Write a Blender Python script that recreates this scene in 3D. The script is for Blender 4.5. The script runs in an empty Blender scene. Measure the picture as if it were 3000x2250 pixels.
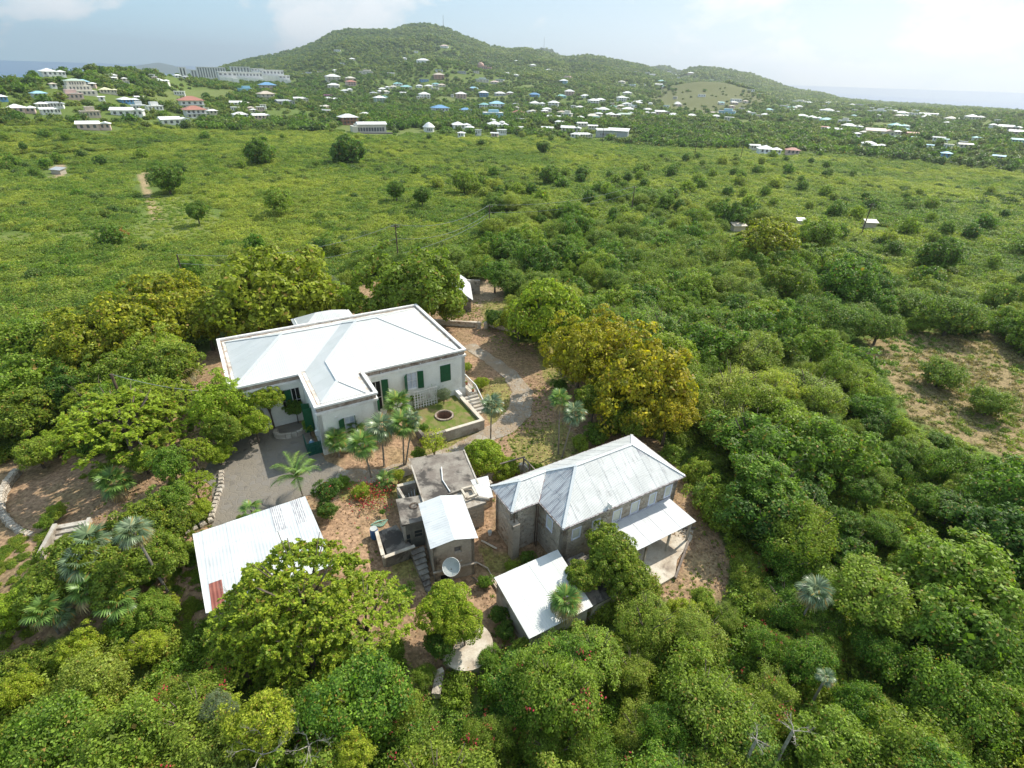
import bpy, math, random
import numpy as np
from mathutils import Vector, Matrix, Euler
from mathutils.geometry import delaunay_2d_cdt

C = bpy.context.scene
COL = C.collection
rnd = random.Random(11)
R = math.radians

# ------------------------------------------------------------------ camera
F_PX, PITCH, ROLL, CZ = 1546.75, R(30.3), R(1.8285), 31.2
_cp, _sp = math.cos(PITCH), math.sin(PITCH)
_f = np.array([0, _cp, -_sp]); _r = np.array([1., 0, 0]); _u = np.cross(_r, _f)
_cr, _sr = math.cos(ROLL), math.sin(ROLL)
CAMM = np.array([_cr*_r+_sr*_u, -_sr*_r+_cr*_u, _f])          # rows: right, up, forward
cam_d = bpy.data.cameras.new('camera'); cam = bpy.data.objects.new('camera', cam_d); COL.objects.link(cam)
cam_d.sensor_width = 36; cam_d.lens = 36*F_PX/3000; cam_d.clip_start = .5; cam_d.clip_end = 200000
m = Matrix.Identity(4)
for i in range(3):
    m[i][0], m[i][1], m[i][2] = CAMM[0][i], CAMM[1][i], -CAMM[2][i]
m[0][3], m[1][3], m[2][3] = 0, 0, CZ
cam.matrix_world = m
C.camera = cam

# ------------------------------------------------------------------ sky, sun, exposure
SUN_AZ, SUN_EL = R(48), R(46.5)                                # azimuth from +Y towards +X
w = bpy.data.worlds.new('World'); C.world = w; w.use_nodes = True
nt = w.node_tree; nt.nodes.clear()
def N(t, typ, **kw):
    n = t.nodes.new(typ)
    for k, v in kw.items(): setattr(n, k, v)
    return n
out = N(nt, 'ShaderNodeOutputWorld'); bg = N(nt, 'ShaderNodeBackground'); bc = N(nt, 'ShaderNodeBackground'); mx = N(nt, 'ShaderNodeMixShader')
sky = N(nt, 'ShaderNodeTexSky', sky_type='NISHITA', sun_disc=False, sun_elevation=SUN_EL, sun_rotation=SUN_AZ, altitude=100, air_density=1.0, dust_density=1.0, ozone_density=2.0)
bg.inputs['Strength'].default_value = 0.15
tc = N(nt, 'ShaderNodeTexCoord'); sep = N(nt, 'ShaderNodeSeparateXYZ'); nt.links.new(tc.outputs['Generated'], sep.inputs[0])
def MA(t, op, a, b=None, clamp=False, c=None):
    n = N(t, 'ShaderNodeMath', operation=op, use_clamp=clamp)
    for i, v in enumerate((a, b, c)):
        if v is None: continue
        if isinstance(v, (int, float)): n.inputs[i].default_value = v
        else: t.links.new(v, n.inputs[i])
    return n.outputs[0]
def MR(t, v, a, b, c=0, d=1, smooth=True):
    n = N(t, 'ShaderNodeMapRange', interpolation_type='SMOOTHSTEP' if smooth else 'LINEAR')
    t.links.new(v, n.inputs[0])
    for i, q in enumerate((a, b, c, d)): n.inputs[i+1].default_value = q
    return n.outputs[0]
mp = N(nt, 'ShaderNodeMapping'); nt.links.new(tc.outputs['Generated'], mp.inputs[0]); mp.inputs['Scale'].default_value = (1.0, 1.0, 1.9)
mp.inputs['Location'].default_value = (0.9, 0.3, 0.45)
n1 = N(nt, 'ShaderNodeTexNoise'); n1.inputs['Scale'].default_value = 5.2; n1.inputs['Detail'].default_value = 9; n1.inputs['Roughness'].default_value = .56; n1.inputs['Distortion'].default_value = .25
n2 = N(nt, 'ShaderNodeTexNoise'); n2.inputs['Scale'].default_value = 1.7; n2.inputs['Detail'].default_value = 3
nt.links.new(mp.outputs[0], n1.inputs['Vector']); nt.links.new(mp.outputs[0], n2.inputs['Vector'])
cl = MA(nt, 'ADD', MA(nt, 'MULTIPLY', n1.outputs[0], .62), MA(nt, 'MULTIPLY', n2.outputs[0], .38))
side = MR(nt, sep.outputs[0], -.75, .55, -.035, .02, False)   # cloudier towards the sun side (+X)
cl = MA(nt, 'ADD', cl, side)
elev = sep.outputs[2]
dens = MR(nt, cl, .485, .525, 0, .95)
veil = MR(nt, elev, -.05, .75, .98, .60)
sideveil = MR(nt, sep.outputs[0], -.7, .5, .96, 1.0, False)
fac = MA(nt, 'MAXIMUM', MA(nt, 'MULTIPLY', veil, sideveil), dens, True)
ramp = N(nt, 'ShaderNodeValToRGB'); nt.links.new(cl, ramp.inputs[0])
ramp.color_ramp.elements[0].position = .51; ramp.color_ramp.elements[0].color = (.60, .69, .74, 1)
ramp.color_ramp.elements[1].position = .565; ramp.color_ramp.elements[1].color = (.76, .79, .81, 1)
hz_ = N(nt, 'ShaderNodeMix', data_type='RGBA'); 
lo_ = N(nt, 'ShaderNodeMix', data_type='RGBA'); lo_.inputs[6].default_value = (.37, .58, .69, 1); lo_.inputs[7].default_value = (.68, .745, .77, 1)
hi_ = N(nt, 'ShaderNodeMix', data_type='RGBA'); hi_.inputs[6].default_value = (.30, .53, .68, 1); hi_.inputs[7].default_value = (.46, .60, .72, 1)
for q_ in (lo_, hi_): nt.links.new(MR(nt, sep.outputs[0], -.65, .45, 0, 1, False), q_.inputs[0])
nt.links.new(MR(nt, elev, .0, .17, 0, 1), hz_.inputs[0]); nt.links.new(lo_.outputs[2], hz_.inputs[6]); nt.links.new(hi_.outputs[2], hz_.inputs[7])
cm_ = N(nt, 'ShaderNodeMix', data_type='RGBA'); nt.links.new(MR(nt, cl, .485, .52), cm_.inputs[0]); nt.links.new(hz_.outputs[2], cm_.inputs[6]); nt.links.new(ramp.outputs[0], cm_.inputs[7])
nt.links.new(cm_.outputs[2], bc.inputs[0]); bc.inputs['Strength'].default_value = .88
nt.links.new(sky.outputs[0], bg.inputs[0]); nt.links.new(fac, mx.inputs[0]); nt.links.new(bg.outputs[0], mx.inputs[1]); nt.links.new(bc.outputs[0], mx.inputs[2])
nt.links.new(mx.outputs[0], out.inputs[0])
w.cycles.sampling_method = 'MANUAL'; w.cycles.sample_map_resolution = 512
sd = bpy.data.lights.new('sun', 'SUN'); sd.energy = 3.9; sd.angle = R(.5); sd.color = (1, .94, .82)
so = bpy.data.objects.new('sun', sd); COL.objects.link(so)
sv = Vector((math.sin(SUN_AZ)*math.cos(SUN_EL), math.cos(SUN_AZ)*math.cos(SUN_EL), math.sin(SUN_EL)))
so.rotation_euler = sv.to_track_quat('Z', 'Y').to_euler(); so.location = (60, 60, 90)
C.view_settings.view_transform = 'Standard'; C.view_settings.look = 'None'; C.view_settings.gamma = 1; C.view_settings.use_curve_mapping = False
C.view_settings.exposure = 0.62
C.cycles.max_bounces = 6; C.cycles.diffuse_bounces = 3; C.cycles.glossy_bounces = 2; C.cycles.transmission_bounces = 3; C.cycles.volume_bounces = 0; C.cycles.transparent_max_bounces = 8

# ------------------------------------------------------------------ geometry helpers
def ray(px, py):
    return CAMM.T @ np.array([(px-1500)/F_PX, (1125-py)/F_PX, 1.])
def at(px, py, z=0.):
    r = ray(px, py); return np.array([0, 0, CZ]) + r*(z-CZ)/r[2]
def depth(p):
    return float(CAMM[2] @ (np.array(p)-[0, 0, CZ]))
TH = R(31.2276); CT, ST = math.cos(TH), math.sin(TH); X0, Y0 = -24.1575, 38.1105
def E2W(a, b, z=0.):                                           # the estate's own grid -> world
    return np.array([X0+a*CT-b*ST, Y0+a*ST+b*CT, z])

def sstep(t): t = np.clip(t, 0, 1); return t*t*(3-2*t)
def wav(x, y, s, seed=0.):
    a = np.sin(x/s*1.0+seed*1.7+1.3*np.sin(y/s*.7+seed)); b = np.sin(y/s*1.1-seed*2.1+1.1*np.sin(x/s*.8-seed*.6))
    c = np.sin((x*.7+y*.71)/s*1.9+seed); d = np.sin((x*.6-y*.8)/s*2.3-seed*.4)
    return (a+b+.6*c+.5*d)/3.1
def sky_prof(pts):
    az, te = [], []
    for p in pts:
        r = ray(*p); az.append(math.atan2(r[0], r[1])); te.append(r[2]/math.hypot(r[0], r[1]))
    return np.array(az), np.array(te)
LAYERS = []
def layer(pts, rp, foot, tree=4., pw=1.0, back=.3):
    az, te = sky_prof(pts)
    rp = np.full(len(az), float(rp)) if np.isscalar(rp) else np.interp(np.linspace(0, 1, len(az)), np.linspace(0, 1, len(rp)), rp)
    LAYERS.append((az, CZ+te*rp-tree, rp, foot, pw, back))
layer([(470, 225), (560, 200), (640, 184), (720, 169), (800, 157), (880, 138), (930, 117), (970, 92), (1020, 82), (1155, 84), (1180, 72), (1215, 66), (1260, 67), (1310, 79), (1370, 106),
       (1440, 131), (1490, 139), (1540, 138), (1600, 151), (1660, 165), (1720, 157), (1800, 171), (1880, 187), (1960, 212), (2030, 238), (2120, 262)], 1850, 640, 5, 1.25)
layer([(1545, 165), (1570, 146), (1590, 140), (1612, 144), (1650, 168)], 3000, 2400, 4)
layer([(1860, 215), (1900, 196), (1940, 191), (1970, 199), (2020, 220)], 2700, 2100, 4)
layer([(1960, 235), (1990, 212), (2020, 199), (2050, 194), (2100, 197), (2150, 206), (2200, 214), (2250, 233), (2300, 251), (2340, 263), (2400, 269), (2440, 281), (2500, 294), (2560, 305)], 2100, 1250, 4)
layer([(1800, 300), (1900, 272), (1960, 249), (2050, 237), (2130, 241), (2200, 262), (2260, 290), (2300, 305)], 1050, 800, 0)
layer([(-400, 235), (-150, 222), (0, 220), (60, 217), (100, 208), (150, 200), (200, 200), (250, 192), (300, 186), (370, 191), (430, 200), (500, 211), (560, 221), (620, 227), (720, 232), (850, 245), (930, 262)],
      (430, 450, 470, 500, 560, 640, 760, 830, 850), 290, 3.5, 1.1, .12)
layer([(2780, 345), (2850, 330), (2920, 323), (3000, 321), (3150, 322), (3300, 330), (3500, 350)], 900, 560, 4)
SHORE_AZ, _ = sky_prof([(-800, 200), (0, 200), (600, 220), (1500, 240), (2450, 290), (3000, 300), (3900, 300)])
SHORE_R = np.array([700, 800, 1500, 3600, 2700, 2100, 2000.])
def hgt(x, y):
    x = np.asarray(x, float); y = np.asarray(y, float)
    r = np.hypot(x, y)+1e-6; az = np.arctan2(x, y)
    z = np.zeros_like(r)
    # the court beside the house sits a metre up, the ground in front of the stone house a little lower
    up = sstep((-x-8.5)/6)*sstep((x+46)/14)*sstep((y-19)/7)*sstep((62-y)/10)
    z += 1.0*up
    z -= .25*sstep((33-y)/7)*sstep((x+8)/6)
    z -= 1.2*sstep((-x-28)/9)*sstep((y-14)/8)*sstep((48-y)/10)
    z += wav(x, y, 26, 2.)*1.3*sstep((r-85)/120)
    z += wav(x, y, 90, 5.)*2.0*sstep((r-160)/250)
    z -= 18*sstep((r-900)/1500)*sstep((az-.15)/.3)
    for (a, H, rp, foot, pw, back) in LAYERS:
        Hh = np.interp(az, a, H, left=-80, right=-80); rr = np.interp(az, a, rp)
        edge = sstep((az-a[0]+.03)/.03)*sstep((a[-1]+.03-az)/.03)
        t = np.clip((r-foot)/(rr-foot), 0, 1)
        up_ = t**pw*(1-.35*t*(1-t)); up_ = up_*(1.25-.25*up_)
        n = wav(x, y, 75, foot)*.5+wav(x, y, 33, foot+3)*.22
        hz = Hh*up_ + n*np.clip(Hh, 0, 200)*.26*np.sin(np.pi*np.clip(t, 0, 1)) - np.clip(r-rr, 0, None)*back
        hz = np.where((r > foot) & (az >= a[0]) & (az <= a[-1]), hz, -999)
        z = np.maximum(z, np.where(Hh > z, np.minimum(hz, Hh), hz))
    shore = np.interp(az, SHORE_AZ, SHORE_R)
    z = z - sstep((r-shore)/500)*np.maximum(90+z, 0)
    return z
def H(x, y): return float(hgt(x, y))
def ghit(px, py, tmax=6000):
    r = ray(px, py); hx = math.hypot(r[0], r[1]); r = r/hx
    t = np.concatenate([np.arange(8, 400, .5), np.arange(400, tmax, 3.)])
    d = CZ+r[2]*t - hgt(r[0]*t, r[1]*t)
    k = np.argmax(d < 0)
    if d[k] >= 0: k = len(t)-1
    tt = t[k]
    if k > 0 and d[k] < 0:
        a, b = t[k-1], t[k]; tt = a+(b-a)*d[k-1]/(d[k-1]-d[k])
    return np.array([r[0]*tt, r[1]*tt, float(hgt(r[0]*tt, r[1]*tt))])
def inpoly(x, y, poly):
    x = np.asarray(x); y = np.asarray(y); ins = np.zeros(x.shape, bool); n = len(poly); j = n-1
    for i in range(n):
        xi, yi = poly[i][0], poly[i][1]; xj, yj = poly[j][0], poly[j][1]
        c = ((yi > y) != (yj > y)) & (x < (xj-xi)*(y-yi)/((yj-yi) or 1e-9)+xi)
        ins ^= c; j = i
    return ins
def pxpoly(pts): return [tuple(ghit(*p)[:2]) for p in pts]

class MB:
    def __init__(s): s.v = []; s.f = []
    def add(s, v, f):
        o = len(s.v); s.v += [tuple(map(float, q)) for q in v]; s.f += [tuple(o+i for i in g) for g in f]; return s
    def box(s, x0, x1, y0, y1, z0, z1):
        v = [(x0, y0, z0), (x1, y0, z0), (x1, y1, z0), (x0, y1, z0), (x0, y0, z1), (x1, y0, z1), (x1, y1, z1), (x0, y1, z1)]
        return s.add(v, [(0, 3, 2, 1), (4, 5, 6, 7), (0, 1, 5, 4), (1, 2, 6, 5), (2, 3, 7, 6), (3, 0, 4, 7)])
    def beam(s, p, q, w_, h_, up=(0, 0, 1)):
        p = Vector(p); q = Vector(q); d = (q-p).normalized(); u = Vector(up); sd_ = d.cross(u)
        if sd_.length < 1e-4: sd_ = Vector((1, 0, 0))
        sd_.normalize(); u = sd_.cross(d).normalized(); v = []
        for e in (p, q):
            for a, b in ((-1, -1), (1, -1), (1, 1), (-1, 1)): v.append(e+sd_*a*w_/2+u*b*h_/2)
        return s.add(v, [(0, 3, 2, 1), (4, 5, 6, 7), (0, 1, 5, 4), (1, 2, 6, 5), (2, 3, 7, 6), (3, 0, 4, 7)])
    def tube(s, pts, rad, n=6):
        pts = [Vector(p) for p in pts]; rings = []
        for i, p in enumerate(pts):
            d = (pts[min(i+1, len(pts)-1)]-pts[max(i-1, 0)]).normalized()
            a = d.orthogonal().normalized(); b = d.cross(a)
            if abs(d.z) > .3: a = Vector((1, 0, 0)); a = (a-d*a.dot(d)).normalized(); b = d.cross(a)
            rr = rad[i] if hasattr(rad, '__len__') else rad
            rings.append([p+(a*math.cos(t)+b*math.sin(t))*rr for t in [2*math.pi*k/n for k in range(n)]])
        v = [q for r_ in rings for q in r_]; f = []
        for i in range(len(pts)-1):
            for k in range(n): f.append((i*n+k, i*n+(k+1) % n, (i+1)*n+(k+1) % n, (i+1)*n+k))
        f.append(tuple(reversed(range(n)))); f.append(tuple((len(pts)-1)*n+k for k in range(n)))
        return s.add(v, f)
    def cyl(s, x, y, z0, z1, r, n=16, r2=None):
        return s.tube([(x, y, z0), (x, y, z1)], [r, r if r2 is None else r2], n)
    def slab(s, poly, t):                                       # a 3-D polygon thickened downward by t
        n = len(poly); v = [Vector(p) for p in poly]; nn = Vector((0, 0, 0))
        for i in range(n): nn += v[i].cross(v[(i+1) % n])
        if nn.z < 0: v.reverse()
        w_ = [q-Vector((0, 0, t)) for q in v]
        f = [tuple(range(n)), tuple(reversed(range(n, 2*n)))]+[(i, n+i, n+(i+1) % n, (i+1) % n) for i in range(n)]
        return s.add(v+w_, f)
    def mesh(s, name, m_=None, smooth=False):
        me = bpy.data.meshes.new(name); me.from_pydata(s.v, [], s.f)
        if m_: me.materials.append(m_)
        if smooth: me.polygons.foreach_set('use_smooth', [True]*len(me.polygons))
        me.update(); return me
    def build(s, name, m_, parent=None, smooth=False, loc=None, label=None, kind=None):
        return link(name, s.mesh(name, m_, smooth), parent, loc, label, kind)
def link(name, me, parent=None, loc=None, label=None, kind=None):
    o = bpy.data.objects.new(name, me); COL.objects.link(o)
    if parent: o.parent = parent
    if loc is not None: o.location = loc
    if label: o['label'] = label
    if kind: o['kind'] = kind
    return o
def thing(name, label, cat, loc=(0, 0, 0), rz=0., group=None):
    o = bpy.data.objects.new(name, None); COL.objects.link(o); o.location = loc; o.rotation_euler = (0, 0, rz)
    o.empty_display_size = .3; o['label'] = label; o['category'] = cat
    if group: o['group'] = group
    return o
def tag(o, label, cat, group=None):
    o['label'] = label; o['category'] = cat
    if group: o['group'] = group
    return o
def struct(o): o['kind'] = 'structure'; return o
def fastmesh(name, V, Fq, mats):
    """V (n,3) array, Fq (m,4) quads"""
    me = bpy.data.meshes.new(name); V = np.asarray(V, np.float32); Fq = np.asarray(Fq, np.int32); k = Fq.shape[1]
    me.vertices.add(len(V)); me.vertices.foreach_set('co', V.ravel())
    me.loops.add(Fq.size); me.loops.foreach_set('vertex_index', Fq.ravel())
    me.polygons.add(len(Fq)); me.polygons.foreach_set('loop_start', np.arange(0, Fq.size, k, dtype=np.int32)); me.polygons.foreach_set('loop_total', np.full(len(Fq), k, np.int32))
    for q in mats: me.materials.append(q)
    me.update(calc_edges=True); me.validate(); return me

# ------------------------------------------------------------------ materials
def newmat(name):
    m_ = bpy.data.materials.new(name); m_.use_nodes = True; t = m_.node_tree; t.nodes.clear()
    o = N(t, 'ShaderNodeOutputMaterial'); p = N(t, 'ShaderNodeBsdfPrincipled'); t.links.new(p.outputs[0], o.inputs[0]); return m_, t, p, o
def rgb(h):
    h = h.lstrip('#'); c = [int(h[i:i+2], 16)/255 for i in (0, 2, 4)]
    return tuple(((q+.055)/1.055)**2.4 if q > .04045 else q/12.92 for q in c)
def vec(t, kind='Object'):
    if kind == 'World': return N(t, 'ShaderNodeNewGeometry').outputs['Position']
    return N(t, 'ShaderNodeTexCoord').outputs[kind]
def noise(t, v, sc, det=4, ro=.55, dist=0):
    n = N(t, 'ShaderNodeTexNoise'); n.inputs['Scale'].default_value = sc; n.inputs['Detail'].default_value = det; n.inputs['Roughness'].default_value = ro; n.inputs['Distortion'].default_value = dist
    t.links.new(v, n.inputs['Vector']); return n.outputs[0]
def mix(t, f, a, b, typ='MIX'):
    n = N(t, 'ShaderNodeMix', data_type='RGBA', blend_type=typ)
    for i, q in ((0, f), (6, a), (7, b)):
        if isinstance(q, (int, float)): n.inputs[i].default_value = q
        elif isinstance(q, tuple): n.inputs[i].default_value = (*q[:3], 1)
        else: t.links.new(q, n.inputs[i])
    return n.outputs[2]
def bump(t, p, h, st=.4, dist=.02):
    b = N(t, 'ShaderNodeBump'); b.inputs['Strength'].default_value = st; b.inputs['Distance'].default_value = dist
    t.links.new(h, b.inputs['Height']); t.links.new(b.outputs[0], p.inputs['Normal'])
MATS = {}
def plain(name, c, c2=None, sc=1.5, rough=.7, amt=(.40, .62), bst=.25, stain=None, ssc=.35, samt=(.52, .68), fine=18, metal=0, spec=.3, space='World'):
    if name in MATS: return MATS[name]
    m_, t, p, o = newmat(name); v = vec(t, space); c2 = c2 or tuple(q*.8 for q in c)
    a = MR(t, noise(t, v, sc, 5, .6), amt[0], amt[1]); col = mix(t, a, c, c2)
    b = MR(t, noise(t, v, fine, 3, .6), .3, .7, .86, 1.08, False); col = mix(t, 1., col, b, 'MULTIPLY')
    if stain: col = mix(t, MR(t, noise(t, v, ssc, 6, .65, .4), samt[0], samt[1]), col, stain)
    t.links.new(col, p.inputs['Base Color']); p.inputs['Roughness'].default_value = rough; p.inputs['Metallic'].default_value = metal; p.inputs['Specular IOR Level'].default_value = spec
    bump(t, p, noise(t, v, fine*1.3, 4), bst, .03); MATS[name] = m_; return m_
def foliage(name, ca, cb, cc, hue=.35, trans=.40, rough=.5, patch=.02):
    if name in MATS: return MATS[name]
    m_, t, p, o = newmat(name)
    g = N(t, 'ShaderNodeNewGeometry'); oi = N(t, 'ShaderNodeObjectInfo')
    isl = g.outputs['Random Per Island']
    n = noise(t, g.outputs['Position'], .9, 4); pn = noise(t, oi.outputs['Location'], patch, 4, .6)
    f1 = MR(t, MA(t, 'ADD', MA(t, 'MULTIPLY', n, .9), MA(t, 'MULTIPLY', isl, .45)), .45, .95)
    col = mix(t, f1, ca, cb)
    f2 = MR(t, MA(t, 'ADD', MA(t, 'MULTIPLY', pn, 1.0), MA(t, 'MULTIPLY', oi.outputs['Random'], hue)), .45, .5+hue+.12)
    col = mix(t, f2, col, cc)
    br = MR(t, MA(t, 'FRACT', MA(t, 'MULTIPLY', isl, 7.31)), 0, 1, .55, 1.5, False); col = mix(t, 1., col, br, 'MULTIPLY')
    col = mix(t, MR(t, isl, .955, .975), col, (.36, .24, .06))
    t.links.new(col, p.inputs['Base Color']); p.inputs['Roughness'].default_value = rough; p.inputs['Specular IOR Level'].default_value = .25
    tr = N(t, 'ShaderNodeBsdfTranslucent'); t.links.new(mix(t, 1., col, (1.35, 1.5, .7), 'MULTIPLY'), tr.inputs[0])
    ms = N(t, 'ShaderNodeMixShader'); ms.inputs[0].default_value = trans; t.links.new(p.outputs[0], ms.inputs[1]); t.links.new(tr.outputs[0], ms.inputs[2]); t.links.new(ms.outputs[0], o.inputs[0])
    MATS[name] = m_; return m_
M_OLIVE = foliage('olive_yellow_leaves', (0.15, 0.195, 0.015), (0.42, 0.4, 0.03), (0.26, 0.31, 0.03))
M_DARKOL = foliage('dark_olive_leaves', (0.1, 0.16, 0.018), (0.27, 0.32, 0.03), (0.19, 0.26, 0.03))
M_GOLD = foliage('golden_leaves', (0.16, 0.19, 0.012), (0.54, 0.41, 0.025), (0.36, 0.34, 0.025))
M_LIME = foliage('lime_leaves', (0.17, 0.25, 0.018), (0.38, 0.43, 0.035), (0.26, 0.36, 0.03))
M_POIN = foliage('feathery_leaves', (0.15, 0.225, 0.018), (0.38, 0.43, 0.035), (0.28, 0.36, 0.03))
M_GREEN = foliage('green_leaves', (0.068, 0.15, 0.018), (0.195, 0.325, 0.036), (0.29, 0.36, 0.045), hue=.5)
M_DEEP = foliage('deep_green_leaves', (0.045, 0.105, 0.018), (0.125, 0.22, 0.03), (0.16, 0.25, 0.032), hue=.4)
M_MIX = foliage('vine_tangle_leaves', (0.062, 0.145, 0.018), (0.215, 0.34, 0.038), (0.27, 0.32, 0.042), hue=.5)
M_SCRUB = foliage('thorn_scrub_leaves', (0.085, 0.165, 0.028), (0.225, 0.315, 0.048), (0.37, 0.4, 0.07), hue=.22, patch=.022)
M_FAR = foliage('distant_leaves', (0.06, 0.115, 0.028), (0.125, 0.19, 0.042), (0.21, 0.25, 0.055), hue=.5, patch=.006)
M_PALM = foliage('palm_leaves', (0.0900, 0.1800, 0.0375), (0.2400, 0.3150, 0.0750), (0.1500, 0.2550, 0.0600), trans=.2, rough=.35)
M_PALMS = foliage('silver_palm_leaves', (0.1100, 0.1650, 0.0880), (0.3300, 0.3740, 0.2420), (0.1320, 0.1980, 0.0880), trans=.15, rough=.3)
M_PALMD = foliage('dry_palm_leaves', (0.3000, 0.2200, 0.1000), (0.4500, 0.3600, 0.2000), (0.2000, 0.1800, 0.0700), trans=.2)
M_GREY = foliage('grey_green_leaves', (0.1400, 0.1900, 0.1000), (0.2200, 0.2600, 0.1500), (0.1600, 0.2000, 0.1200))
M_YEL = foliage('yellow_green_leaves', (0.22, 0.28, 0.02), (0.45, 0.47, 0.05), (0.32, 0.38, 0.035))
M_RED = foliage('pink_flowers', (0.4500, 0.0400, 0.0600), (0.5000, 0.0800, 0.1200), (0.4000, 0.0300, 0.0500))
M_ORANGE = foliage('rusty_leaves', (0.3000, 0.1000, 0.0300), (0.3600, 0.1600, 0.0600), (0.3000, 0.1200, 0.0400))
M_BARK = plain('bark', (.16, .13, .10), (.10, .08, .06), 3, .9)
M_PBARK = plain('palm_bark', (.30, .27, .23), (.2, .17, .14), 4, .9)
M_DEAD = plain('bleached_wood', (.38, .35, .30), (.26, .24, .20), 4, .8)
M_WHITE = plain('white_roof_paint', (.66, .67, .66), (.61, .63, .63), .5, .35, bst=.05, stain=(.66, .66, .63), samt=(.62, .80), spec=.4)
M_WWALL = plain('white_wall_paint', (.80, .80, .75), (.75, .75, .70), .8, .75, bst=.15, stain=(.50, .485, .43), samt=(.54, .76))
M_TRIM = plain('white_trim_paint', (.80, .79, .77), (.70, .68, .65), 1.2, .6, bst=.1, stain=(.5, .44, .38), ssc=.8, samt=(.60, .74))
M_BRICKS = plain('old_brick_band', (.30, .23, .18), (.42, .36, .30), 2.2, .9, bst=.8, stain=(.18, .13, .10), ssc=1.2, samt=(.5, .62), fine=9)
M_GREENP = plain('green_shutter_paint', (.012, .085, .035), (.015, .10, .045), 3, .45, bst=.05)
M_TEALP = plain('teal_fence_paint', (.012, .085, .060), (.02, .11, .08), 3, .5, bst=.05)
M_DARK = plain('dark_interior', (.015, .015, .014), None, 2, .9)
M_CURT = plain('white_curtain', (.60, .63, .70), (.48, .52, .60), 3.5, .8, bst=.1)
M_GLASS = plain('window_glass', (.05, .06, .07), (.09, .10, .11), 1, .12, bst=0, spec=.7)
M_CONC = plain('weathered_concrete', (.30, .27, .23), (.20, .17, .145), .9, .9, bst=.4, stain=(.07, .062, .055), ssc=.55, samt=(.47, .60), fine=8)
M_CONCL = plain('pale_concrete', (.50, .46, .40), (.36, .32, .27), .8, .85, bst=.3, stain=(.22, .18, .14), ssc=.7, samt=(.52, .66), fine=10)
M_CONCW = plain('bleached_concrete', (.62, .56, .47), (.46, .38, .29), .6, .85, bst=.3, stain=(.25, .2, .16), ssc=.6, samt=(.55, .68), fine=10)
M_WOOD = plain('grey_timber', (.24, .20, .17), (.15, .12, .10), 3, .85)
M_POLE = plain('pole_timber', (.13, .09, .065), (.08, .055, .04), 3, .9)
M_BLUE = plain('blue_plastic', (.05, .16, .40), None, 3, .4)
M_TERRA = plain('terracotta', (.40, .14, .07), (.30, .12, .07), 4, .7)
M_DISH = plain('dish_grey', (.48, .50, .48), (.42, .44, .42), 1, .5, bst=.05)
M_RUST = plain('rust', (.22, .065, .045), (.30, .10, .07), 3, .7, bst=.2)
M_WIRE = plain('wire', (.30, .33, .32), None, 3, .5)

def m_sheet(name, c, c2, stain, samt=(.52, .7), rough=.4, corr=.075, bst=.9, sc=.7):
    """painted corrugated sheet, corrugations run along the piece's own Y"""
    m_, t, p, o = newmat(name); tcv = N(t, 'ShaderNodeTexCoord').outputs['UV']; wv = vec(t, 'World')
    s_ = N(t, 'ShaderNodeSeparateXYZ'); t.links.new(tcv, s_.inputs[0])
    oi = N(t, 'ShaderNodeObjectInfo')
    col = mix(t, MR(t, noise(t, wv, sc, 5), .4, .62), c, c2)
    mpp = N(t, 'ShaderNodeMapping'); mpp.inputs['Scale'].default_value = (3.0, .5, 1); t.links.new(tcv, mpp.inputs[0])
    col = mix(t, MR(t, noise(t, mpp.outputs[0], 1.4, 5, .62), samt[0], samt[1], 0, .85), col, stain)
    col = mix(t, 1., col, MR(t, oi.outputs['Random'], 0, 1, .955, 1.02, False), 'MULTIPLY')
    t.links.new(col, p.inputs['Base Color']); p.inputs['Roughness'].default_value = rough
    sn = MA(t, 'SINE', MA(t, 'MULTIPLY', s_.outputs[0], 2*math.pi/corr)); bump(t, p, sn, bst, .012)
    return m_
M_SHEETW = m_sheet('white_roof_sheet', (.60, .605, .59), (.57, .58, .56), (.50, .505, .49), (.6, .9), .38, .19, .25)
M_SHEETO = m_sheet('old_painted_sheet', (.64, .645, .63), (.56, .565, .55), (.30, .29, .29), (.52, .76), .5, .11, .6)
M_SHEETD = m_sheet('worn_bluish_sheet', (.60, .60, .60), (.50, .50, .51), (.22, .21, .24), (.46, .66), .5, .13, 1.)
M_SHEETC = m_sheet('corrugated_sheet', (.60, .62, .62), (.52, .54, .55), (.36, .36, .36), (.58, .8), .4, .22, .42)
M_SHEETR = m_sheet('rusty_sheet', (.24, .07, .05), (.30, .10, .07), (.12, .04, .04), (.5, .7), .7, .22, 1.)
M_SHEETP = m_sheet('porch_sheet', (.60, .61, .62), (.52, .53, .55), (.36, .35, .35), (.55, .78), .5, .11, .5)

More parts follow.
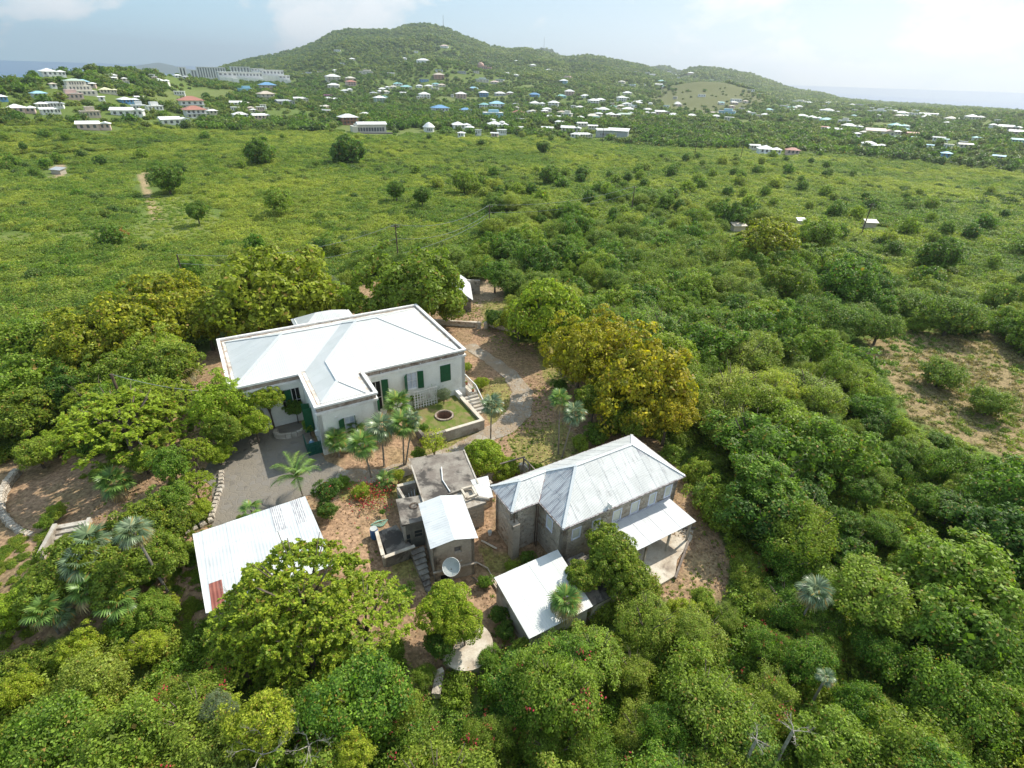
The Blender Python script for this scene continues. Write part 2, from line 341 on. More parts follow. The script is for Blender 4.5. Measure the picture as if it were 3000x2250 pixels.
def m_stone(name, cs, mortar, sc=3.0, mort=.5, bs=.9):
    m_, t, p, o = newmat(name); v = vec(t, 'Object')
    mpp = N(t, 'ShaderNodeMapping'); mpp.inputs['Scale'].default_value = (1, 1, 1.45); t.links.new(v, mpp.inputs[0])
    ds = N(t, 'ShaderNodeVectorMath', operation='ADD'); t.links.new(mpp.outputs[0], ds.inputs[0])
    nn = N(t, 'ShaderNodeTexNoise'); nn.inputs['Scale'].default_value = 3; t.links.new(v, nn.inputs['Vector'])
    sc_ = N(t, 'ShaderNodeVectorMath', operation='SCALE'); sc_.inputs['Scale'].default_value = .35; t.links.new(nn.outputs['Color'], sc_.inputs[0]); t.links.new(sc_.outputs[0], ds.inputs[1])
    vo = N(t, 'ShaderNodeTexVoronoi'); vo.inputs['Scale'].default_value = sc; t.links.new(ds.outputs[0], vo.inputs['Vector'])
    ve = N(t, 'ShaderNodeTexVoronoi', feature='DISTANCE_TO_EDGE'); ve.inputs['Scale'].default_value = sc; t.links.new(ds.outputs[0], ve.inputs['Vector'])
    s_ = N(t, 'ShaderNodeSeparateColor'); t.links.new(vo.outputs['Color'], s_.inputs[0])
    rp = N(t, 'ShaderNodeValToRGB'); rp.color_ramp.interpolation = 'LINEAR'
    els = rp.color_ramp.elements; els[0].color = (*cs[0], 1); els[1].color = (*cs[-1], 1); els[1].position = 1
    for i, c in enumerate(cs[1:-1]): e = els.new((i+1)/(len(cs)-1)); e.color = (*c, 1)
    t.links.new(s_.outputs[0], rp.inputs[0])
    ed = MR(t, ve.outputs['Distance'], .02, .10); big = MR(t, noise(t, v, .55, 5, .65), .42, .60)
    f = MA(t, 'MAXIMUM', MA(t, 'SUBTRACT', 1., ed), MA(t, 'MULTIPLY', big, mort), True)
    col = mix(t, f, rp.outputs[0], mortar)
    col = mix(t, MR(t, noise(t, v, .8, 6, .7, .5), .58, .72, 0, .75), col, (.05, .045, .038))
    t.links.new(col, p.inputs['Base Color']); p.inputs['Roughness'].default_value = .92
    hh = MA(t, 'ADD', ed, MA(t, 'MULTIPLY', noise(t, v, 14, 4), .6)); bump(t, p, hh, bs, .06); return m_
M_RUBBLE = m_stone('rubble_masonry', [(.26, .19, .14), (.46, .38, .29), (.60, .53, .44), (.37, .32, .27)], (.52, .45, .36), 2.6, .75)
M_RUBBLE2 = m_stone('pale_rubble', [(.34, .28, .22), (.50, .44, .36), (.60, .53, .44)], (.46, .40, .33), 2.2, .5)
M_PAVE = m_stone('stone_paving', [(.15, .135, .115), (.185, .165, .14), (.205, .185, .16), (.17, .155, .135)], (.20, .175, .14), 1.6, 1.15, .35)
M_BLOCK = plain('block_masonry', (.42, .36, .29), (.33, .28, .225), .7, .9, bst=.4, stain=(.12, .10, .08), ssc=.8, samt=(.54, .68), fine=7)

# ------------------------------------------------------------------ land cover polygons (world)
PX_COMP = [(560, 1060), (700, 960), (900, 925), (1040, 880), (1060, 830), (1130, 815), (1300, 822), (1475, 815), (1480, 870), (1450, 940), (1500, 1000), (1600, 1010), (1720, 1110), (1800, 1260), (1930, 1290),
                 (1990, 1380), (2050, 1480), (2110, 1570), (2140, 1650), (2130, 1740), (2060, 1800), (1960, 1760), (1880, 1720), (1790, 1750), (1680, 1860), (1560, 1900), (1480, 1950), (1400, 2020), (1250, 2040), (1150, 1960),
                 (1100, 1880), (800, 1830), (590, 1900), (480, 1860), (250, 1830), (130, 1880), (0, 1990), (-300, 2100), (-300, 1400), (0, 1350), (150, 1320), (330, 1320), (480, 1250), (560, 1150)]
P_COMP = pxpoly(PX_COMP)
P_COURT = pxpoly([(585, 1395), (620, 1345), (760, 1240), (850, 1222), (905, 1255), (950, 1350), (1010, 1372), (990, 1420), (950, 1440), (900, 1452), (620, 1550), (628, 1480), (620, 1430)])
PX_CLEAR = [(2500, 1030), (2560, 990), (2700, 970), (2870, 1000), (2880, 965), (2960, 1000), (3100, 1100), (3200, 1400), (3000, 1360), (2880, 1310), (2770, 1270), (2670, 1230), (2620, 1140), (2580, 1070)]
P_CLEAR = pxpoly(PX_CLEAR)
P_GRASSL = pxpoly([(430, 575), (520, 570), (560, 590), (640, 640), (600, 690), (400, 700), (150, 690), (0, 720), (0, 690), (220, 680), (360, 680), (430, 650)])
P_TRACK = pxpoly([(400, 512), (435, 505), (432, 550), (450, 580), (480, 640), (450, 645), (425, 585), (410, 550)])
P_LOT1 = pxpoly([(120, 530), (190, 515), (185, 480), (150, 490), (160, 515)])
P_GLADE = pxpoly([(2130, 690), (2170, 665), (2240, 672), (2180, 740), (2150, 730)])
P_GLADE2 = pxpoly([(2160, 770), (2330, 720), (2420, 745), (2400, 775), (2250, 790)])
TOWN_LAWNS = [pxpoly(q) for q in (
    [(415, 300), (425, 312), (520, 305), (590, 300), (610, 285), (600, 275), (470, 272), (440, 280)],
    [(470, 268), (560, 262), (690, 262), (690, 280), (600, 285), (520, 285)],
    [(990, 368), (1050, 368), (1080, 392), (1160, 395), (1165, 380), (1220, 376), (1250, 378), (1250, 392), (1140, 402), (990, 390)],
    [(1270, 290), (1300, 283), (1500, 276), (1500, 285), (1300, 297), (1265, 302)],
    [(40, 372), (80, 366), (80, 384), (40, 384)],
    [(1750, 405), (1815, 403), (1820, 418), (1790, 412), (1740, 412)],
    [(2150, 355), (2190, 352), (2190, 364), (2150, 362)],
    [(2560, 383), (2620, 370), (2620, 360), (2540, 358), (2520, 365)],
    [(2860, 355), (2905, 350), (2910, 368), (2865, 372)],
    [(1270, 232), (1360, 225), (1360, 240), (1270, 240)], [(1540, 250), (1680, 252), (1680, 258), (1540, 257)])]
P_KNOLL = pxpoly([(1890, 300), (1940, 262), (2000, 245), (2060, 238), (2130, 243), (2190, 262), (2240, 295), (2150, 330), (2050, 345), (1980, 330)])
def pathstrip(pts, half):
    P = [ghit(*p)[:2] for p in pts]; n = len(P); Lf, Rt = [], []
    for i in range(n):
        d = P[min(i+1, n-1)]-P[max(i-1, 0)]; d = d/np.linalg.norm(d); q = np.array([-d[1], d[0]]); hw = half[i] if hasattr(half, '__len__') else half
        Lf.append(tuple(P[i]+q*hw)); Rt.append(tuple(P[i]-q*hw))
    return Lf+Rt[::-1]
P_DRIVE = pathstrip([(985, 1395), (1080, 1400), (1190, 1375), (1300, 1335), (1400, 1290), (1480, 1250), (1525, 1205), (1530, 1150), (1500, 1105), (1455, 1068), (1405, 1035), (1375, 1010)], [.9, .8, .8, .85, 1.0, 1.25, 1.3, 1.2, 1.05, .95, .95, .95])
P_ROUTE = pathstrip([(1480, 930), (1440, 900), (1400, 880), (1420, 860), (1450, 835), (1440, 822)], [1.5, 1.6, 1.8, 2.2, 2.2, 2.5])

# ------------------------------------------------------------------ the ground: one polar sheet with soil / grass cover stored as its own colour
azs = np.concatenate([np.linspace(-180, -66, 20)[:-1], np.linspace(-66, 66, 430), np.linspace(66, 180, 20)[1:]])*math.pi/180
rs = np.concatenate([np.linspace(3, 60, 95)[:-1], np.geomspace(60, 4300, 330)])
AZ, RR = np.meshgrid(azs, rs, indexing='ij'); GX, GY = RR*np.sin(AZ), RR*np.cos(AZ); GZ = hgt(GX, GY)
na, nr = AZ.shape; idx = np.arange(na*nr).reshape(na, nr)
Fq = np.stack([idx[:-1, :-1], idx[:-1, 1:], idx[1:, 1:], idx[1:, :-1]], -1).reshape(-1, 4)[:, ::-1]
cover = np.zeros((na, nr, 4)); cover[..., 3] = 1
base = np.array([.115, .165, .036]); cover[..., :3] = base
def paint(polys, c, sub=None):
    for pl in polys:
        k = inpoly(GX, GY, pl); cover[k, :3] = c
paint([P_COMP], (.33, .215, .135)); paint([P_CLEAR], (.29, .215, .115)); paint([P_GRASSL], (.17, .20, .055)); paint([P_TRACK], (.36, .27, .15)); paint([P_LOT1, P_ROUTE, P_GLADE2], (.36, .27, .18)); paint([P_GLADE], (.2, .23, .05))
paint(TOWN_LAWNS, (.15, .185, .055)); paint([P_KNOLL], (.135, .145, .058))
for pl in ([(1410, 885), (1500, 880), (1490, 930), (1420, 940)], [(1385, 1130), (1480, 1100), (1510, 1190), (1470, 1240), (1440, 1250)], [(2010, 1600), (2100, 1620), (2090, 1720), (2000, 1700)], [(1010, 1395), (1250, 1385), (1240, 1445), (960, 1465)], [(1230, 1285), (1420, 1262), (1445, 1310), (1250, 1345)], [(1480, 1290), (1640, 1230), (1740, 1330), (1560, 1400)], [(1560, 1000), (1680, 1040), (1700, 1120), (1600, 1130)], [(1400, 1600), (1560, 1640), (1540, 1690), (1430, 1680)], [(1150, 1640), (1240, 1640), (1230, 1700), (1150, 1700)]):
    paint([pxpoly(pl)], (.25, .22, .08) if pl[0][0] != 2010 else (.34, .235, .14))
me = fastmesh('ground', np.stack([GX, GY, GZ], -1).reshape(-1, 3), Fq, [])
ca = me.color_attributes.new('cover', 'FLOAT_COLOR', 'POINT'); ca.data.foreach_set('color', cover.reshape(-1))
me.polygons.foreach_set('use_smooth', [True]*len(me.polygons))
mg, t, p, o_ = newmat('ground_cover'); v = vec(t, 'World'); at_ = N(t, 'ShaderNodeAttribute', attribute_name='cover')
col = mix(t, MR(t, noise(t, v, .35, 6, .65), .42, .6, 0, .55), at_.outputs['Color'], mix(t, .5, at_.outputs['Color'], (.12, .125, .04)))
col = mix(t, 1., col, MR(t, noise(t, v, 2.6, 5, .7), .3, .7, .62, 1.35, False), 'MULTIPLY')
vl = N(t, 'ShaderNodeTexVoronoi'); vl.inputs['Scale'].default_value = 5.5; t.links.new(v, vl.inputs['Vector']); sl = N(t, 'ShaderNodeSeparateColor'); t.links.new(vl.outputs['Color'], sl.inputs[0])
col = mix(t, 1., col, MR(t, sl.outputs[0], 0, 1, .75, 1.3, False), 'MULTIPLY')
t.links.new(col, p.inputs['Base Color']); p.inputs['Roughness'].default_value = .95; p.inputs['Specular IOR Level'].default_value = .1
bump(t, p, noise(t, v, 5, 6, .7), .6, .12); me.materials.append(mg)
struct(link('ground', me))

def sheet(name, poly, mt, dz=.03, step=.8, sub=None, skirt=True):
    xs = [p_[0] for p_ in poly]; ys = [p_[1] for p_ in poly]
    # densify the border and roughen it
    B = []
    for i, a in enumerate(poly):
        b = poly[(i+1) % len(poly)]; L_ = math.hypot(b[0]-a[0], b[1]-a[1]); n = max(1, int(L_/step))
        for k in range(n):
            j = (sub or 0)
            B.append((a[0]+(b[0]-a[0])*k/n+rnd.uniform(-j, j), a[1]+(b[1]-a[1])*k/n+rnd.uniform(-j, j)))
    gx, gy = np.meshgrid(np.arange(min(xs), max(xs), step), np.arange(min(ys), max(ys), step)); k = inpoly(gx, gy, B)
    pts = [Vector(q) for q in B]+[Vector((a, b)) for a, b in zip(gx[k], gy[k])]; nb = len(B)
    r_ = delaunay_2d_cdt(pts, [], [list(range(nb))], 1, 1e-4)
    V = [(q.x, q.y, H(q.x, q.y)+dz) for q in r_[0]]; o = MB(); o.v = V; o.f = [tuple(f) for f in r_[2]]
    me_ = o.mesh(name, mt)
    for pl in me_.polygons:
        pass
    if len(me_.polygons) and me_.polygons[0].normal.z < 0: me_.flip_normals()
    return struct(link(name, me_))
sheet('driveway', P_COURT, M_PAVE, .035, .7, .12)
sheet('driveway', P_DRIVE, m_stone('pale_track_paving', [(.25, .215, .175), (.33, .285, .23), (.39, .345, .285), (.29, .25, .20)], (.31, .235, .16), 1.4, 1.15, .5), .05, .7, .16)
# sea
mw, t, p, o_ = newmat('sea_water'); v = vec(t, 'World')
col = mix(t, MR(t, noise(t, v, .0006, 4), .4, .6), (.010, .10, .26), (.015, .13, .30)); t.links.new(col, p.inputs['Base Color']); p.inputs['Roughness'].default_value = .32; p.inputs['IOR'].default_value = 1.33
bump(t, p, noise(t, v, .05, 5, .7), .5, 1.5)
sea = MB(); n = 64; rr_ = [1200, 4000, 12000, 30000, 70000]
sea.v = [(r_*math.cos(2*math.pi*k/n), r_*math.sin(2*math.pi*k/n), -62) for r_ in rr_ for k in range(n)]
sea.f = [(i*n+k, (i+1)*n+k, (i+1)*n+(k+1) % n, i*n+(k+1) % n) for i in range(len(rr_)-1) for k in range(n)]
struct(sea.build('sea', mw))
# distant island
az_, te_ = sky_prof([(330, 208), (380, 196), (420, 189), (465, 183), (500, 190), (530, 199), (575, 206), (620, 212)])
isl = MB(); D = 9000; nn = len(az_)
for k, (dr, q) in enumerate(((-900, 0), (-300, .75), (0, 1), (500, .7), (1200, 0))):
    for a, e in zip(az_, te_): isl.v.append((math.sin(a)*(D+dr), math.cos(a)*(D+dr), -64+(CZ+max(e, -.006)*D+64)*q))
isl.f = [(i*nn+k, (i)*nn+k+1, (i+1)*nn+k+1, (i+1)*nn+k) for i in range(4) for k in range(nn-1)]
struct(isl.build('hills', M_FAR, smooth=True))

# ================================================================== BUILDINGS OF THE ESTATE (estate grid: a along the house front, b away from the camera)
class EB(MB):
    """mesh builder fed with estate coordinates, stored relative to the thing's own origin"""
    def __init__(s, o): super().__init__(); s.o = Vector(o)
    def add(s, v, f): return super().add([Vector(q)-s.o for q in v], f)
def ething(name, label, cat, a, b, z=0., group=None):
    q = E2W(a, b, z); t_ = thing(name, label, cat, tuple(q), TH, group); t_['_o'] = 0; del t_['_o']; ORG[t_.name] = (a, b, z); return t_
ORG = {}
def eb(t_): return EB(ORG[t_.name])
def gz(a, b): q = E2W(a, b); return H(q[0], q[1])

def offset_poly(poly, d):
    """inset a CCW polygon by d"""
    n = len(poly); out_ = []
    for i in range(n):
        p0, p1, p2 = (np.array(poly[(i+k) % n][:2], float) for k in (-1, 0, 1))
        d1 = (p1-p0)/np.linalg.norm(p1-p0); d2 = (p2-p1)/np.linalg.norm(p2-p1)
        n1 = np.array([-d1[1], d1[0]]); n2 = np.array([-d2[1], d2[0]]); k = n1+n2; out_.append(tuple(p1+k*d/(k@n1)))
    return out_
def ring_parts(t_, name, poly, o0, o1, z0, z1, mt):
    A, B = offset_poly(poly, o0), offset_poly(poly, o1); n = len(poly)
    for i in range(n):
        j = (i+1) % n; q = [A[i], A[j], B[j], B[i]]
        eb(t_).add([(*p_, z0) for p_ in q]+[(*p_, z1) for p_ in q], [(0, 3, 2, 1), (4, 5, 6, 7), (0, 1, 5, 4), (1, 2, 6, 5), (2, 3, 7, 6), (3, 0, 4, 7)]).build(name, mt, t_)
def wall_part(t_, p0, p1, z0, z1, th, ops, mt, name='wall'):
    """wall from p0 to p1 (outer face on the right of the direction p0->p1), rectangular openings (u0,u1,z0,z1)"""
    p0 = np.array(p0, float); p1 = np.array(p1, float); L_ = np.linalg.norm(p1-p0); d = (p1-p0)/L_; nn_ = np.array([-d[1], d[0]])
    us = sorted({0, L_, *[q for o in ops for q in o[:2]]}); zs = sorted({z0, z1, *[q for o in ops for q in o[2:4]]}); m_ = eb(t_)
    for i in range(len(us)-1):
        run = None
        for j in range(len(zs)-1):
            uc, zc = (us[i]+us[i+1])/2, (zs[j]+zs[j+1])/2
            hole = any(o[0] < uc < o[1] and o[2] < zc < o[3] for o in ops)
            if hole: continue
            q = [p0+d*us[i], p0+d*us[i+1], p0+d*us[i+1]+nn_*th, p0+d*us[i]+nn_*th]
            m_.add([(*p_, zs[j]) for p_ in q]+[(*p_, zs[j+1]) for p_ in q], [(0, 3, 2, 1), (4, 5, 6, 7), (0, 1, 5, 4), (1, 2, 6, 5), (2, 3, 7, 6), (3, 0, 4, 7)])
    return m_.build(name, mt, t_)
def window_part(t_, p0, d, u0, u1, z0, z1, rec=.10, frame=M_TRIM, pane=M_GLASS, bars=1, nm='window', rail=True):
    """frame (part) with pane and glazing bars; p0 + d*u lies on the outer face, inward is to the left of d"""
    p0 = np.array(p0, float); d = np.array(d, float); nn_ = np.array([-d[1], d[0]]); fw = .09 if t_.name.startswith('stone') else .06
    def bx(m_, a0, a1, za, zb, r0, r1):
        q = [p0+d*a0+nn_*r0, p0+d*a1+nn_*r0, p0+d*a1+nn_*r1, p0+d*a0+nn_*r1]
        m_.add([(*p_, za) for p_ in q]+[(*p_, zb) for p_ in q], [(0, 3, 2, 1), (4, 5, 6, 7), (0, 1, 5, 4), (1, 2, 6, 5), (2, 3, 7, 6), (3, 0, 4, 7)])
    m_ = eb(t_); bx(m_, u0, u0+fw, z0, z1, rec-.05, rec+.04); bx(m_, u1-fw, u1, z0, z1, rec-.05, rec+.04); bx(m_, u0+fw, u1-fw, z0, z0+fw, rec-.05, rec+.04); bx(m_, u0+fw, u1-fw, z1-fw, z1, rec-.05, rec+.04)
    for k in range(bars): c = u0+(u1-u0)*(k+1)/(bars+1); bx(m_, c-.02, c+.02, z0+fw, z1-fw, rec-.03, rec+.02)
    if rail: c = (z0+z1)/2; bx(m_, u0+fw, u1-fw, c-.02, c+.02, rec-.034, rec-.001+.0)
    w_ = m_.build(nm, frame, t_)
    m2 = eb(t_); bx(m2, u0+fw, u1-fw, z0+fw, z1-fw, rec+.022, rec+.038); m2.build('pane', pane, w_); return w_
def clip_half(poly, f):
    o = []
    for i, p_ in enumerate(poly):
        q = poly[(i+1) % len(poly)]; a, b = f(p_), f(q)
        if a >= 0: o.append(p_)
        if (a >= 0) != (b >= 0): s_ = a/(a-b); o.append(tuple(p_[k]+(q[k]-p_[k])*s_ for k in range(3)))
    return o
def roof_sheets(t_, poly, down, wid, mt, rows=0, name='roof_sheet', th=.025, lift=.008, matf=None, phase=0.):
    """cover a planar roof polygon with sheets laid side by side; down = horizontal downslope direction"""
    dn = np.array(down, float)/np.hypot(*down); ac = np.array([-dn[1], dn[0]])
    us = [p_[0]*ac[0]+p_[1]*ac[1] for p_ in poly]; vs = [p_[0]*dn[0]+p_[1]*dn[1] for p_ in poly]
    k0 = math.floor(min(us)/wid-phase); k1 = math.ceil(max(us)/wid-phase); vmin, vmax = min(vs), max(vs); cnt = 0
    rl = (vmax-vmin)/rows if rows else 1e9
    for k in range(k0, k1+1):
        ua, ub = (k+phase)*wid, (k+1+phase)*wid
        q = clip_half(poly, lambda p_: p_[0]*ac[0]+p_[1]*ac[1]-ua)
        if len(q) < 3: continue
        q = clip_half(q, lambda p_: ub-(p_[0]*ac[0]+p_[1]*ac[1]))
        if len(q) < 3: continue
        for r_ in range(max(rows, 1)):
            qq = q
            if rows:
                off = .12*math.sin(k*2.3)*rl
                va = vmin+r_*rl+(off if r_ else -9); vb = vmin+(r_+1)*rl+(off if r_ < rows-1 else 9)
                qq = clip_half(q, lambda p_: p_[0]*dn[0]+p_[1]*dn[1]-va)
                if len(qq) < 3: continue
                qq = clip_half(qq, lambda p_: vb-(p_[0]*dn[0]+p_[1]*dn[1]))
            # drop duplicate corners
            cl_ = []
            for p_ in qq:
                if not cl_ or math.dist(p_, cl_[-1]) > .01: cl_.append(p_)
            if len(cl_) > 2 and math.dist(cl_[0], cl_[-1]) <= .01: cl_.pop()
            if len(cl_) < 3: continue
            dz = lift*((k % 2)+.0)+(max(rows, 1)-1-r_)*.010
            mm = matf(k, r_, cl_) if matf else mt
            m_ = eb(t_).slab([(p_[0], p_[1], p_[2]+dz) for p_ in cl_], th); me_ = m_.mesh(name, mm)
            uv = me_.uv_layers.new(name='UVMap'); o3 = ORG[t_.name]
            co = [v_.co for v_ in me_.vertices]
            for lp in me_.loops:
                c_ = co[lp.vertex_index]; uv.data[lp.index].uv = ((c_.x+o3[0])*ac[0]+(c_.y+o3[1])*ac[1], (c_.x+o3[0])*dn[0]+(c_.y+o3[1])*dn[1])
            link(name, me_, t_); cnt += 1
    return cnt
def caps(t_, segs, w_, h_, mt, name='ridge_cap'):
    for p_, q in segs: eb(t_).beam(Vector(p_)+Vector((0, 0, h_*.5)), Vector(q)+Vector((0, 0, h_*.5)), w_, h_).build(name, mt, t_)

# ---------------------------------------------------------------- the white great house
L, W, x1, x2, ww, dd = 22.5, 14.22, 6.017, 11.603, 4.197, 2.4825
hs = ething('great_house', 'long white house with green shutters and white hip roof behind a low parapet', 'house', 0, 0, 0)
OUT = [(0, dd), (x1, dd), (x1, -ww), (x2, -ww), (x2, 0), (L, 0), (L, W), (0, W)]
IN = offset_poly(OUT, .15)
zt = 5.42
def seg(i): return IN[i], IN[(i+1) % 8]
sides = [
    (0, [(4.0, 4.62, 2.2, 4.75), (5.0-.05, 5.75, 2.05, 4.75)]),
    (1, [(2.9, 3.7, 1.9, 4.4), (5.3, 6.15, 1.5, 4.3)]),
    (2, [(2.16, 3.10, 3.06, 4.34)]),
    (3, [(1.55, 2.5, 2.9, 4.5)]),
    (4, [(.62, 1.68, 1.0, 4.8), (4.38, 5.47, 2.93, 4.83), (8.04, 9.18, 2.93, 4.82)]),
    (5, [(1.2, 2.3, 1.45, 4.2), (5.0, 6.1, 2.9, 4.8), (9.0, 10.1, 2.9, 4.8)]),
    (6, []), (7, [(3, 4.1, 2.9, 4.8), (7, 8.1, 2.9, 4.8)])]
for i, ops in sides:
    p0, p1 = seg(i); wall_part(hs, p0, p1, -1.6, zt, .35, ops, M_WWALL)
def fr(i):
    p0, p1 = map(np.array, seg(i)); d = (p1-p0)/np.linalg.norm(p1-p0); return p0, d
for i, ops in sides:
    p0, d = fr(i)
    for k, o in enumerate(ops):
        if (i, k) == (4, 2): continue
        window_part(hs, p0, d, *o, pane=M_CURT if (i, k) in ((4, 1), (2, 0), (5, 1), (5, 2)) else M_DARK, bars=1)
def shutter(i, u, z0, z1, wd, ang, dz=0.):
    """leaf hinged at u on side i, opened by ang degrees (0 = closed over the window, 180 = flat on the wall)"""
    p0, d = fr(i); nn_ = np.array([d[1], -d[0]]); s_ = 1 if wd > 0 else -1; wd = abs(wd); a = R(ang)
    dirv = d*s_*math.cos(a)+nn_*math.sin(a); h = p0+d*u+nn_*.04; e = h+dirv*wd
    m_ = eb(hs); m_.beam((*h, (z0+z1)/2), (*e, (z0+z1)/2), .05, z1-z0)
    sh = m_.build('shutter', M_GREENP, hs)
    nrm = np.array([-dirv[1], dirv[0]])
    for q in (z0+.1, (z0+z1)/2, z1-.1):
        a_ = h+dirv*.05-nrm*.032; b_ = e-dirv*.05-nrm*.032; eb(hs).beam((*a_, q), (*b_, q), .012, .09).build('rail', M_GREENP, sh)
p0, d = fr(4)
shutter(4, 8.02, 2.90, 4.84, .59, 0); shutter(4, 9.20, 2.90, 4.84, -.59, 0)
shutter(4, 4.36, 2.85, 4.86, -.62, 222-90+0); shutter(4, 5.49, 2.88, 4.88, .62, 20+0) if False else None
def shut_open(i, u, z0, z1, wd, side, ang):
    """side -1 leaf swings to lower u, +1 to higher u; ang measured from the wall plane"""
    p0, d = fr(i); nn_ = np.array([d[1], -d[0]]); a = R(ang); dirv = d*side*math.cos(a)+nn_*math.sin(a); h = p0+d*u+nn_*.05; e = h+dirv*wd
    sh = eb(hs).beam((*h, (z0+z1)/2), (*e, (z0+z1)/2), .05, z1-z0).build('shutter', M_GREENP, hs)
    nrm = np.array([-dirv[1], dirv[0]])*side
    for q in (z0+.1, (z0+z1)/2, z1-.1):
        a_ = h+dirv*.04-nrm*.032; b_ = e-dirv*.04-nrm*.032; eb(hs).beam((*a_, q), (*b_, q), .012, .09).build('rail', M_GREENP, sh)
for o_ in [o for o in bpy.data.objects if o.parent == hs and o.name.startswith('shutter')][2:]:
    for c_ in list(o_.children): bpy.data.objects.remove(c_)
    bpy.data.objects.remove(o_)
shut_open(4, 4.36, 2.88, 4.86, .60, -1, 50); shut_open(4, 5.49, 2.88, 4.86, .62, 1, 12)
shut_open(4, 1.70, 2.0, 4.86, .66, 1, 12); shut_open(4, .60, 2.0, 4.86, .5, -1, 80)
shut_open(2, 2.14, 3.0, 4.38, .55, -1, 25); shut_open(2, 3.12, 3.0, 4.38, .42, -1, 78)
shut_open(3, 1.53, 2.85, 4.55, .55, -1, 75); shut_open(3, 2.52, 2.85, 4.55, .5, 1, 30)
shut_open(1, 3.72, 1.9, 4.42, .75, 1, 85); shut_open(1, 2.88, 1.9, 4.42, .7, -1, 70)
shut_open(0, 5.0-.07, 2.05, 4.75, .6, -1, 12)
shut_open(5, 1.18, 1.45, 4.2, .5, -1, 30); shut_open(5, 2.32, 1.45, 4.2, .5, 1, 30)
# recess window burglar bars
p0, d = fr(0); m_ = eb(hs)
for k in range(5): q = p0+d*(4.08+k*.115); m_.box(q[0]-.012, q[0]+.012, q[1]+.01, q[1]+.03, 2.2, 4.75)
m_.build('window_bars', M_DARK, hs)
# window surrounds (slightly proud white trim)
for (i, k) in ((4, 1), (4, 2), (2, 0)):
    p0, d = fr(i); o = dict(sides)[i][k]; nn_ = np.array([d[1], -d[0]]); m_ = eb(hs)
    for u0, u1, za, zb in ((o[0]-.09, o[0]-.003, o[2]-.09, o[3]+.09), (o[1]+.003, o[1]+.09, o[2]-.09, o[3]+.09), (o[0]-.003, o[1]+.003, o[3]+.003, o[3]+.09), (o[0]-.003, o[1]+.003, o[2]-.09, o[2]-.003)):
        q = [p0+d*u0+nn_*.02, p0+d*u1+nn_*.02, p0+d*u1-nn_*.01, p0+d*u0-nn_*.01]
        m_.add([(*p_, za) for p_ in q]+[(*p_, zb) for p_ in q], [(0, 3, 2, 1), (4, 5, 6, 7), (0, 1, 5, 4), (1, 2, 6, 5), (2, 3, 7, 6), (3, 0, 4, 7)])
    m_.build('window_surround', M_TRIM, hs)
ring_parts(hs, 'cornice', OUT, .02, .50, zt+.002, zt+.15, M_TRIM); ring_parts(hs, 'cornice_moulding', OUT, .09, .16, zt-.14, zt, M_TRIM)
ring_parts(hs, 'brick_band', OUT, .17, .42, zt+.152, 6.02, M_BRICKS); ring_parts(hs, 'parapet_cap', OUT, 0, .30, 6.022, 6.20, M_TRIM)
ring_parts(hs, 'gutter_floor', OUT, .44, .80, 5.85, 5.96, plain('stained_gutter', (.70, .68, .64), (.50, .43, .36), 1.1, .7, bst=.1, stain=(.30, .20, .14), ssc=.9, samt=(.56, .68)))
ring_parts(hs, 'wall_base', OUT, .11, .149, -1.6, 1.55, M_WWALL)
e, s_, zr = .74, .39, 5.985
X1, X2, XL, XR, YB0, YW, YD, YV = x1+e, x2-e, e, L-e, e, W-e, dd+e, -ww+e
hh, kk, mm_ = (YW-YB0)/2, (YW-YD)/2, (X2-X1)/2
A_ = (X1+hh, W/2, zr+s_*hh); B_ = (XR-hh, W/2, zr+s_*hh); Cc = (XL+kk, (YD+YW)/2, zr+s_*kk); Dd = (X1+kk, (YD+YW)/2, zr+s_*kk)
E_ = (X1+mm_, YV+mm_, zr+s_*mm_); Ff = (X1+mm_, YB0+mm_, zr+s_*mm_)
g = lambda x, y: (x, y, zr)
for poly, dn in (([A_, Dd, g(X1, YD), g(X1, YV), E_, Ff], (-1, 0)), ([A_, Ff, g(X2, YB0), g(XR, YB0), B_], (0, -1)), ([Ff, E_, g(X2, YV), g(X2, YB0)], (1, 0)), ([E_, g(X1, YV), g(X2, YV)], (0, -1)),
                 ([B_, g(XR, YB0), g(XR, YW)], (1, 0)), ([A_, B_, g(XR, YW), g(XL, YW), Cc, Dd], (0, 1)), ([Cc, g(XL, YD), g(X1, YD), Dd], (0, -1)), ([Cc, g(XL, YW), g(XL, YD)], (-1, 0))):
    roof_sheets(hs, poly, dn, .76, M_SHEETW, lift=.006)
caps(hs, [(A_, B_), (A_, Ff), (B_, g(XR, YB0)), (B_, g(XR, YW)), (A_, Dd), (Cc, Dd), (Cc, g(XL, YD)), (Cc, g(XL, YW)), (Ff, E_), (E_, g(X1, YV)), (E_, g(X2, YV))], .30, .035, M_WHITE)
caps(hs, [(Ff, g(X2, YB0)), (Dd, g(X1, YD))], .34, .02, M_WHITE, 'valley_flashing')
eb(hs).add([(*p_, 5.84) for p_ in offset_poly(OUT, .60)], [tuple(range(8))]).build('roof_deck', M_TRIM, hs)
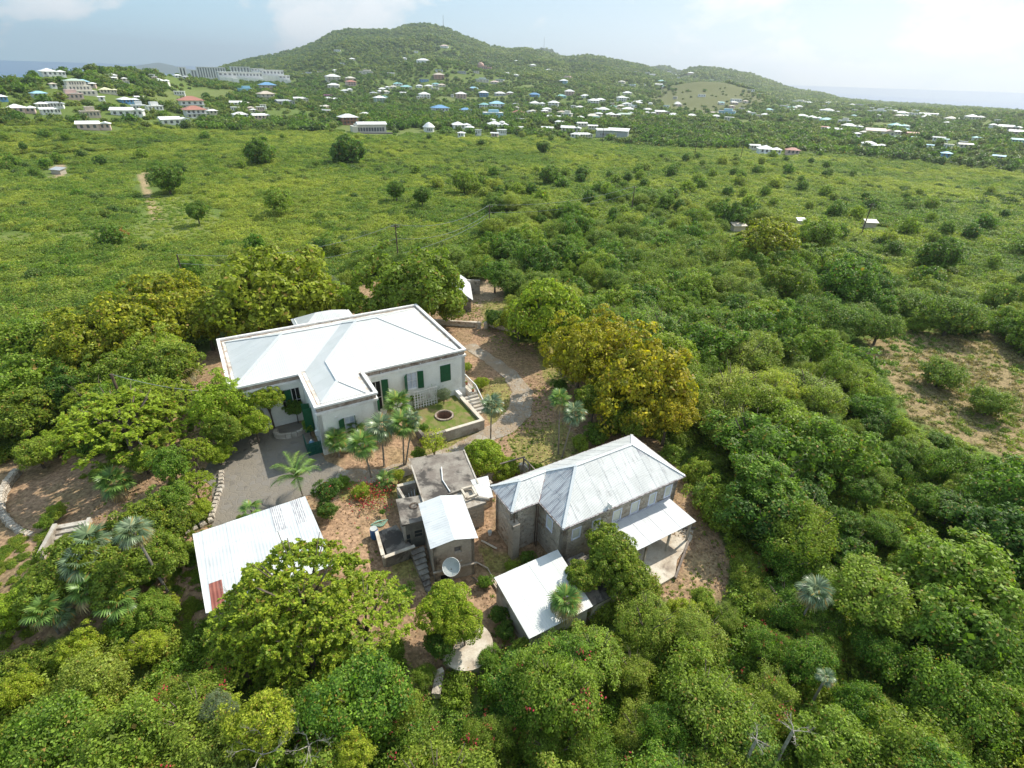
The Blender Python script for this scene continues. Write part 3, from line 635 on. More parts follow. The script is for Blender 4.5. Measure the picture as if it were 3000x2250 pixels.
# rear wing whose hip roof shows above the parapet
ax0, ax1, ay0, ay1, az0 = 8.2, 15.2, W+.02, W+4.8, 5.0
rr1, rr2 = (ax0+2.6, W+2.4, 6.30), (ax1-2.6, W+2.4, 6.30); q = lambda x, y: (x, y, az0)
for poly, dn in (([rr1, q(ax0, ay0), q(ax1, ay0), rr2], (0, -1)), ([rr2, q(ax1, ay0), q(ax1, ay1)], (1, 0)), ([rr1, rr2, q(ax1, ay1), q(ax0, ay1)], (0, 1)), ([rr1, q(ax0, ay1), q(ax0, ay0)], (-1, 0))):
    roof_sheets(hs, poly, dn, .76, M_SHEETW)
for p_, q_ in (((ax0+.3, W+.02), (ax0+.3, ay1-.3)), ((ax1-.3, ay1-.3), (ax1-.3, W+.02)), ((ax0+.3, ay1-.3), (ax1-.3, ay1-.3))): wall_part(hs, q_, p_, -1, 5.2, .25, [], M_WWALL)
# small lamps / wall fittings
eb(hs).box(7.62, 7.78, -4.12, -4.04, 4.55, 4.7).build('wall_lamp', M_TRIM, hs)
eb(hs).tube([(11.75, -.1, 5.9), (12.1, -.15, 5.2), (12.15, -.02, 4.6)], .06, 6).build('downpipe', M_TRIM, hs)
for a_ in (13.2, 15, 17.3, 19.6, 21.6): eb(hs).box(a_, a_+.1, -.0, .17, 5.62, 5.7).build('roof_spout', M_TRIM, hs)

# terrace garden with its retaining walls
tg = ething('garden_terrace', 'raised square of lawn with a low pale wall in front of the white house', 'terrace', 18, -3, 0)
for p_, q_, z1_ in (((15.15, -6.1), (21.45, -6.1), 1.2), ((21.15, -5.75), (21.15, -1.0), 1.2)):
    if p_[1] == q_[1]:
        eb(tg).box(p_[0], q_[0], -6.1, -5.8, -.4, z1_-.09).build('retaining_wall', M_CONCL, tg); eb(tg).box(p_[0]+2.1, q_[0]+.03, -6.14, -5.77, z1_-.088, z1_).build('coping', M_CONCW, tg)
        eb(tg).box(p_[0]-.03, p_[0]+2.097, -6.14, -5.77, z1_-.088, z1_-.004).build('coping', M_CONC, tg)
    else:
        eb(tg).box(21.12, 21.45, -5.798, -1.0, -.4, z1_-.09).build('retaining_wall', M_CONCL, tg); eb(tg).box(21.09, 21.48, -5.768, -.6, z1_-.087, z1_+.002).build('coping', M_CONCW, tg)
eb(tg).box(15.0, 15.3, -5.79, .1, -.4, 1.0).build('retaining_wall', M_CONC, tg); eb(tg).box(21.05, 21.45, -.99, .12, -.4, 1.5).build('pier', M_TRIM, tg)
m_ = eb(tg); n = 26
cx, cy, rw = 18.38, -3.1, .86; ringo = [(cx+1.02*math.cos(2*math.pi*k/n), cy+1.02*math.sin(2*math.pi*k/n), .9) for k in range(n)]
outer = [(15.3, -5.8, .9), (21.12, -5.8, .9), (21.12, .14, .9), (15.3, .14, .9)]
rr_ = delaunay_2d_cdt([Vector(q[:2]) for q in outer+ringo]+[Vector((15.5+i*.5+rnd.uniform(-.1, .1), -5.6+j*.5+rnd.uniform(-.1, .1))) for i in range(12) for j in range(12) if math.hypot(15.5+i*.5-cx, -5.6+j*.5-cy) > 1.3], [], [[0, 1, 2, 3], list(range(4, 4+n))], 0, 1e-4)
fc = [tuple(f) for f in rr_[2] if math.hypot(sum(rr_[0][i][0] for i in f)/len(f)-cx, sum(rr_[0][i][1] for i in f)/len(f)-cy) > .98]
m_.add([(q[0], q[1], .88+.02*math.sin(q[0]*3)*math.cos(q[1]*4)) for q in rr_[0]], fc)
M_LAWN = plain('garden_grass', (.12, .17, .025), (.21, .19, .07), 1.4, .95, (.38, .62), bst=.9, stain=(.26, .18, .10), ssc=.7, samt=(.53, .66), fine=22)
lo = m_.build('lawn', M_LAWN, tg)
if lo.data.polygons[0].normal.z < 0: lo.data.flip_normals()
wl = ething('old_well', 'round brick-rimmed open well sunk in the terrace lawn', 'well', 18.38, -3.1, 0)
m_ = eb(wl); ro, ri = .98, .80; nseg = 22
for k in range(nseg):
    a0, a1 = 2*math.pi*k/nseg+.01, 2*math.pi*(k+1)/nseg-.01
    q = [(cx+r_*math.cos(a_), cy+r_*math.sin(a_)) for r_, a_ in ((ri, a0), (ro, a0), (ro, a1), (ri, a1))]
    eb(wl).add([(*p_, .86) for p_ in q]+[(*p_, 1.02) for p_ in q], [(0, 3, 2, 1), (4, 5, 6, 7), (0, 1, 5, 4), (1, 2, 6, 5), (2, 3, 7, 6), (3, 0, 4, 7)]).build('brick', M_BRICKS, wl)
m_ = eb(wl); V = [(cx+r_*math.cos(2*math.pi*k/n), cy+r_*math.sin(2*math.pi*k/n), z) for (r_, z) in ((.82, 1.0), (.80, -.45)) for k in range(n)]
m_.add(V, [(k, n+k, n+(k+1) % n, (k+1) % n) for k in range(n)]+[tuple(n+k for k in range(n))]); m_.build('shaft', plain('well_brick', (.28, .16, .11), (.18, .11, .08), 3, .9, bst=.6), wl)
# trellis
tr = ething('trellis', 'white lattice trellis with climbers against the white wall', 'trellis', 16.2, -.45, .85)
for k in range(9): eb(tr).box(16.2+k*.3, 16.30+k*.3, -.62, -.57, .9, 3.0-.3*(k in (2, 3, 4))).build('slat', M_TRIM, tr)
for k in range(7): eb(tr).box(16.1, 18.75, -.565, -.53, 1.05+k*.3, 1.14+k*.3).build('slat', M_TRIM, tr)
cb_ = ething('wall_climber', 'thin grey-green climber growing through the white trellis', 'climber', 17.6, -.3, .9)
_q = random.Random(4); m_ = eb(cb_)
for k in range(620):
    a_ = _q.choice((_q.gauss(16.3, .22), _q.gauss(17.5, .45), _q.gauss(18.9, .38))); z__ = .95+abs(_q.gauss(0, .85)) if a_ > 16.8 else .95+abs(_q.gauss(0, .7)); b_ = _q.uniform(-.62, -.08); r_ = _q.uniform(.03, .07); an_ = _q.uniform(0, 6.28); t_ = _q.uniform(-.6, .6)
    if z__ > 3.1: continue
    m_.add([(a_-r_*math.cos(an_), b_, z__-r_*math.sin(an_)), (a_, b_-r_*t_, z__+r_*.6), (a_+r_*math.cos(an_), b_+r_*.3, z__+r_*math.sin(an_)), (a_, b_+r_*t_, z__-r_*.6)], [(0, 1, 2, 3)])
m_.build('leaves', M_GREEN, cb_)
for k in range(4): eb(cb_).tube([(16.4+k*.7, -.25, .85), (16.5+k*.75, -.2, 1.7), (16.3+k*.8, -.3, 2.5)], .018, 4).build('stem', M_BARK, cb_)
# entrance steps
st = ething('entrance_steps', 'pale steps and landing with white railing at the corner of the white house', 'steps', 22.3, -1.5, 0)
eb(st).box(L-.13, 23.1, -1.2, 3.4, -.5, 1.40).build('landing', M_CONCW, st)
for k in range(6): eb(st).box(21.5, 23.1, -1.2-(k+1)*.36, -1.2-k*.36+.02*0, -.5, 1.40-(k+1)*.21).build('step', M_CONCW if k % 2 else M_CONCL, st)
m_ = eb(st); m_.beam((22.98, 3.3, 2.28), (22.98, -1.2, 2.28), .09, .09); m_.beam((22.98, -1.2, 2.28), (22.98, -3.3, 1.05), .09, .09); m_.beam((22.98, 3.3, 1.55), (22.98, -1.2, 1.55), .06, .06); m_.build('handrail', M_TRIM, st)
for k in range(15): eb(st).box(22.95, 23.0, 3.2-k*.31, 3.25-k*.31, 1.40, 2.26).build('baluster', M_TRIM, st)
for k in range(6): y_ = -1.35-k*.36; zz = 1.40-(k+1)*.21; eb(st).box(22.95, 23.0, y_-.02, y_+.02, zz, zz+.86).build('baluster', M_TRIM, st)
for k, (a_, b_) in enumerate(((22.8, .75), (22.75, -.95), (22.7, 2.2))):
    pt = ething('flower_pot', ['terracotta pot on the landing, middle one of three', 'terracotta pot at the top of the entrance steps', 'terracotta pot at the far end of the landing'][k], 'flower pot', a_, b_, 1.40, 'terracotta pots on the landing')
    eb(pt).tube([(a_, b_, 1.405), (a_, b_, 1.62), (a_, b_, 1.68)], [.10, .15, .17], 12).build('pot', M_TERRA, pt)
    mm2 = eb(pt)
    for j in range(14): ang = j*2.4; mm2.add([(a_, b_, 1.66), (a_+.14*math.cos(ang), b_+.14*math.sin(ang), 1.82+.03*(j % 4)), (a_+.1*math.cos(ang+.5), b_+.1*math.sin(ang+.5), 1.74)], [(0, 1, 2)])
    mm2.build('leaves', M_GREEN, pt)
# green bin enclosure
be = ething('bin_enclosure', 'dark green slatted enclosure against the end wall of the white house', 'enclosure', 5.5, -3, 1)
z_ = gz(5.4, -3.2)
for k in range(11): eb(be).box(4.95+k*.108, 5.045+k*.108, -3.62, -3.58, z_, z_+1.35).build('plank', M_TEALP, be)
for k in range(13): eb(be).box(4.9, 4.94, -3.60+k*.135, -3.485+k*.135, z_, z_+1.35).build('plank', M_TEALP, be)
eb(be).box(4.96, 6.1, -3.57, -3.53, z_+.25, z_+.33).build('rail', M_TEALP, be); eb(be).box(4.96, 6.1, -3.57, -3.53, z_+1.0, z_+1.08).build('rail', M_TEALP, be)
bt = ething('gas_bottle', 'rounded light blue bottle standing inside the green enclosure', 'bottle', 5.4, -2.9, z_)
eb(bt).tube([(5.4, -2.9, z_+.005), (5.4, -2.9, z_+.9), (5.4, -2.9, z_+1.08), (5.4, -2.9, z_+1.14)], [.26, .26, .16, .07], 12).build('cylinder_body', plain('pale_blue_paint', (.22, .40, .58), None, 3, .4), bt, smooth=True); eb(bt).cyl(5.4, -2.9, z_+1.14, z_+1.2, .09, 8).build('valve', M_TRIM, bt)
bx = ething('meter_box', 'small pale box on the end wall above the green enclosure', 'box', 6.0, -2.4, z_); eb(bx).box(5.95, 6.155, -2.6, -2.3, z_+1.25, z_+1.75).build('box', M_TRIM, bx); eb(bx).box(5.93, 5.948, -2.57, -2.33, z_+1.3, z_+1.7).build('door', M_TRIM, bx)
# stone planter by the recess
pl = ething('stone_planter', 'curved stone planter full of shrubs in the recess of the white house', 'planter', 4.2, .2, 1)
for k in range(12):
    a0 = R(150+k*19); a1 = R(150+(k+1)*19-2); q = [(4.3+r_*math.cos(a_)*1.5, 1.0+r_*math.sin(a_)) for r_, a_ in ((.85, a0), (1.1, a0), (1.1, a1), (.85, a1))]
    eb(pl).add([(*p_, .7) for p_ in q]+[(*p_, 1.5+.04*(k % 3)) for p_ in q], [(0, 3, 2, 1), (4, 5, 6, 7), (0, 1, 5, 4), (1, 2, 6, 5), (2, 3, 7, 6), (3, 0, 4, 7)]).build('stone', M_CONCL, pl)

# ---------------------------------------------------------------- the stone house
sh_ = ething('stone_house', 'old rubble stone house with patched white metal hip roof and boarded windows', 'house', 18, -21, -.25)
SO = [(15.6, -21.42), (17.92, -21.42), (17.92, -24.49), (29.62, -24.49), (29.62, -18.25), (15.6, -18.25)]
SI = offset_poly(SO, .30); ze, zb_ = 4.32, -1.2
fw = [(.76, 1.58), (2.56, 3.34), (4.5, 5.4), (6.27, 7.17), (8.11, 8.9), (9.78, 10.55)]
wz = [(2.3, 3.42), (2.28, 3.38), (2.2, 3.45), (2.22, 3.48), (2.28, 3.55), (2.38, 3.62)]
ssides = {0: [], 1: [(.95, 1.78, 2.25, 3.5)], 2: [(a_, b_, z0_, z1_) for (a_, b_), (z0_, z1_) in zip(fw, wz)], 3: [(1.3, 2.3, -.2, 2.0), (3.6, 4.5, 2.3, 3.5)], 4: [], 5: []}
for i in range(6):
    wall_part(sh_, SI[i], SI[(i+1) % 6], zb_, ze-.02, .4, ssides[i], M_RUBBLE)
    p0, p1 = np.array(SI[i]), np.array(SI[(i+1) % 6]); d = (p1-p0)/np.linalg.norm(p1-p0)
    for o in ssides[i]: window_part(sh_, p0, d, *o, rec=.02, frame=plain('lilac_white_frame', (.80, .82, .92), (.74, .76, .88), 2, .6), pane=plain('pale_board', (.74, .74, .64), (.66, .66, .57), 1.5, .7), bars=0, rail=False)
ring_parts(sh_, 'fascia', SO, .02, .07, ze-.10, ze-.003, M_TRIM); ring_parts(sh_, 'gutter', SO, -.08, .015, ze-.09, ze-.02, plain('dark_gutter', (.17, .13, .12), (.45, .42, .42), 6, .7))
ss = .68; zr2 = ze; g = lambda x, y: (x, y, zr2); hm = (24.49-18.25)/2; ym = -21.37; hw = (21.42-18.25)/2
RA, RB = (17.92+hm, ym, zr2+ss*hm), (29.62-hm, ym, zr2+ss*hm); yw = -19.835; WA = (15.6+hw, yw, zr2+ss*hw); WB = (17.92+hw, yw, zr2+ss*hw)
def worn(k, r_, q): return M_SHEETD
def mixed(k, r_, q):
    c_ = sum(p_[0] for p_ in q)/len(q); return M_SHEETD if (c_ > 26.6 and r_ == 0 and c_ < 28.2) else M_SHEETO
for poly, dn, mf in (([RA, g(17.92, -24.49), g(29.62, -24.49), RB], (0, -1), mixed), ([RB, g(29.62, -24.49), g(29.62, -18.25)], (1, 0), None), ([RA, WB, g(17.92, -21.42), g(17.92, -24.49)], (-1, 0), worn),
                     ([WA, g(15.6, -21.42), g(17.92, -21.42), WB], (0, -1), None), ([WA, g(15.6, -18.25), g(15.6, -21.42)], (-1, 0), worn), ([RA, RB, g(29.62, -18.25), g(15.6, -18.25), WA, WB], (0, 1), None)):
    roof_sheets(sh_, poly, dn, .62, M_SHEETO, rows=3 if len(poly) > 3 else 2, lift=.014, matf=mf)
caps(sh_, [(RA, RB), (RA, g(17.92, -24.49)), (RB, g(29.62, -24.49)), (RB, g(29.62, -18.25)), (WA, WB), (WA, g(15.6, -21.42)), (WA, g(15.6, -18.25)), (RA, WB)], .22, .04, M_WHITE)
caps(sh_, [(WB, g(17.92, -21.42))], .2, .015, M_RUST, 'valley_flashing')
for a_, b_, z0_ in ((15.85, -21.25, -.6), (17.75, -21.5, 0), (17.72, -21.3, 0)): eb(sh_).tube([(a_, b_-.12, z0_), (a_, b_-.12, ze-.12)], .05, 6).build('downpipe', M_POLE, sh_)
eb(sh_).box(15.55, 16.15, -21.75, -21.13, -1.2, 3.2).build('buttress', M_BLOCK, sh_)
eb(sh_).box(21.9, 22.0, -24.7, -24.3, 4.45, 4.85).build('vent_pipe', M_TRIM, sh_)
# porch on posts
po = ething('porch', 'grey metal porch roof on posts along the stone house front', 'porch', 25, -25.8, 0)
roof_sheets(po, [(21.7, -24.22, 2.22), (21.75, -27.0, 2.02-.05), (28.85, -27.0, 1.97), (28.65, -24.22, 2.22)], (0, -1), .78, M_SHEETP, lift=.014)
for a_ in (21.9, 24.0, 26.3, 28.5): eb(po).box(a_-.07, a_+.07, -26.9, -26.76, -.4, 1.86).build('post', M_CONCL, po)
eb(po).box(21.8, 28.7, -26.92, -26.74, 1.862, 1.93).build('beam', M_WOOD, po)
eb(po).box(21.7, 28.75, -24.3, -24.24, 2.24, 2.34).build('flashing', plain('lilac_flashing', (.55, .55, .62), (.4, .4, .46), 3, .6), po)
pv = ething('porch_floor', 'pale stained concrete floor with angled edge below the porch', 'concrete floor', 26, -26, -.2)
m_ = eb(pv); P1 = [(20.5, -24.2), (20.8, -29.0), (25.2, -28.9), (26.4, -27.9), (28.9, -27.0), (29.9, -26.3), (30.0, -25.4), (28.8, -24.2)]
m_.add([(a_, b_, -.45) for a_, b_ in P1]+[(a_, b_, -.04) for a_, b_ in P1], [tuple(range(8, 16)), *[(i, (i+1) % 8, 8+(i+1) % 8, 8+i) for i in range(8)]]); ob = m_.build('slab', M_CONCW, pv)
eb(pv).beam((25.0, -29.1, .0), (28.5, -27.05, .0), .16, .2).build('kerb', M_WOOD, pv); eb(pv).beam((28.3, -25.2, .02), (30.1, -26.3, .02), .14, .16).build('kerb', M_WOOD, pv)
# lean-to roof in front of the stone house
lt = ething('lean_to', 'big flat white metal lean-to roof in front of the stone house', 'shed', 15, -26.5, -.3)
roof_sheets(lt, [(12.63, -24.25, 2.2), (12.49, -28.95, 1.78), (17.3, -29.02, 1.78), (17.75, -24.31, 2.2)], (0, -1), .80, M_SHEETW, lift=.012, th=.04)
for p_, q_ in (((12.7, -28.8), (17.1, -28.8)), ((17.1, -28.8), (17.5, -24.5)), ((17.5, -24.5), (12.75, -24.4)), ((12.75, -24.4), (12.7, -28.8))): wall_part(lt, p_, q_, -1, 1.72, .15, [], M_CONCL)
ct = ething('cistern', 'low beige concrete cistern beside the lean-to, grey slab on top', 'cistern', 18.6, -28, -.3)
eb(ct).box(17.55, 19.7, -28.7, -24.8, -1, 1.2).build('tank_wall', M_CONCW, ct); eb(ct).box(17.5, 19.75, -28.75, -24.75, 1.202, 1.32).build('slab', M_CONC, ct)

# ---------------------------------------------------------------- narrow block tower with bright gabled roof
TA = R(19.6)-TH
tq = [at(1264.2, 1604.8, 3.55), at(1395.6, 1574.4, 3.55)]
def w2e(p_): d_ = np.array(p_[:2])-[X0, Y0]; return np.array([d_[0]*CT+d_[1]*ST, -d_[0]*ST+d_[1]*CT])
t0 = w2e(tq[0]); t1 = w2e(tq[1]); td = (t1-t0)/np.linalg.norm(t1-t0); tn = np.array([-td[1], td[0]]); wt = np.linalg.norm(t1-t0); lt_ = 4.35
tw = ething('block_tower', 'narrow tall blockwork building with white two-slope metal roof and one tiny window', 'outbuilding', *t0, -.3)
def tp(u, v_, z): q = t0+td*u+tn*v_; return (q[0], q[1], z)
o_ = .12
def t2(u, v_): return tuple(t0+td*u+tn*v_)
for p_, q_, ops in (((o_, o_), (wt-o_, o_), [(1.42, 1.98, 2.35, 2.95), (.35, 1.05, -.2, .45)]), ((wt-o_, o_), (wt-o_, lt_-o_), []), ((wt-o_, lt_-o_), (o_, lt_-o_), []), ((o_, lt_-o_), (o_, o_), [(1.6, 2.3, 1.5, 2.5)])):
    wall_part(tw, t2(*p_), t2(*q_), -1.2, 3.50, .22, ops, M_BLOCK)
    for o in ops: window_part(tw, t2(*p_), (np.array(t2(*q_))-t2(*p_))/np.linalg.norm(np.array(t2(*q_))-t2(*p_)), *o, rec=.12, frame=M_BLOCK, pane=plain('grey_board', (.17, .16, .15), None, 2, .8) if o[2] > 1 else M_DARK, bars=0, rail=False)
eb(tw).slab([tp(-.0, -.03, 1.02), tp(wt, -.03, 1.02), tp(wt, .115, 1.02), tp(0, .115, 1.02)], .1).build('string_course', M_BLOCK, tw)
rz_ = 3.92
roof_sheets(tw, [tp(-.1, -.1, 3.56), tp(wt/2, -.1, rz_), tp(wt/2, lt_+.1, rz_), tp(-.1, lt_+.1, 3.56)], tuple(-td), .82, M_SHEETC, lift=.008)
roof_sheets(tw, [tp(wt/2, -.1, rz_), tp(wt+.1, -.1, 3.56), tp(wt+.1, lt_+.1, 3.56), tp(wt/2, lt_+.1, rz_)], tuple(td), .82, M_SHEETC, lift=.008)
m_ = eb(tw); m_.add([tp(o_, o_+.02, 3.5), tp(wt-o_, o_+.02, 3.5), tp(wt/2, o_+.02, rz_-.05), tp(o_, o_+.2, 3.5), tp(wt-o_, o_+.2, 3.5), tp(wt/2, o_+.2, rz_-.05)], [(0, 1, 2), (5, 4, 3)]); m_.build('gable', M_BLOCK, tw)
# satellite dish
dc = at(1322, 1661, 2.3)
ds = thing('satellite_dish', 'large grey satellite dish on a post before the block tower', 'satellite dish', (dc[0], dc[1], -.3), 0)
m_ = MB(); n = 24; V = [(0, 0, -.16)]
for (r_, z) in ((.25, -.135), (.45, -.07), (.60, 0), (.63, .0)): V += [(r_*math.cos(2*math.pi*k/n), r_*math.sin(2*math.pi*k/n), z) for k in range(n)]
F = [(0, 1+k, 1+(k+1) % n) for k in range(n)]
for i in range(3): F += [(1+i*n+k, 1+(i+1)*n+k, 1+(i+1)*n+(k+1) % n, 1+i*n+(k+1) % n) for k in range(n)]
m_.add(V, F); dsh = m_.build('dish', M_DISH, ds, smooth=True); dsh.location = (0, 0, 2.6); dsh.rotation_euler = (R(42), R(-10), 0)
MB().tube([(.61*math.cos(2*math.pi*k/24), .61*math.sin(2*math.pi*k/24), .01) for k in range(25)], .022, 5).build('rim', M_TRIM, ds).location = (0, 0, 2.6); [q for q in ds.children if q.name.startswith('rim')][0].rotation_euler = (R(42), R(-10), 0)
MB().tube([(0, 0, 0), (0, 0, 2.42)], .05, 8).build('post', M_CONC, ds); MB().tube([(.45, .15, 2.8), (.72, .2, 3.1)], .015, 5).build('feed_arm', M_DISH, ds)
# flat concrete roofed building + small annex + walls
fb = ething('flat_roofed_building', 'ruined stone building under a big stained flat concrete roof', 'outbuilding', 13.8, -13, 0)
FP = [(11.05, -15.9), (15.7, -15.9), (16.62, -11.4), (12.0, -10.25)]; m_ = eb(fb)
m_.slab([(*p_, 2.72) for p_ in FP], .2); m_.build('roof_slab', M_CONC, fb)
for i in range(4): q0, q1 = offset_poly(FP, .2)[i], offset_poly(FP, .2)[(i+1) % 4]; wall_part(fb, q0, q1, -1, 2.515, .3, [(1.2, 2.2, -.2, 1.9)] if i == 3 else [], M_RUBBLE)
for i in (1, 3):
    q0, q1 = FP[i], FP[(i+1) % 4]; eb(fb).beam((*q0, 2.75), (*q1, 2.75), .12, .06).build('kerb', M_CONCL, fb)
eb(fb).tube([(13.3, -15.8, 2.8), (13.35, -14.2, 2.79), (13.9, -12.75, 2.85)], .05, 6).build('pipe', M_TRIM, fb)
for p_, q_ in (((14.1, -17.1), (14.95, -17.1)), ((14.95, -17.1), (15.1, -16.05)), ((15.1, -16.05), (14.2, -15.95)), ((14.2, -15.95), (14.1, -17.1))): eb(fb).beam((*p_, 2.78), (*q_, 2.78), .16, .2).build('hatch_kerb', M_CONCW, fb)
eb(fb).slab([(13.4, -17.8, 2.5), (15.4, -17.9, 2.5), (15.6, -15.905, 2.5), (13.4, -15.905, 2.5)], .25).build('roof_slab', M_CONCL, fb)
for p_, q_ in (((13.6, -17.7), (15.3, -17.75)), ((15.3, -17.75), (15.5, -16.1)), ((13.6, -16.1), (13.6, -17.7))): wall_part(fb, p_, q_, -1, 2.24, .25, [], M_RUBBLE)
eb(fb).tube([(14.95, -17.2, 2.62), (15.7, -17.85, 2.6)], [.14, .12], 8).build('fallen_pipe', M_CONCL, fb)
an = ething('concrete_annex', 'small grey annex with a flat roof and dark shuttered window', 'outbuilding', 9.8, -16, 0)
AP = [(8.8, -17.2), (10.5, -17.5), (11.25, -14.85), (9.35, -14.35)]
eb(an).slab([(*p_, 2.6) for p_ in AP], .14).build('roof_slab', M_CONC, an)
AI = offset_poly(AP, .1)
for i in range(4):
    ops = [(.72, 1.42, .9, 1.7), (.12, .5, .35, 1.5)] if i == 0 else []
    wall_part(an, AI[i], AI[(i+1) % 4], -1, 2.455, .15, ops, M_CONCL if i else plain('grey_render', (.24, .23, .20), (.17, .16, .14), 1.2, .9, bst=.3), 'wall')
    p0, p1 = np.array(AI[i]), np.array(AI[(i+1) % 4]); d = (p1-p0)/np.linalg.norm(p1-p0)
    for o in ops: window_part(an, p0, d, *o, rec=.05, frame=M_CONC, pane=plain('slate_board', (.06, .07, .075), None, 3, .6), bars=0)
cw = ething('coiled_cable', 'coil of black cable lying on the annex roof', 'cable', 10.3, -15.7, 2.6)
m_ = eb(cw)
for k in range(4): m_.tube([(10.3+(.26+.03*k)*math.cos(t_*.45+k), -15.75+(.24+.03*k)*math.sin(t_*.45+k), 2.62+.02*k) for t_ in range(15)], .015, 5)
m_.build('coil', M_POLE, cw)
tb = ething('tin_roofed_lobby', 'small pale tin roof bridging the concrete building and the stone house', 'shed', 16, -16.5, 1)
roof_sheets(tb, [(15.35, -15.25, 2.75), (15.1, -17.55, 2.6), (16.1, -17.75, 2.6), (16.85, -15.45, 2.75)], (0, -1), .8, M_SHEETO)
for p_, q_ in (((15.9, -16.2), (16.7, -16.2)), ((16.7, -15.8), (16.7, -16.2))): wall_part(tb, p_, q_, -1, 2.55, .2, [], M_RUBBLE)
wb = ething('walled_bin_yard', 'small walled yard holding pale pipes beside the flat concrete building', 'walled yard', 10.7, -13, 0)
for p_, q_ in (((10.35, -12.0), (11.7, -12.2)), ((10.35, -14.1), (10.35, -12.03))): wall_part(wb, p_, q_, -.5, 1.7, .2, [], M_CONCL); 
eb(wb).beam((10.24, -12.0, 1.74), (11.75, -12.18, 1.74), .3, .07).build('coping', M_CONCW, wb)
eb(wb).box(10.05, 10.1, -14.0, -12.5, -.3, 1.3).build('gate', plain('pale_green_metal', (.10, .22, .15), None, 2, .5), wb)
for k in range(4): q = ething('pipe', ['white pipe leaning steeply', 'white pipe leaning low', 'pale blue pipe leaning upright', 'pale pipe leaning left'][k]+' in the small walled yard', 'pipe', 10.9+k*.13, -13.4, 0, 'pipes in the walled yard'); eb(q).tube([(10.8+k*.13, -13.6, 0), (10.6+k*.25, -12.9, 1.3+.1*k)], .04, 5).build('pipe_body', M_TRIM if k != 2 else M_DISH, q)
# ruin with timber rails behind the stone house
ru = ething('roofless_ruin', 'roofless walled ruin filled with dead leaves behind the stone house', 'ruin', 19.5, -14.5, 0)
for p_, q_, z1_ in (((17.5, -14.6), (17.5, -13.1), .8), ((17.5, -13.1), (21.6, -13.4), .8), ((21.6, -13.4), (21.6, -17.5), .9)): eb(ru).beam((*p_, z1_/2-.3), (*q_, z1_/2-.3), .28, z1_+.6).build('wall', M_RUBBLE2, ru)
for a_, b_ in ((17.5, -13.3), (19.6, -13.35), (21.5, -13.6), (21.5, -14.6), (21.5, -15.6)): eb(ru).box(a_-.06, a_+.06, b_-.06, b_+.06, .5, 1.6).build('post', M_WOOD, ru)
for p_, q_ in (((17.4, -13.3, 1.65), (21.6, -13.6, 1.65)), ((21.5, -13.55, 1.56), (21.5, -17, 1.56))): eb(ru).beam(p_, q_, .1, .09).build('rail', M_WOOD, ru)
# yard walls left of the tower
yw_ = ething('yard_wall', 'low L-shaped pale-topped wall by the steps beside the annex', 'wall', 8, -17.5, 0)
eb(yw_).beam((7.35, -15.4, .35), (7.05, -18.0, .35), .22, 1.3).build('wall', M_CONCL, yw_); eb(yw_).beam((7.15, -18.0, .33), (9.3, -18.05, .33), .24, 1.3).build('wall', M_CONC, yw_)
eb(yw_).beam((7.05, -18.02, 1.02), (9.35, -18.07, 1.02), .28, .06).build('coping', M_CONCW, yw_); eb(yw_).beam((7.35, -15.3, 1.035), (7.03, -17.8, 1.035), .26, .06).build('coping', M_CONCW, yw_)
yf = ething('yard_floor', 'rough grey concrete floor inside the low L-shaped wall', 'concrete floor', 8.3, -17, 0)
eb(yf).slab([(7.4, -17.9, .62), (9.3, -17.9, .62), (9.0, -15.0, .62), (7.5, -15.0, .62)], 1.).build('slab', M_CONC, yf)
sp = ething('back_steps', 'flight of mossy concrete steps running down beside the block tower', 'steps', 9.3, -19.5, 0)
for k in range(10): eb(sp).box(8.95-.02*k, 9.95-.1*k, -18.15-(k+1)*.42, -18.15-k*.42, -1, .75-k*.1).build('step', M_CONC, sp)
# round tank slab
tk = ething('round_cistern', 'round low masonry tank with a pale stained slab top', 'cistern', 9.25, -27.0, -.3)
tcx, tcy = w2e(at(1367, 1890, .72))
eb(tk).cyl(tcx, tcy, -1.2, .62, 1.55, 28).build('drum', M_BLOCK, tk); eb(tk).cyl(tcx, tcy, .622, .72, 1.64, 28).build('slab', M_CONCW, tk)
cr = ething('fallen_column', 'broken pale masonry trough lying among bushes below the round tank', 'masonry', 6.6, -30.2, -.3)
q0, q1 = w2e(at(1288, 1990, 0)), w2e(at(1278, 2045, 0))
eb(cr).beam((*q0, .2), (*q1, .2), .5, .5).build('block', M_RUBBLE2, cr); eb(cr).beam((q0[0], q0[1]+.25, .3), (q0[0], q0[1]-.05, .3), .6, .7).build('cap', M_CONCW, cr)

# ---------------------------------------------------------------- corrugated shed on the left
sq = [w2e(at(567, 1565, 3.)), w2e(at(894, 1454, 3.)), w2e(at(606, 1797, 2.6))]
sd_ = ething('corrugated_shed', 'long shed with white corrugated roof, one rusty red sheet at its corner', 'shed', *sq[0], .3)
a0_, b1_ = (sq[0][0]+sq[2][0])/2, (sq[0][1]+sq[1][1])/2; a1_ = sq[1][0]; b0_ = sq[2][1]
p00, p10, p11, p01 = (sq[2][0], b0_), (sq[2][0]+(a1_-sq[0][0])+.1, b0_), (a1_, sq[1][1]), tuple(sq[0])
def shm(k, r_, q):
    c_ = np.mean([p_[:2] for p_ in q], 0)
    return M_SHEETR if (c_[0] < p00[0]+1.25 and c_[0] > p00[0]+.45 and r_ == 2) else (M_SHEETD if (r_ == 0 and c_[0] > (p11[0]-3.2) and k % 2) else M_SHEETC)
roof_sheets(sd_, [(*p00, 2.6), (*p10, 2.6), (*p11, 3.), (*p01, 3.)], (0, -1), .74, M_SHEETC, rows=3, lift=.012, matf=shm)
sI = offset_poly([p00, p10, p11, p01], .2)
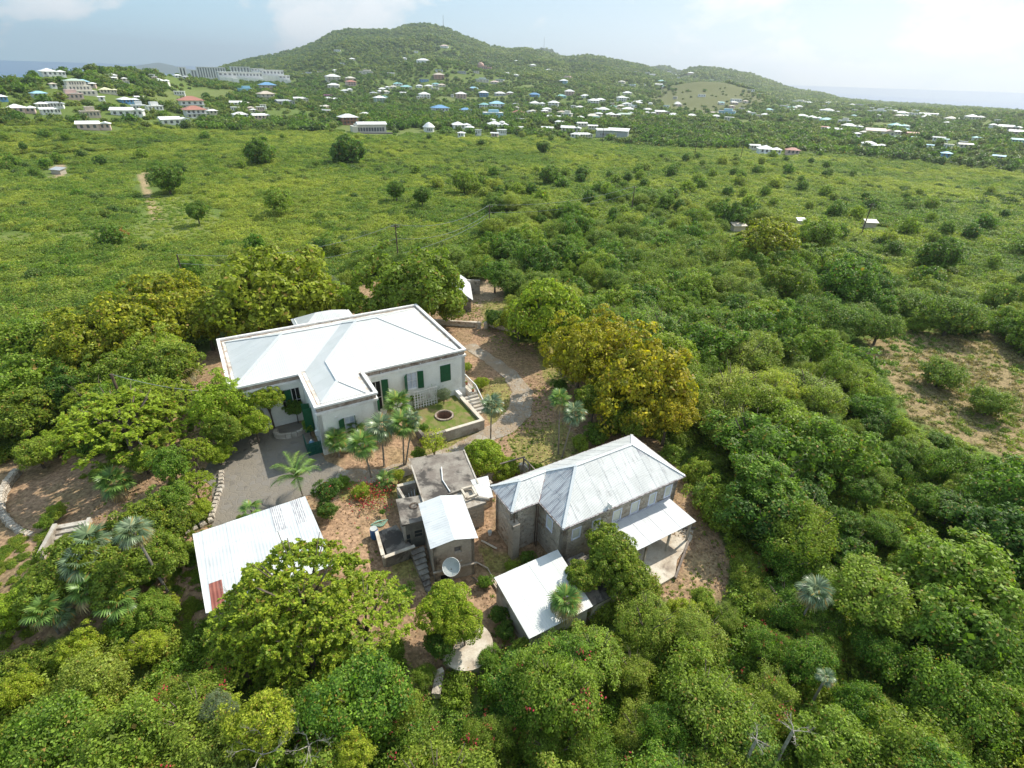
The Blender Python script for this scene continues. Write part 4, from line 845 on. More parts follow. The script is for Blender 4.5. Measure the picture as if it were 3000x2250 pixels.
for i in range(4): wall_part(sd_, sI[i], sI[(i+1) % 4], -1.2, 2.5, .2, [(1.5, 2.4, 0, 2.0)] if i == 0 else [], M_RUBBLE)
eb(sd_).beam((*p01, 2.99), (*p00, 2.59), .1, .12).build('bargeboard', M_TRIM, sd_)

# court edge wall (rubble) on the left
cwz = pxw = [ghit(650, 1390)[:2], ghit(648, 1432)[:2], ghit(632, 1480)[:2], ghit(618, 1530)[:2], ghit(572, 1552)[:2], ghit(530, 1572)[:2]]
cwl = thing('rubble_retaining_wall', 'pale rubble wall curving along the left edge of the court', 'wall', (*cwz[2], 0)); 
for i in range(len(cwz)-1):
    a_, b_ = cwz[i], cwz[i+1]; nst = max(2, int(math.dist(a_, b_)/.42))
    for k in range(nst):
        for lv in range(3):
            f0 = (k+.5*(lv % 2))/nst; c_ = [a_[j]+(b_[j]-a_[j])*f0-cwz[2][j] for j in (0, 1)]; r_ = rnd.uniform(.17, .24)
            q = MB(); an_ = math.atan2(b_[1]-a_[1], b_[0]-a_[0])+rnd.uniform(-.2, .2); z0_ = .15+lv*.42
            cs_, sn_ = math.cos(an_), math.sin(an_)
            vv = []
            for zz, sc_ in ((z0_, 1), (z0_+.22, 1.08), (z0_+.38, .8)):
                for u_, w_ in ((-1, -1), (1, -1), (1, 1), (-1, 1)): u2, w2 = u_*r_*sc_*rnd.uniform(.85, 1.1), w_*.2*sc_*rnd.uniform(.85, 1.1); vv.append((c_[0]+u2*cs_-w2*sn_, c_[1]+u2*sn_+w2*cs_, zz))
            q.add(vv, [(0, 3, 2, 1), (8, 9, 10, 11)]+[(o+i_, o+(i_+1) % 4, o+4+(i_+1) % 4, o+4+i_) for o in (0, 4) for i_ in range(4)]); q.build('stone', M_RUBBLE2 if rnd.random() < .8 else M_CONCL, cwl)
# curved bed wall far left
bw = [ghit(*q)[:2] for q in ((55, 1390), (30, 1420), (12, 1450), (3, 1480), (8, 1510), (30, 1535), (55, 1555), (95, 1565))]
bwl = thing('curved_bed_wall', 'low curved dry stone wall round the garden bed at the left', 'wall', (*bw[3], H(*bw[3])))
for i in range(len(bw)-1):
    a_, b_ = bw[i], bw[i+1]; nst = max(2, int(math.dist(a_, b_)/.36))
    for k in range(nst):
        for lv in range(2):
            f0 = (k+.5*lv)/nst; c_ = [a_[j]+(b_[j]-a_[j])*f0-bw[3][j] for j in (0, 1)]; an_ = math.atan2(b_[1]-a_[1], b_[0]-a_[0])+rnd.uniform(-.3, .3); cs_, sn_ = math.cos(an_), math.sin(an_); r_ = rnd.uniform(.16, .23); q = MB(); vv = []
            z0_ = -.2+lv*.4
            for zz, sc_ in ((z0_, 1), (z0_+.22, 1.1), (z0_+.4, .75)):
                for u_, w_ in ((-1, -1), (1, -1), (1, 1), (-1, 1)): u2, w2 = u_*r_*sc_*rnd.uniform(.85, 1.1), w_*.28*sc_*rnd.uniform(.8, 1.1); vv.append((c_[0]+u2*cs_-w2*sn_, c_[1]+u2*sn_+w2*cs_, zz))
            q.add(vv, [(0, 3, 2, 1), (8, 9, 10, 11)]+[(o+i_, o+(i_+1) % 4, o+4+(i_+1) % 4, o+4+i_) for o in (0, 4) for i_ in range(4)]); q.build('stone', M_RUBBLE2, bwl)
# garden steps at the left
gs0 = ghit(228, 1530); gs = thing('garden_steps', 'flight of grey garden steps between low walls at the left', 'steps', (gs0[0], gs0[1], gs0[2]), R(20))
for k in range(6): MB().box(-.9, 1.0, -1.0-.42*k, -1.0-.42*(k-1), -1.2, .55-.16*k).build('step', M_CONCL, gs)
MB().box(-1.2, -.92, -3.6, -.6, -1.2, .75).build('side_wall', M_CONCL, gs); MB().box(1.02, 1.25, -3.6, -.6, -1.2, .75).build('side_wall', M_CONCL, gs)

# ---------------------------------------------------------------- things behind the house
def wbox(name, label, cat, px0, py0, px1, py1, zt_, th_, mt, cap=None):
    a_, b_ = ghit(px0, py0), ghit(px1, py1); t_ = thing(name, label, cat, tuple(a_))
    q0 = Vector((0, 0, (zt_)/2-.3)); q1 = Vector((b_[0]-a_[0], b_[1]-a_[1], zt_/2-.3))
    MB().beam(q0, q1, th_, zt_+.6).build('wall', mt, t_)
    MB().beam(q0+Vector((0, 0, zt_/2+.34)), q1+Vector((0, 0, zt_/2+.34)), th_+.06, .08).build('coping', cap or M_CONCW, t_); return t_
wbox('garden_wall', 'low pale-topped wall behind the white house, left of the gate', 'wall', 1180, 945, 1398, 958, .7, .3, M_RUBBLE, M_CONCW)
wbox('garden_wall', 'low dark stone wall behind the white house, right of the gate', 'wall', 1428, 955, 1510, 975, .7, .3, M_RUBBLE, M_CONC)
for k, (px_, lb) in enumerate(((1403, 'left'), (1424, 'right'))):
    g0 = ghit(px_, 962); gp = thing('gate_pier', f'round-headed stone gate pier on the {lb} of the gateway', 'gate pier', tuple(g0), 0, 'gate piers')
    MB().cyl(0, 0, -.2, .8, .33, 10).build('pier', M_RUBBLE2, gp); MB().tube([(0, 0, .8), (0, 0, .95), (0, 0, 1.08)], [.36, .30, .08], 10).build('cap', M_CONCL, gp)
wh = ghit(1372, 912); sw = thing('white_outbuilding', 'small outbuilding with steep bright white roof half hidden by a domed tree', 'outbuilding', (wh[0]-1.3, wh[1]+2.2, wh[2]), R(8))
for p_ in ((-1.6, 1.4, -2.6, -2.4), (-1.6, 1.4, 5.2, 5.4), (-1.6, -1.4, -2.4, 5.2), (1.2, 1.4, -2.4, 5.2)): MB().box(*p_, -.3, 2.0).build('wall', M_CONC, sw)
for sgn in (-1, 1):
    MB().slab([(sgn*1.8-.1, -2.8, 1.95), (-.1, -2.8, 3.3), (-.1, 5.6, 3.3), (sgn*1.8-.1, 5.6, 1.95)], .06).build('roof_slope', M_WHITE, sw)
MB().add([(-1.6, -2.5, 2.0), (1.4, -2.5, 2.0), (-.1, -2.5, 3.2)], [(0, 1, 2)]).build('gable', plain('blue_grey_board', (.42, .47, .55), None, 2, .7), sw)
MB().box(-.9, -.1, -2.63, -2.6, 0, 1.7).build('door', M_TRIM, sw)
bl = ghit(1404, 862); bw2 = thing('block_store', 'plain roofless block wall behind the small white outbuilding', 'wall', (bl[0], bl[1], bl[2]), 0)
MB().box(-2.6, .1, 0, .25, -.3, 2.3).build('wall', M_BLOCK, bw2); MB().box(-2.65, .15, -.03, .28, 2.302, 2.38).build('coping', M_CONCL, bw2)
# scattered yard bits
def bitbox(name, label, cat, px_, py_, build):
    g0 = ghit(px_, py_); t_ = thing(name, label, cat, tuple(g0)); build(t_); return t_
bitbox('bucket', 'white bucket standing in the weedy yard between tower and stone house', 'bucket', 1435, 1567, lambda t_: (MB().tube([(0, 0, 0), (0, 0, .36)], [.13, .17], 12).build('pail', M_TRIM, t_), MB().tube([(0, 0, .361), (0, 0, .39)], .18, 12).build('lid', M_DISH, t_)))
bitbox('water_barrel', 'blue barrel at the left end of the low yard wall', 'barrel', 1098, 1575, lambda t_: (MB().tube([(0, 0, 0), (0, 0, .3), (0, 0, .8), (0, 0, .95)], [.27, .31, .31, .27], 14).build('drum', M_BLUE, t_), MB().cyl(0, 0, .952, .99, .28, 14).build('lid', M_DISH, t_)))
for k, (q0, q1, lb) in enumerate((((1410, 1587), (1455, 1612), 'pale timber beam lying in the weedy yard beside the tower'), ((1395, 1650), (1430, 1670), 'short bamboo pole lying right of the tower base'), ((1430, 1670), (1465, 1740), 'long bamboo pole lying along the lean-to edge'), ((1440, 1705), (1480, 1765), 'second bamboo pole beside the lean-to, lower one'), ((1385, 1695), (1405, 1712), 'dark plank lying by the tower corner'), ((1402, 1955), (1410, 2005), 'thin plank lying below the round tank'))):
    a_, b_ = ghit(*q0), ghit(*q1); t_ = thing('beam' if k in (0, 4, 5) else 'bamboo_pole', lb, 'timber' if k in (0, 4, 5) else 'pole', tuple(a_)); dv = Vector(b_)-Vector(a_)
    MB().tube([(0, 0, .12), tuple(dv+Vector((0, 0, .18)))], .05 if k else .08, 6).build('shaft', M_CONCW if k < 4 else M_WOOD, t_)
# utility poles and wires
def upole(px_, py_, h_, label, rad=.14, arm=True, lean=0, yaw=0):
    g0 = ghit(px_, py_); t_ = thing('utility_pole', label, 'utility pole', tuple(g0), yaw)
    MB().tube([(0, 0, -.3), (0, 0, h_)], [rad, rad*.75], 8).build('pole', M_POLE, t_)
    if arm:
        MB().box(-.7, .7, -.06, .06, h_-.45, h_-.33).build('crossarm', M_WOOD, t_)
        for q in (-.6, .6): MB().cyl(q, 0, h_-.33, h_-.2, .05, 6).build('insulator', M_DISH, t_)
    return np.array([g0[0], g0[1], g0[2]+h_-.25])
def pole_top(px_, pyt, Yd, label, h_=9., **k):
    """pole whose top shows at this pixel, standing Yd metres out"""
    r = ray(px_, pyt); q = np.array([0, 0, CZ])+r*Yd/r[1]; g_ = H(q[0], q[1]); t_ = thing('utility_pole', label, 'utility pole', (q[0], q[1], g_)); h2 = q[2]-g_; rad = k.get('rad', .14)
    MB().tube([(0, 0, -.3), (0, 0, h2)], [rad, rad*.75], 8).build('pole', M_POLE, t_)
    if k.get('arm', True):
        MB().box(-.7, .7, -.06, .06, h2-.45, h2-.33).build('crossarm', M_WOOD, t_)
        for s__ in (-.6, .6): MB().cyl(s__, 0, h2-.33, h2-.2, .05, 6).build('insulator', M_DISH, t_)
    return q
U1 = pole_top(1158, 657, 96, 'tall utility pole rising behind the domed tree at centre')
U2 = pole_top(1434, 600, 116, 'distant utility pole in the scrub right of the centre pole')
U3 = pole_top(518, 746, 74, 'leaning-looking pole behind the yellow-green trees at the left', arm=False, rad=.13)
U4 = pole_top(325, 1096, 40, 'short pole between trees left of the white house', arm=False, rad=.15)
U5 = pole_top(497, 1641, 26.5, 'thick dark pole in front of the corrugated shed', arm=False, rad=.17)
U6 = pole_top(1860, 545, 150, 'small far utility pole in the dense scrub')
U7 = pole_top(2556, 595, 128, 'slanting pole in the scrub at the right')
U8 = pole_top(2048, 385, 260, 'far pole at the edge of the right-hand plain'); U9 = pole_top(2185, 395, 262, 'second far pole on the right-hand plain')
for k, (px_, py_, D_) in enumerate(((1137, 330, 380), (1406, 358, 350), (1769, 376, 330), (1636, 370, 340), (88, 340, 330), (655, 335, 360), (952, 340, 345))): pole_top(px_, py_, D_, ['far pole above the long white house', 'far pole beside the road at the round-towered house', 'far pole before the long angled roof', 'far pole beside the big white roof', 'far pole at the left beside a white roof', 'far pole among trees below the red-roofed house', 'far pole by the brick-walled house'][k], rad=.16)
def wire(p_, q, sag, label, rad=.035):
    pts = [tuple(np.array(p_)+(np.array(q)-p_)*t_/14-np.array([0, 0, sag*4*(t_/14)*(1-t_/14)])) for t_ in range(15)]; o = np.array(p_)
    ob = MB().tube([tuple(np.array(x_)-o) for x_ in pts], rad, 4).build('overhead_wire', M_WIRE); ob.location = tuple(o); tag(ob, label, 'wire', 'overhead wires')
dn_ = np.array([0, 0, -1.6])
wire(U1, U2, 1.8, 'upper wire from the centre pole to the pole on its right'); wire(U1+dn_*1.6, U2+dn_, 1.8, 'middle wire from the centre pole to the pole on its right'); wire(U1+dn_*3.4, U2+dn_*1.5, 1.0, 'lowest steep wire between the two centre poles')
wire(U3, U1, 2.0, 'upper wire from the left pole to the centre pole'); wire(U3+dn_*.8, U1+dn_*1.6, 2.0, 'lower wire from the left pole to the centre pole')
wire(U2, U6, 1.5, 'upper wire running right from the second pole'); wire(U2+dn_, U6+dn_, 1.5, 'lower wire running right from the second pole')
wire(U4, tuple(E2W(-.1, 5, 4.6)), .5, 'service wire from the short pole to the white house', .025)
wire(U5+np.array([.1, 0, -.1]), (*E2W(*p01, 2.7)[:2], 2.3), .2, 'short wire from the dark pole to the shed', .02)
wire(U8, U9, 2, 'wire between the two poles on the right plain', .03)
# radio masts on the ridge
for px_, pt_, pb_, D_, lb in ((1298, 45, 72, 1900, 'taller thin radio mast on the main hill'), (1595, 110, 140, 2300, 'thin radio mast on the ridge right of the main hill')):
    r = ray(px_, pt_); r = r/math.hypot(r[0], r[1]); q = np.array([0, 0, CZ])+r*D_; g_ = H(q[0], q[1]); t_ = thing('radio_mast', lb, 'radio mast', (q[0], q[1], g_))
    MB().tube([(0, 0, -5), (0, 0, q[2]-g_)], [.9, .5], 5).build('mast', M_WIRE, t_); MB().tube([(0, 0, q[2]-g_), (0, 0, q[2]-g_+3)], .3, 5).build('tip', M_TRIM, t_)

# ================================================================== VEGETATION
rg = np.random.default_rng(5)
def rdir(n):
    v_ = rg.normal(size=(n, 3)); return v_/np.linalg.norm(v_, axis=1, keepdims=True)
def leafquads(c, nrm, size, asp=.55):
    """rhombic leaves at c facing nrm"""
    n = len(c); t_ = np.cross(nrm, rdir(n)); t_ /= np.linalg.norm(t_, axis=1, keepdims=True)+1e-9; b_ = np.cross(nrm, t_); s1 = size[:, None]
    V = np.stack([c-t_*s1, c-b_*s1*asp, c+t_*s1, c+b_*s1*asp], 1).reshape(-1, 3); return V, np.arange(4*n).reshape(n, 4)
def crown_mesh(name, mats, ncl, clr, nl, leaf, flat=.8, low=-.35, spread=1., inner=.12, up=.35, lump=.18, jit=.22, clflat=.85, hang=0.):
    """unit crown (radius 1): clumps of leaves over an uneven dome, with darker gaps between clumps"""
    k = np.arange(ncl)+.5; z = 1-(1-low)*k/ncl; ph = k*2.399963+rg.uniform(0, 6); rr = np.sqrt(np.clip(1-z*z, 0, 1))
    P = np.stack([rr*np.cos(ph), rr*np.sin(ph), z], 1); P += rg.normal(size=P.shape)*.08
    s_ = rg.uniform(1-lump*2, 1, ncl)*(1+.20*np.sin(np.arctan2(P[:, 1], P[:, 0])*2+rg.uniform(0, 6))+.14*np.sin(np.arctan2(P[:, 1], P[:, 0])*3+rg.uniform(0, 6))); P *= (s_*(1-clr*.7))[:, None]; P[:, 2] *= flat
    ni = int(ncl*.35); Q = rdir(ni)*rg.uniform(.2, .6, ni)[:, None]; Q[:, 2] = np.abs(Q[:, 2])*flat*.9-.15; P = np.vstack([P, Q])
    cr_ = clr*rg.uniform(.65, 1.25, len(P)); per = nl//len(P); cc = np.repeat(np.arange(len(P)), per); n = len(cc)
    outw = P/(np.linalg.norm(P, axis=1, keepdims=True)+1e-6)
    d = rdir(n)+outw[cc]*.75+np.array([0, 0, up]); d /= np.linalg.norm(d, axis=1, keepdims=True)
    rad = cr_[cc]*rg.uniform(1-jit*1.6, 1.06, n); c = P[cc]+d*rad[:, None]*np.array([1, 1, clflat])
    if hang: c[:, 2] -= hang*rg.random(n)**3*.5
    nrm = d*.8+rdir(n)*.75+np.array([0, 0, .35]); nrm /= np.linalg.norm(nrm, axis=1, keepdims=True)
    V, Fq = leafquads(c, nrm, leaf*rg.uniform(.65, 1.3, n)*.5*1.35)
    ni = int(n*inner); ci = rdir(ni)*rg.uniform(.1, .72, ni)[:, None]; ci[:, 2] *= flat; V2, F2 = leafquads(ci, rdir(ni), np.full(ni, leaf*1.3), .8)
    return fastmesh(name, np.vstack([V, V2]), np.vstack([Fq, F2+len(V)]), mats)
def umbrella_mesh(name, mats, nb, nl, leaf):
    """flat, layered, feathery crown"""
    V_, c_all, n_all, s_all = [], [], [], []
    for i in range(nb):
        ph = i*2.399963; r_ = math.sqrt((i+.5)/nb)*.92; cx_, cy_ = r_*math.cos(ph), r_*math.sin(ph); z = .32*(1-r_*r_)+rg.uniform(-.10, .08)-(.10 if r_ > .75 else 0)
        for j in range(7):
            a_ = rg.uniform(0, 6.28); L__ = rg.uniform(.10, .2); m__ = nl//(nb*7); u = rg.uniform(0, 1, m__); w_ = rg.normal(size=m__)*.022*(1.2-u)
            x_ = cx_+np.cos(a_)*L__*u-np.sin(a_)*w_; y_ = cy_+np.sin(a_)*L__*u+np.cos(a_)*w_; zz = z+.03-(u**2)*.06+rg.normal(size=m__)*.008+rg.uniform(-.03, .03)
            c_all.append(np.stack([x_, y_, zz], 1)); nn_ = rg.normal(size=(m__, 3))*.35+[0, 0, 1]; n_all.append(nn_/np.linalg.norm(nn_, axis=1, keepdims=True)); s_all.append(np.full(m__, leaf)*rg.uniform(.5, 1.1, m__))
    V, Fq = leafquads(np.vstack(c_all), np.vstack(n_all), np.concatenate(s_all)*.7); return fastmesh(name, V, Fq, mats)
def trunk_mesh(name, mt, nb=6, th=.05, spread=.55):
    m_ = MB(); m_.tube([(0, 0, -.1), (.01, .01, .25), (-.01, .02, .5)], [th*1.5, th, th*.85], 7)
    for k in range(nb):
        a_ = k*6.283/nb+rnd.uniform(-.3, .3); e_ = rnd.uniform(.6, 1.)*spread
        p1 = (e_*.35*math.cos(a_), e_*.35*math.sin(a_), .66); p2 = (e_*math.cos(a_), e_*math.sin(a_), rnd.uniform(.85, 1.05))
        m_.tube([(-.01, .02, .42), p1, p2], [th*.6, th*.42, th*.12], 5)
        p3 = (p2[0]*1.1-.1*math.sin(a_), p2[1]*1.1+.1*math.cos(a_), p2[2]+.08); m_.tube([p1, p3], [th*.25, th*.08], 4)
    return m_.mesh(name, mt, True)
TR = [trunk_mesh('trunk', M_BARK, 6, .05, .6) for _ in range(3)]
def variants(f, n): return [f() for _ in range(n)]
KIND = {
 'olive': variants(lambda: crown_mesh('crown', [M_OLIVE], 105, .20, 15000, .060, .80, -.30, jit=.16), 2),
 'lobed': variants(lambda: crown_mesh('crown', [M_LIME], 60, .25, 13000, .058, .85, -.25, jit=.12), 2),
 'darkol': variants(lambda: crown_mesh('crown', [M_DARKOL], 95, .20, 14000, .062, .80, -.35, jit=.18), 2),
 'gold': variants(lambda: crown_mesh('crown', [M_GOLD], 110, .19, 16000, .052, .80, -.40, jit=.25, lump=.24), 2),
 'poin': variants(lambda: umbrella_mesh('crown', [M_POIN], 70, 13000, .050), 2),
 'green': variants(lambda: crown_mesh('crown', [M_GREEN], 66, .25, 14000, .056, .85, -.25, jit=.38, lump=.26), 3),
 'deep': variants(lambda: crown_mesh('crown', [M_DEEP], 55, .26, 10000, .068, .85, -.3, jit=.36, lump=.25), 2),
 'vine': variants(lambda: crown_mesh('crown', [M_MIX], 80, .27, 21000, .041, .72, -.15, jit=.5, lump=.3, hang=.25), 3),
 'thorn': variants(lambda: crown_mesh('crown', [M_SCRUB], 70, .26, 14000, .042, .70, -.1, jit=.55, lump=.26), 2),
 'grey': variants(lambda: crown_mesh('crown', [M_GREY], 50, .26, 11000, .04, .85, -.2, jit=.3), 1),
 'yellow': variants(lambda: crown_mesh('crown', [M_YEL], 60, .22, 11000, .048, .8, -.25, jit=.4, lump=.3), 1),
 'wispy': variants(lambda: crown_mesh('crown', [M_YEL], 40, .3, 1500, .07, .8, -.2, jit=.6, lump=.3, inner=.02), 1),
 'rusty': variants(lambda: crown_mesh('crown', [M_ORANGE], 30, .3, 1200, .09, .6, -.1, jit=.5), 1),
}
def placed(px_, py_, zc): return at(px_, py_, zc)
VI = {}
def tree(px_, py_, rpx, zc, kind, label, cat='tree', name=None, flat=1., group=None, wx=1.):
    """tree whose crown centre shows at (px,py); zc = height of the crown's centre"""
    g0 = None
    p_ = at(px_, py_, zc)
    for _ in range(3): p_ = at(px_, py_, zc+H(p_[0], p_[1]))
    g_ = H(p_[0], p_[1]); Rr = rpx*depth(p_)/F_PX
    n_ = name or {'poin': 'poinciana_tree', 'vine': 'vine_covered_tree'}.get(kind, 'broadleaf_tree')
    t_ = thing(n_, label, cat, (p_[0], p_[1], g_), 0, group)
    vi = VI.get(kind, 0); VI[kind] = vi+1; ms = KIND[kind]
    c_ = link('crown', ms[vi % len(ms)], t_, (0, 0, p_[2]-g_)); c_.scale = (Rr*wx, Rr, Rr*flat); c_.rotation_euler = (rnd.uniform(-.1, .1), rnd.uniform(-.1, .1), rnd.uniform(0, 6.28))
    k_ = link('trunk', TR[vi % 3], t_); hh_ = p_[2]-g_; k_.scale = (Rr*1.02, Rr*1.02, max(hh_+Rr*.42*flat, .4)); k_.rotation_euler = (0, 0, rnd.uniform(0, 6.28)); OCC.append((p_[0], p_[1], Rr*.8)); return t_
OCC = []
T = tree
T(800, 880, 185, 4.6, 'olive', 'broad yellow-green domed tree directly behind the left half of the white house')
T(495, 885, 110, 4.8, 'olive', 'yellow-green domed tree far behind, left of the big dome behind the house'); T(600, 940, 85, 4.0, 'olive', 'yellow-green crown filling the gap before the big dome, left of the house roof corner')
T(400, 965, 135, 4.8, 'olive', 'broad yellow-green tree left of the white house, pole standing before it'); T(240, 1010, 120, 4.6, 'olive', 'olive tree at the left, third back from the house corner'); T(480, 1080, 85, 3.8, 'darkol', 'dark olive crown beside the dry palm left of the house')
T(330, 1100, 80, 3.4, 'darkol', 'dark crown behind the short pole left of the house')
T(95, 1010, 110, 4.2, 'green', 'leafy green tree at the left edge, upper one of two'); T(90, 1120, 105, 3.6, 'green', 'leafy green tree at the left edge, lower one of two'); T(200, 1150, 80, 3., 'deep', 'dark tree in the shade between the left edge and the poinciana')
T(50, 1215, 95, 3.2, 'darkol', 'dark olive tree at the left edge above the curved garden bed'); T(105, 1325, 60, 1.8, 'green', 'bright leafy shrub above the curved bed wall', 'shrub', 'leafy_shrub'); T(150, 1300, 45, 1.6, 'lobed', 'pale lime shrub beside the curved bed', 'shrub', 'leafy_shrub')
T(1212, 850, 146, 5.6, 'darkol', 'tall dark olive domed tree behind the right half of the white house'); T(1305, 880, 70, 3.6, 'darkol', 'dark olive crown half covering the white outbuilding roof')
T(1010, 885, 60, 3., 'lobed', 'bright green tree between the two big domes behind the house'); T(950, 850, 55, 3., 'grey', 'thin grey-green half-bare tree behind the house'); T(1100, 905, 40, 2.4, 'green', 'small green crown peeping over the house roof')
T(1600, 925, 118, 4.8, 'lobed', 'bright lime tree with cauliflower lobes right of the gateway', flat=1.15); T(1520, 935, 60, 3., 'olive', 'olive crown on the gateway side of the lobed lime tree'); T(1450, 935, 34, 1.6, 'deep', 'dark round bush beside the right gate pier', 'bush', 'round_bush')
T(1700, 1045, 110, 5.2, 'gold', 'golden-green tree with pale branches at the bend of the drive', flat=1.2); T(1880, 1120, 165, 5., 'gold', 'great golden tree overhanging the stone house, largest crown on the right', flat=1.15); T(1790, 1000, 95, 5.2, 'gold', 'golden crown behind the great golden tree')
T(1740, 1175, 60, 3.2, 'darkol', 'dark low crown under the golden trees by the leaning palm'); T(1960, 1210, 85, 3.8, 'gold', 'golden crown nearest the stone house roof peak'); T(1850, 1230, 70, 2.6, 'darkol', 'dark olive crown behind the stone house ridge')
T(360, 1240, 185, 4.2, 'poin', 'wide flat-topped feathery tree left of the court with bare grey limbs', flat=1.1); T(470, 1175, 100, 4.0, 'poin', 'smaller feathery crown behind the wide flat-topped tree'); T(270, 1160, 80, 3.6, 'poin', 'feathery crown beside the short pole')
T(655, 1180, 82, 3.6, 'lobed', 'dense bright green tree at the house corner above the court', flat=1.15); T(660, 1260, 62, 2.4, 'darkol', 'lower half of green growth under the dense tree by the court'); T(782, 1168, 46, 3.4, 'lobed', 'small round crown just in front of the recess wall of the house'); T(745, 1240, 48, 2.2, 'lobed', 'small green crown overhanging the court edge')
T(500, 1360, 62, 2.6, 'green', 'upright green vine-clad tree left of the court, upper one'); T(505, 1460, 58, 2.2, 'green', 'upright green vine-clad tree left of the court, lower one'); T(565, 1330, 62, 2.6, 'poin', 'layered conifer-like tree by the court edge', flat=1.6); T(570, 1420, 58, 1.8, 'poin', 'low layered shrub by the rubble wall', 'shrub', 'leafy_shrub', flat=1.4); T(590, 1490, 32, 1., 'lobed', 'bright leafy plants inside the rubble wall', 'shrub', 'leafy_shrub')
for k, (x_, y_, r_, z_) in enumerate(((400, 1545, 85, 2.2), (520, 1535, 60, 1.8), (250, 1640, 95, 2.4), (150, 1720, 80, 2.2), (340, 1690, 90, 2.2), (450, 1640, 85, 2.0))): T(x_, y_, r_, z_, 'darkol', ['olive tree in the dark thicket right of the garden steps', 'olive tree of the thicket nearest the rubble wall', 'olive tree of the thicket behind the silver palms', 'leftmost olive tree of the palm thicket', 'olive tree in the middle of the palm thicket', 'olive tree behind the leaning silver palm'][k])
T(30, 1790, 70, 1.4, 'lobed', 'clipped bright green shrub at the left edge by the path', 'shrub', 'leafy_shrub'); T(165, 1500, 30, .7, 'green', 'long low green hedge beside the garden steps, upper part', 'hedge', 'low_hedge'); T(135, 1530, 26, .6, 'green', 'long low green hedge beside the garden steps, lower part', 'hedge', 'low_hedge')
T(880, 1740, 205, 4.6, 'poin', 'huge feathery yellow-green tree overhanging the corrugated shed', flat=1.35); T(760, 1800, 150, 4.0, 'poin', 'feathery crown covering the shed corner'); T(1060, 1800, 150, 4.0, 'poin', 'feathery yellow-green crown left of the round tank'); T(900, 1880, 150, 3.2, 'poin', 'lower feathery crown in front of the huge one', flat=1.4); T(700, 1920, 100, 2.8, 'poin', 'low feathery crown among the foreground bushes')
T(1305, 1780, 82, 3.2, 'lobed', 'dense bright green tree in front of the satellite dish', flat=1.1); T(1360, 1835, 60, 2.8, 'lobed', 'right-hand lobe tree beside the round tank'); T(1290, 1885, 58, 1.6, 'deep', 'dark shrub at the left rim of the round tank', 'shrub', 'leafy_shrub')
T(1790, 1620, 88, 3.2, 'darkol', 'dark olive tree in front of the porch roof, upper crown'); T(1720, 1690, 62, 2.6, 'darkol', 'olive tree shading the lean-to roof'); T(1840, 1690, 75, 2.4, 'darkol', 'olive crown between porch floor and cistern')
T(1420, 1340, 66, 1.5, 'lobed', 'bright green rounded shrub behind the flat concrete roof', 'shrub', 'leafy_shrub'); T(1270, 1300, 55, 2.6, 'wispy', 'thin yellowish shrub growing at the edge of the flat concrete roof', 'shrub', 'leafy_shrub'); T(1225, 1330, 24, 1.6, 'green', 'small green shrub by the flat roof corner', 'shrub', 'leafy_shrub')
T(1166, 1392, 24, 1.0, 'yellow', 'yellow croton bush beside the walled bin yard', 'bush', 'croton_bush'); T(1750, 1275, 42, .9, 'deep', 'dark spiky rosette plant behind the stone house roof', 'shrub', 'leafy_shrub')
T(1408, 1123, 22, .8, 'lobed', 'clipped round bush inside the curve of the drive', 'bush', 'round_bush'); T(1366, 1075, 16, .8, 'lobed', 'small clipped bush at the right end wall of the house', 'bush', 'round_bush'); T(1450, 1165, 15, .6, 'lobed', 'small clipped bush behind the single fan palm', 'bush', 'round_bush')
T(1300, 1158, 24, 2.0, 'grey', 'thin grey-green climber bush beside the trellis', 'shrub', 'leafy_shrub'); T(1215, 1165, 18, 1.6, 'green', 'small shrub at the left foot of the trellis', 'shrub', 'leafy_shrub'); T(1480, 1375, 45, .5, 'lobed', 'bright low plants behind the ruin rails', 'shrub', 'leafy_shrub')
T(958, 1440, 42, 1.7, 'deep', 'dark shrub with red flowers at the corner of the corrugated shed', 'shrub', 'flowering_shrub'); T(955, 1495, 34, .9, 'deep', 'dark shrub at the right side wall of the corrugated shed', 'shrub', 'leafy_shrub')
T(865, 1195, 32, 1.8, 'deep', 'dark shrub growing in the stone planter', 'shrub', 'leafy_shrub'); T(905, 1245, 24, 1.2, 'green', 'green shrub beside the bin enclosure', 'shrub', 'leafy_shrub'); T(1120, 1500, 10, .5, 'green', 'tiny green weed clump by the coiled hose', 'weed', 'weed_clump')
T(505, 1765, 26, 1.2, 'yellow', 'yellow shrub at the foot of the dark pole', 'shrub', 'leafy_shrub'); T(440, 1760, 40, 1.2, 'green', 'green shrub left of the yellow shrub', 'shrub', 'leafy_shrub')
T(1422, 1705, 24, .5, 'green', 'small green plant between tower and lean-to roof', 'shrub', 'leafy_shrub'); T(1460, 1800, 30, .8, 'deep', 'dark bush along the left edge of the lean-to', 'bush', 'round_bush'); T(1480, 1850, 34, .6, 'deep', 'dark bush below the lean-to left edge', 'bush', 'round_bush')
T(2000, 1800, 60, 1.0, 'yellow', 'bright yellow-green bushes at the lower edge of the leaf-strewn yard', 'bush', 'round_bush')
T(770, 2130, 120, 4.4, 'yellow', 'yellow-leaved bush with bare branches at the bottom, left of centre'); T(980, 2090, 85, 4.0, 'yellow', 'yellow-green bush right of the bare-branched one at the bottom'); T(1040, 2200, 70, 4.2, 'yellow', 'yellow-green bush at the bottom edge below the feathery trees'); T(640, 2080, 55, 3.8, 'grey', 'small grey-leaved bush with pink flowers near the bottom')
